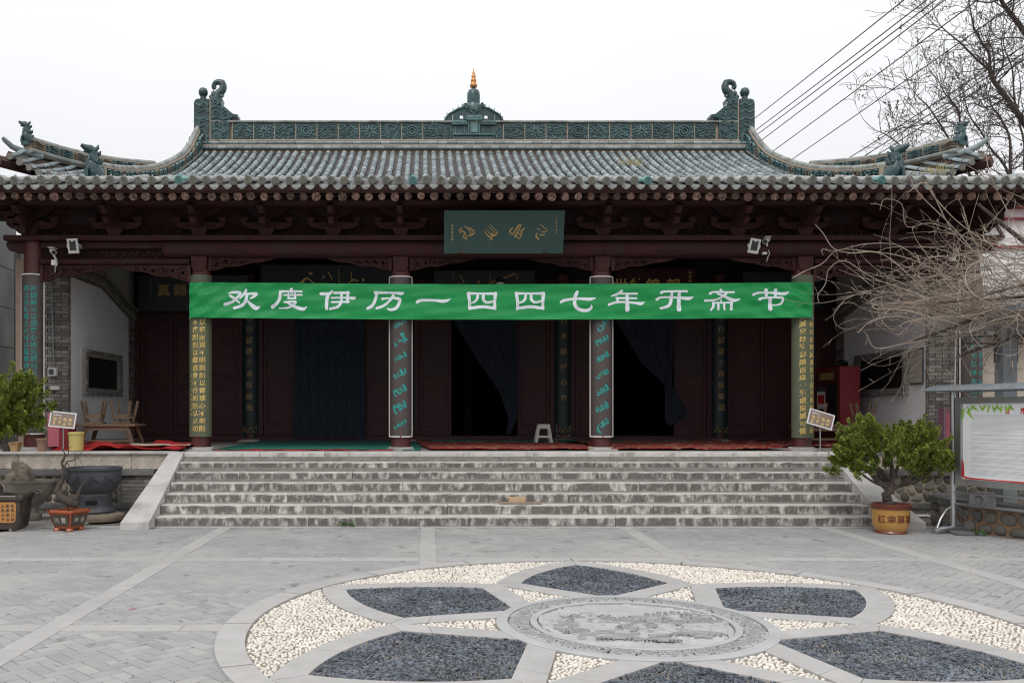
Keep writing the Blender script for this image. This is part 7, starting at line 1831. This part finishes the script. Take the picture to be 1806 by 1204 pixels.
lst += [[V9(1700, 500), V9(1600, 455), V9(1520, 442), V9(1476, 442), V9(1450, 465), V9(1420, 478), V9(1398, 490, .006)], [V9(1640, 520), V9(1560, 450), V9(1500, 446), V9(1470, 438), V9(1452, 412), V9(1438, 396, .005)],
        [V9(1640, 480), V9(1590, 435), V9(1530, 430), V9(1475, 442), V9(1450, 440), V9(1452, 450, .004)], [V9(1620, 520), V9(1540, 490), V9(1490, 460), V9(1462, 475), V9(1456, 500), V9(1443, 520), V9(1444, 533, .004)],
        [V9(1800, 500), V9(1740, 440), V9(1650, 395), V9(1600, 400), V9(1590, 360), V9(1560, 352), V9(1552, 370, .004)], [V9(1806, 470), V9(1700, 400), V9(1650, 350), V9(1630, 322), V9(1600, 340, .004)], [V9(1780, 480), V9(1690, 420), V9(1640, 330), V9(1632, 325, .004)],
        [V9(1720, 560), V9(1640, 545), V9(1560, 540), V9(1537, 535), V9(1545, 526), V9(1600, 520), V9(1680, 530, .006)], [V9(1700, 575), V9(1600, 548), V9(1545, 545), V9(1550, 536), V9(1640, 535, .006)], [V9(1700, 590), V9(1600, 605), V9(1545, 614), V9(1528, 588, .007)], [V9(1680, 600), V9(1600, 560), V9(1540, 565), V9(1515, 585), V9(1512, 584, .004)],
        [V9(1806, 350), V9(1760, 330), V9(1720, 300), V9(1700, 290, .004)], [V9(1760, 500), V9(1716, 420), V9(1700, 372), V9(1690, 350, .004)], [V9(1740, 470), V9(1680, 400), V9(1620, 340), V9(1600, 300, .004)], [V9(1806, 420), V9(1760, 340), V9(1740, 280), V9(1745, 250, .004)]]
m = MB(); rings = 0
for pts in lst:
    m.tube([q[:3] for q in pts] if len(pts) > 9 else [q[:3] for q in catmull(pts, 5)], [q[3] for q in pts] if len(pts) > 9 else [q[3] for q in catmull(pts, 5)], n=4, cap=False)
m.build('shoots', twig, vine, kind='stuff')
m = MB()                                   # fine side twigs
for pts in lst:
    for q in pts[2:-1:3]:
        if r_.random() < .75:
            p = Vector(q[:3]); d = Vector((r_.gauss(0, 1), r_.gauss(0, .6), r_.gauss(.1, 1))).normalized(); L = r_.uniform(.04, .16); m.tube([p, p+d*L*.5+Vector((0, 0, .01)), p+d*L], [.003, .0024, .0016], n=3, cap=False)
m.build('side_twigs', twig, vine, kind='stuff')

# ------------------------------------------------------------------ surroundings
c = thing('concrete_building', 'plain grey concrete building wall with panel joints at the left edge behind the hall', 'building', (-10.6, 19, 0))
xw, y = -8.72, 13.0
while y < 19.3:
    y2 = y+2.0 if y < 17 else 19.3; z = .0
    for (z0, z1) in ((0, 1.72), (1.72, 2.98), (2.98, 3.80), (3.80, 4.62), (4.62, 5.78)):
        m = MB(); m.box(xw-.2, xw, y+.006, y2-.006, z0+.008, z1-.008, bev=.004); m.build('wall_panel', concrete, c)
    y = y2
    if y >= 19.3: break
m = MB(); m.box(xw-4, xw-.03, 12.9, 19.29, 0, 5.74); m.build('wall_core', concrete, c)
m = MB(); m.box(xw-4.1, xw+.04, 12.8, 19.4, 5.78, 5.90, bev=.01); m.build('parapet', concrete, c)
m = MB(); m.box(-8.6, -7.13, 18.9, 19.1, 0, 2.2, bev=.01); o = m.build('low_wall', whitew); tag(o, 'low whitewashed wall behind the left juniper', 'wall')
m = MB(); m.box(-7.16, -6.90, 15.80, 15.899, 0, 4.3, bev=.01); o = m.build('pink_brick_pier', M('pinkish_brick', (.34, .24, .18), (.42, .31, .24), 9, rough=.9, bump=.6)); tag(o, 'narrow pinkish brick pier against the outer left corner of the hall', 'pier')
m = MB(); m.tube([(-7.62, 17.0, 0), (-7.62, 17.0, 4.6)], .10, n=10); o = m.build('dark_gap_tube', dgal); tag(o, 'dark upright tube added to fill the dark gap between the grey building and the left corner of the hall', 'pipe')  # tube added only to darken the gap beside the hall
c = thing('courtyard_wall', 'beige courtyard wall with a small grey tiled cap to the right of the hall', 'wall', (12, 16.2, 0))
m = MB(); m.box(9.68, 16, 16.1, 16.4, 0, 3.0); m.build('wall', beigew, c)
m = MB(); m.prism([(15.7, 2.98), (16.25, 3.30), (16.8, 2.98), (16.25, 3.2)], lambda u, v, d: (d, u, v), 9.68, 16); m.build('cap', pan_m, c)
x = 9.75
while x < 13.5:
    m = MB(); m.tube([(x, 15.68, 3.0), (x, 16.25, 3.34)], .055, n=8); m.build('cap_tile', tile_m, c, smooth=.7); x += .2
m = MB(); m.tube([(9.68, 16.25, 3.36), (16, 16.25, 3.36)], .08, n=8); m.build('cap_ridge', tile_m, c)
# white houses far right
c = thing('white_building', 'white rendered building with thin red edge lines seen through the vine at right', 'building', (23, 34, 0))
m = MB(); m.box(21.1, 34, 33, 40, 0, 9.0); m.build('wall', whitew, c); m = MB(); m.box(20.6, 34.2, 32.6, 40.2, 9.0, 9.25); m.box(20.8, 34, 32.8, 40, 8.6, 8.66); m.build('eave_band', maroon, c); m = MB(); m.box(20.5, 34.4, 32.4, 40.4, 9.25, 9.5); m.build('roof_slab', concrete, c)
for k in range(3):
    f_ = MB(); x = 22.2+k*2.6; f_.box(x, x+1.2, 32.93, 33.0, 6.2, 7.7); w_ = f_.build('window', dgal, c); m = MB(); m.box(x+.08, x+.57, 32.91, 32.93, 6.28, 7.62); m.box(x+.63, x+1.12, 32.91, 32.93, 6.28, 7.62); m.build('pane', lampgl, w_)
c = thing('white_building', 'lower white building block with a red line in front of the taller one at right', 'building', (18, 26, 0))
m = MB(); m.box(15.9, 28, 26, 31, 0, 6.3); m.build('wall', whitew, c); m = MB(); m.box(15.8, 28, 25.9, 31, 6.3, 6.38); m.build('eave_band', maroon, c)
# bare tree behind
tree = thing('bare_tree', 'tall leafless tree with dark crooked branches behind the right end of the roof', 'tree', (16.0, 27, 0))
dT = 27.0; r_ = random.Random(5)
TQ = lambda px, py, r, dd=0: (*P(px, py, dT+dd), r*.72)
limb = [[TQ(1852, 420, .24), TQ(1850, 290, .20), TQ(1806, 216, .13), TQ(1775, 172, .105), TQ(1752, 142, .09), TQ(1746, 124, .085)],
 [TQ(1746, 124, .07), TQ(1744, 95, .05), TQ(1730, 72, .045), TQ(1718, 50, .035), TQ(1712, 20, .028), TQ(1706, -12, .02)], [TQ(1746, 124, .06), TQ(1725, 107, .045), TQ(1695, 77, .035), TQ(1663, 50, .022), TQ(1650, 32, .01)],
 [TQ(1860, 140, .15), TQ(1806, 55, .11), TQ(1780, 22, .09), TQ(1765, -2, .08), TQ(1755, -40, .07)], [TQ(1852, 420, .2), TQ(1790, 330, .08), TQ(1782, 300, .065), TQ(1781, 245, .05), TQ(1765, 209, .04), TQ(1748, 185, .025), TQ(1746, 160, .012)],
 [TQ(1790, 330, .07), TQ(1770, 289, .05), TQ(1745, 259, .04), TQ(1730, 232, .035), TQ(1715, 212, .028), TQ(1705, 190, .02), TQ(1700, 160, .01)], [TQ(1770, 420, .08), TQ(1700, 290, .05), TQ(1670, 239, .04), TQ(1640, 192, .03), TQ(1618, 170, .02), TQ(1602, 147, .008)],
 [TQ(1740, 360, .06), TQ(1696, 225, .04), TQ(1690, 194, .035), TQ(1668, 167, .025), TQ(1655, 142, .012)], [TQ(1700, 350, .04), TQ(1592, 260, .03), TQ(1566, 240, .022), TQ(1543, 229, .008)], [TQ(1806, 216, .06), TQ(1790, 180, .04), TQ(1785, 120, .03), TQ(1770, 80, .02), TQ(1775, 40, .01)],
 [TQ(1806, 300, .05), TQ(1806, 250, .04), TQ(1795, 200, .03), TQ(1800, 150, .02), TQ(1790, 100, .01)], [TQ(1752, 142, .04), TQ(1770, 110, .03), TQ(1766, 70, .02), TQ(1780, 50, .01)], [TQ(1765, -2, .05), TQ(1740, 5, .03), TQ(1700, -5, .02)], [TQ(1775, 172, .04), TQ(1740, 190, .03), TQ(1715, 182, .02), TQ(1690, 190, .008)],
 [TQ(1696, 225, .03), TQ(1670, 215, .02), TQ(1640, 218, .015), TQ(1615, 205, .006)]]
tubes('trunk', tree, [[(18.4, 27.2, 0, .34), (18.5, 27.1, 3, .30), TQ(1858, 480, .26), TQ(1852, 420, .24)]], treebark, 12)
for k, L_ in enumerate(limb): tubes('limb', tree, [L_], treebark, 7, 4)
fine = MB()
def twigs(p, d, L, r, lev):
    n = 5; pts = [p]; rad = [r]; q = Vector(p); dd = Vector(d)
    for i in range(n):
        dd = (dd+Vector((r_.gauss(0, .22), r_.gauss(0, .22), r_.gauss(.03, .2)))).normalized(); q = q+dd*L/n; pts.append(q.copy()); rad.append(max(.006, r*(1-.8*(i+1)/n)))
        if lev > 0 and r_.random() < .62:
            s = Vector((r_.gauss(0, 1), r_.gauss(0, .8), r_.gauss(.2, .8))).normalized(); twigs(q, (dd*.8+s*.9).normalized(), L*r_.uniform(.4, .65), max(.006, r*.55), lev-1)
    fine.tube(pts, rad, n=4, cap=False)
    if lev == 0 and r_.random() < .16:        # dangling seed keys
        for _ in range(4): c_ = q+Vector((r_.gauss(0, .05), r_.gauss(0, .05), r_.gauss(-.05, .05))); fine.add([c_, c_+Vector((.018, 0, -.03)), c_+Vector((0, .0, -.08)), c_+Vector((-.018, 0, -.03))], [(0, 1, 2, 3)])
for L_ in limb:
    cv = catmull(L_, 4)
    for i in range(1, len(cv)-1):
        if cv[i][2] < 5 or r_.random() < .25: continue
        p = Vector(cv[i][:3]); t = (Vector(cv[i+1][:3])-Vector(cv[i-1][:3])).normalized(); s = Vector((r_.gauss(-.1, 1), r_.gauss(0, 1), r_.gauss(.25, .8))).normalized()
        twigs(p, (t*.5+s*.8).normalized(), r_.uniform(.7, 1.7), min(.028, max(.012, cv[i][3]*.5)), 2)
    twigs(Vector(cv[-1][:3]), (Vector(cv[-1][:3])-Vector(cv[-2][:3])).normalized(), 1.2, .014, 2)
fine.build('twigs', treebark, tree, kind='stuff')
p = P(233, 1075, 7.55); m = MB(); m.prism([(-.03, -.008), (.0, -.004), (.03, .006), (.025, .014), (-.01, .008)], lambda u, v, d: (p.x+u, 7.55+v*1.5, .006+d), 0, .004); o = m.build('petal', pink); tag(o, 'tiny pink petal lying on the grey paving at left', 'petal')
rl = random.Random(77)
lt = MB()
for _ in range(70):
    x, y = rl.uniform(-6, 8), rl.uniform(5.6, 12.8); a = rl.uniform(0, 6.28); l = rl.uniform(.008, .03)
    lt.add([(x, y, .007), (x+l*math.cos(a), y+l*math.sin(a), .010), (x+l*.6*math.cos(a+.5), y+l*.6*math.sin(a+.5), .014)], [(0, 1, 2)])
lt.build('leaf_litter', rafter_m, court, kind='stuff')
# overhead cables, running from beyond the hall up over the courtyard to the right
W_ = [((1325, 210), (1592, 0)), ((1325, 232), (1632, 0)), ((1327, 240), (1648, 0)), ((1335, 250), (1664, 0)), ((1362, 264), (1722, 0)), ((1405, 272), (1797, 0)), ((1500, 274), (1806, 79)), ((1515, 278), (1806, 92)), ((1535, 278), (1806, 104))]
names = ['uppermost', 'second from the top', 'third from the top', 'fourth from the top', 'fifth from the top', 'sixth from the top', 'upper one of the lower three', 'middle one of the lower three', 'lowest']
for i, ((x0, y0), (x1, y1)) in enumerate(W_):
    dx, dy = x1-x0, y1-y0; f0, f1 = -.5, 1.5
    a = P(x0+dx*f0, y0+dy*f0, 60); b = P(x0+dx*f1, y0+dy*f1, 20 if i < 6 else 26)
    pts = []
    # keep the straight line of the photograph between the two ends (a taut cable), hanging very slightly
    for k in range(25):
        t = k/24; q = a.lerp(b, t); q.z -= .30*4*t*(1-t)*.3; pts.append(q)
    m = MB(); m.tube(pts, .017 if i < 6 else .022, n=6); o = m.build('overhead_cable', cable_m); tag(o, 'black overhead cable against the sky right of the roof, '+names[i], 'cable', 'overhead cables')
m = MB(); m.tube([P(0, 388, 18.6), P(60, 392, 16), P(110, 418, 14.9), P(150, 440, 14.95)], .006, n=5); o = m.build('thin_wire', cable_m); tag(o, 'thin dark wire hanging across the left end of the eaves', 'wire')
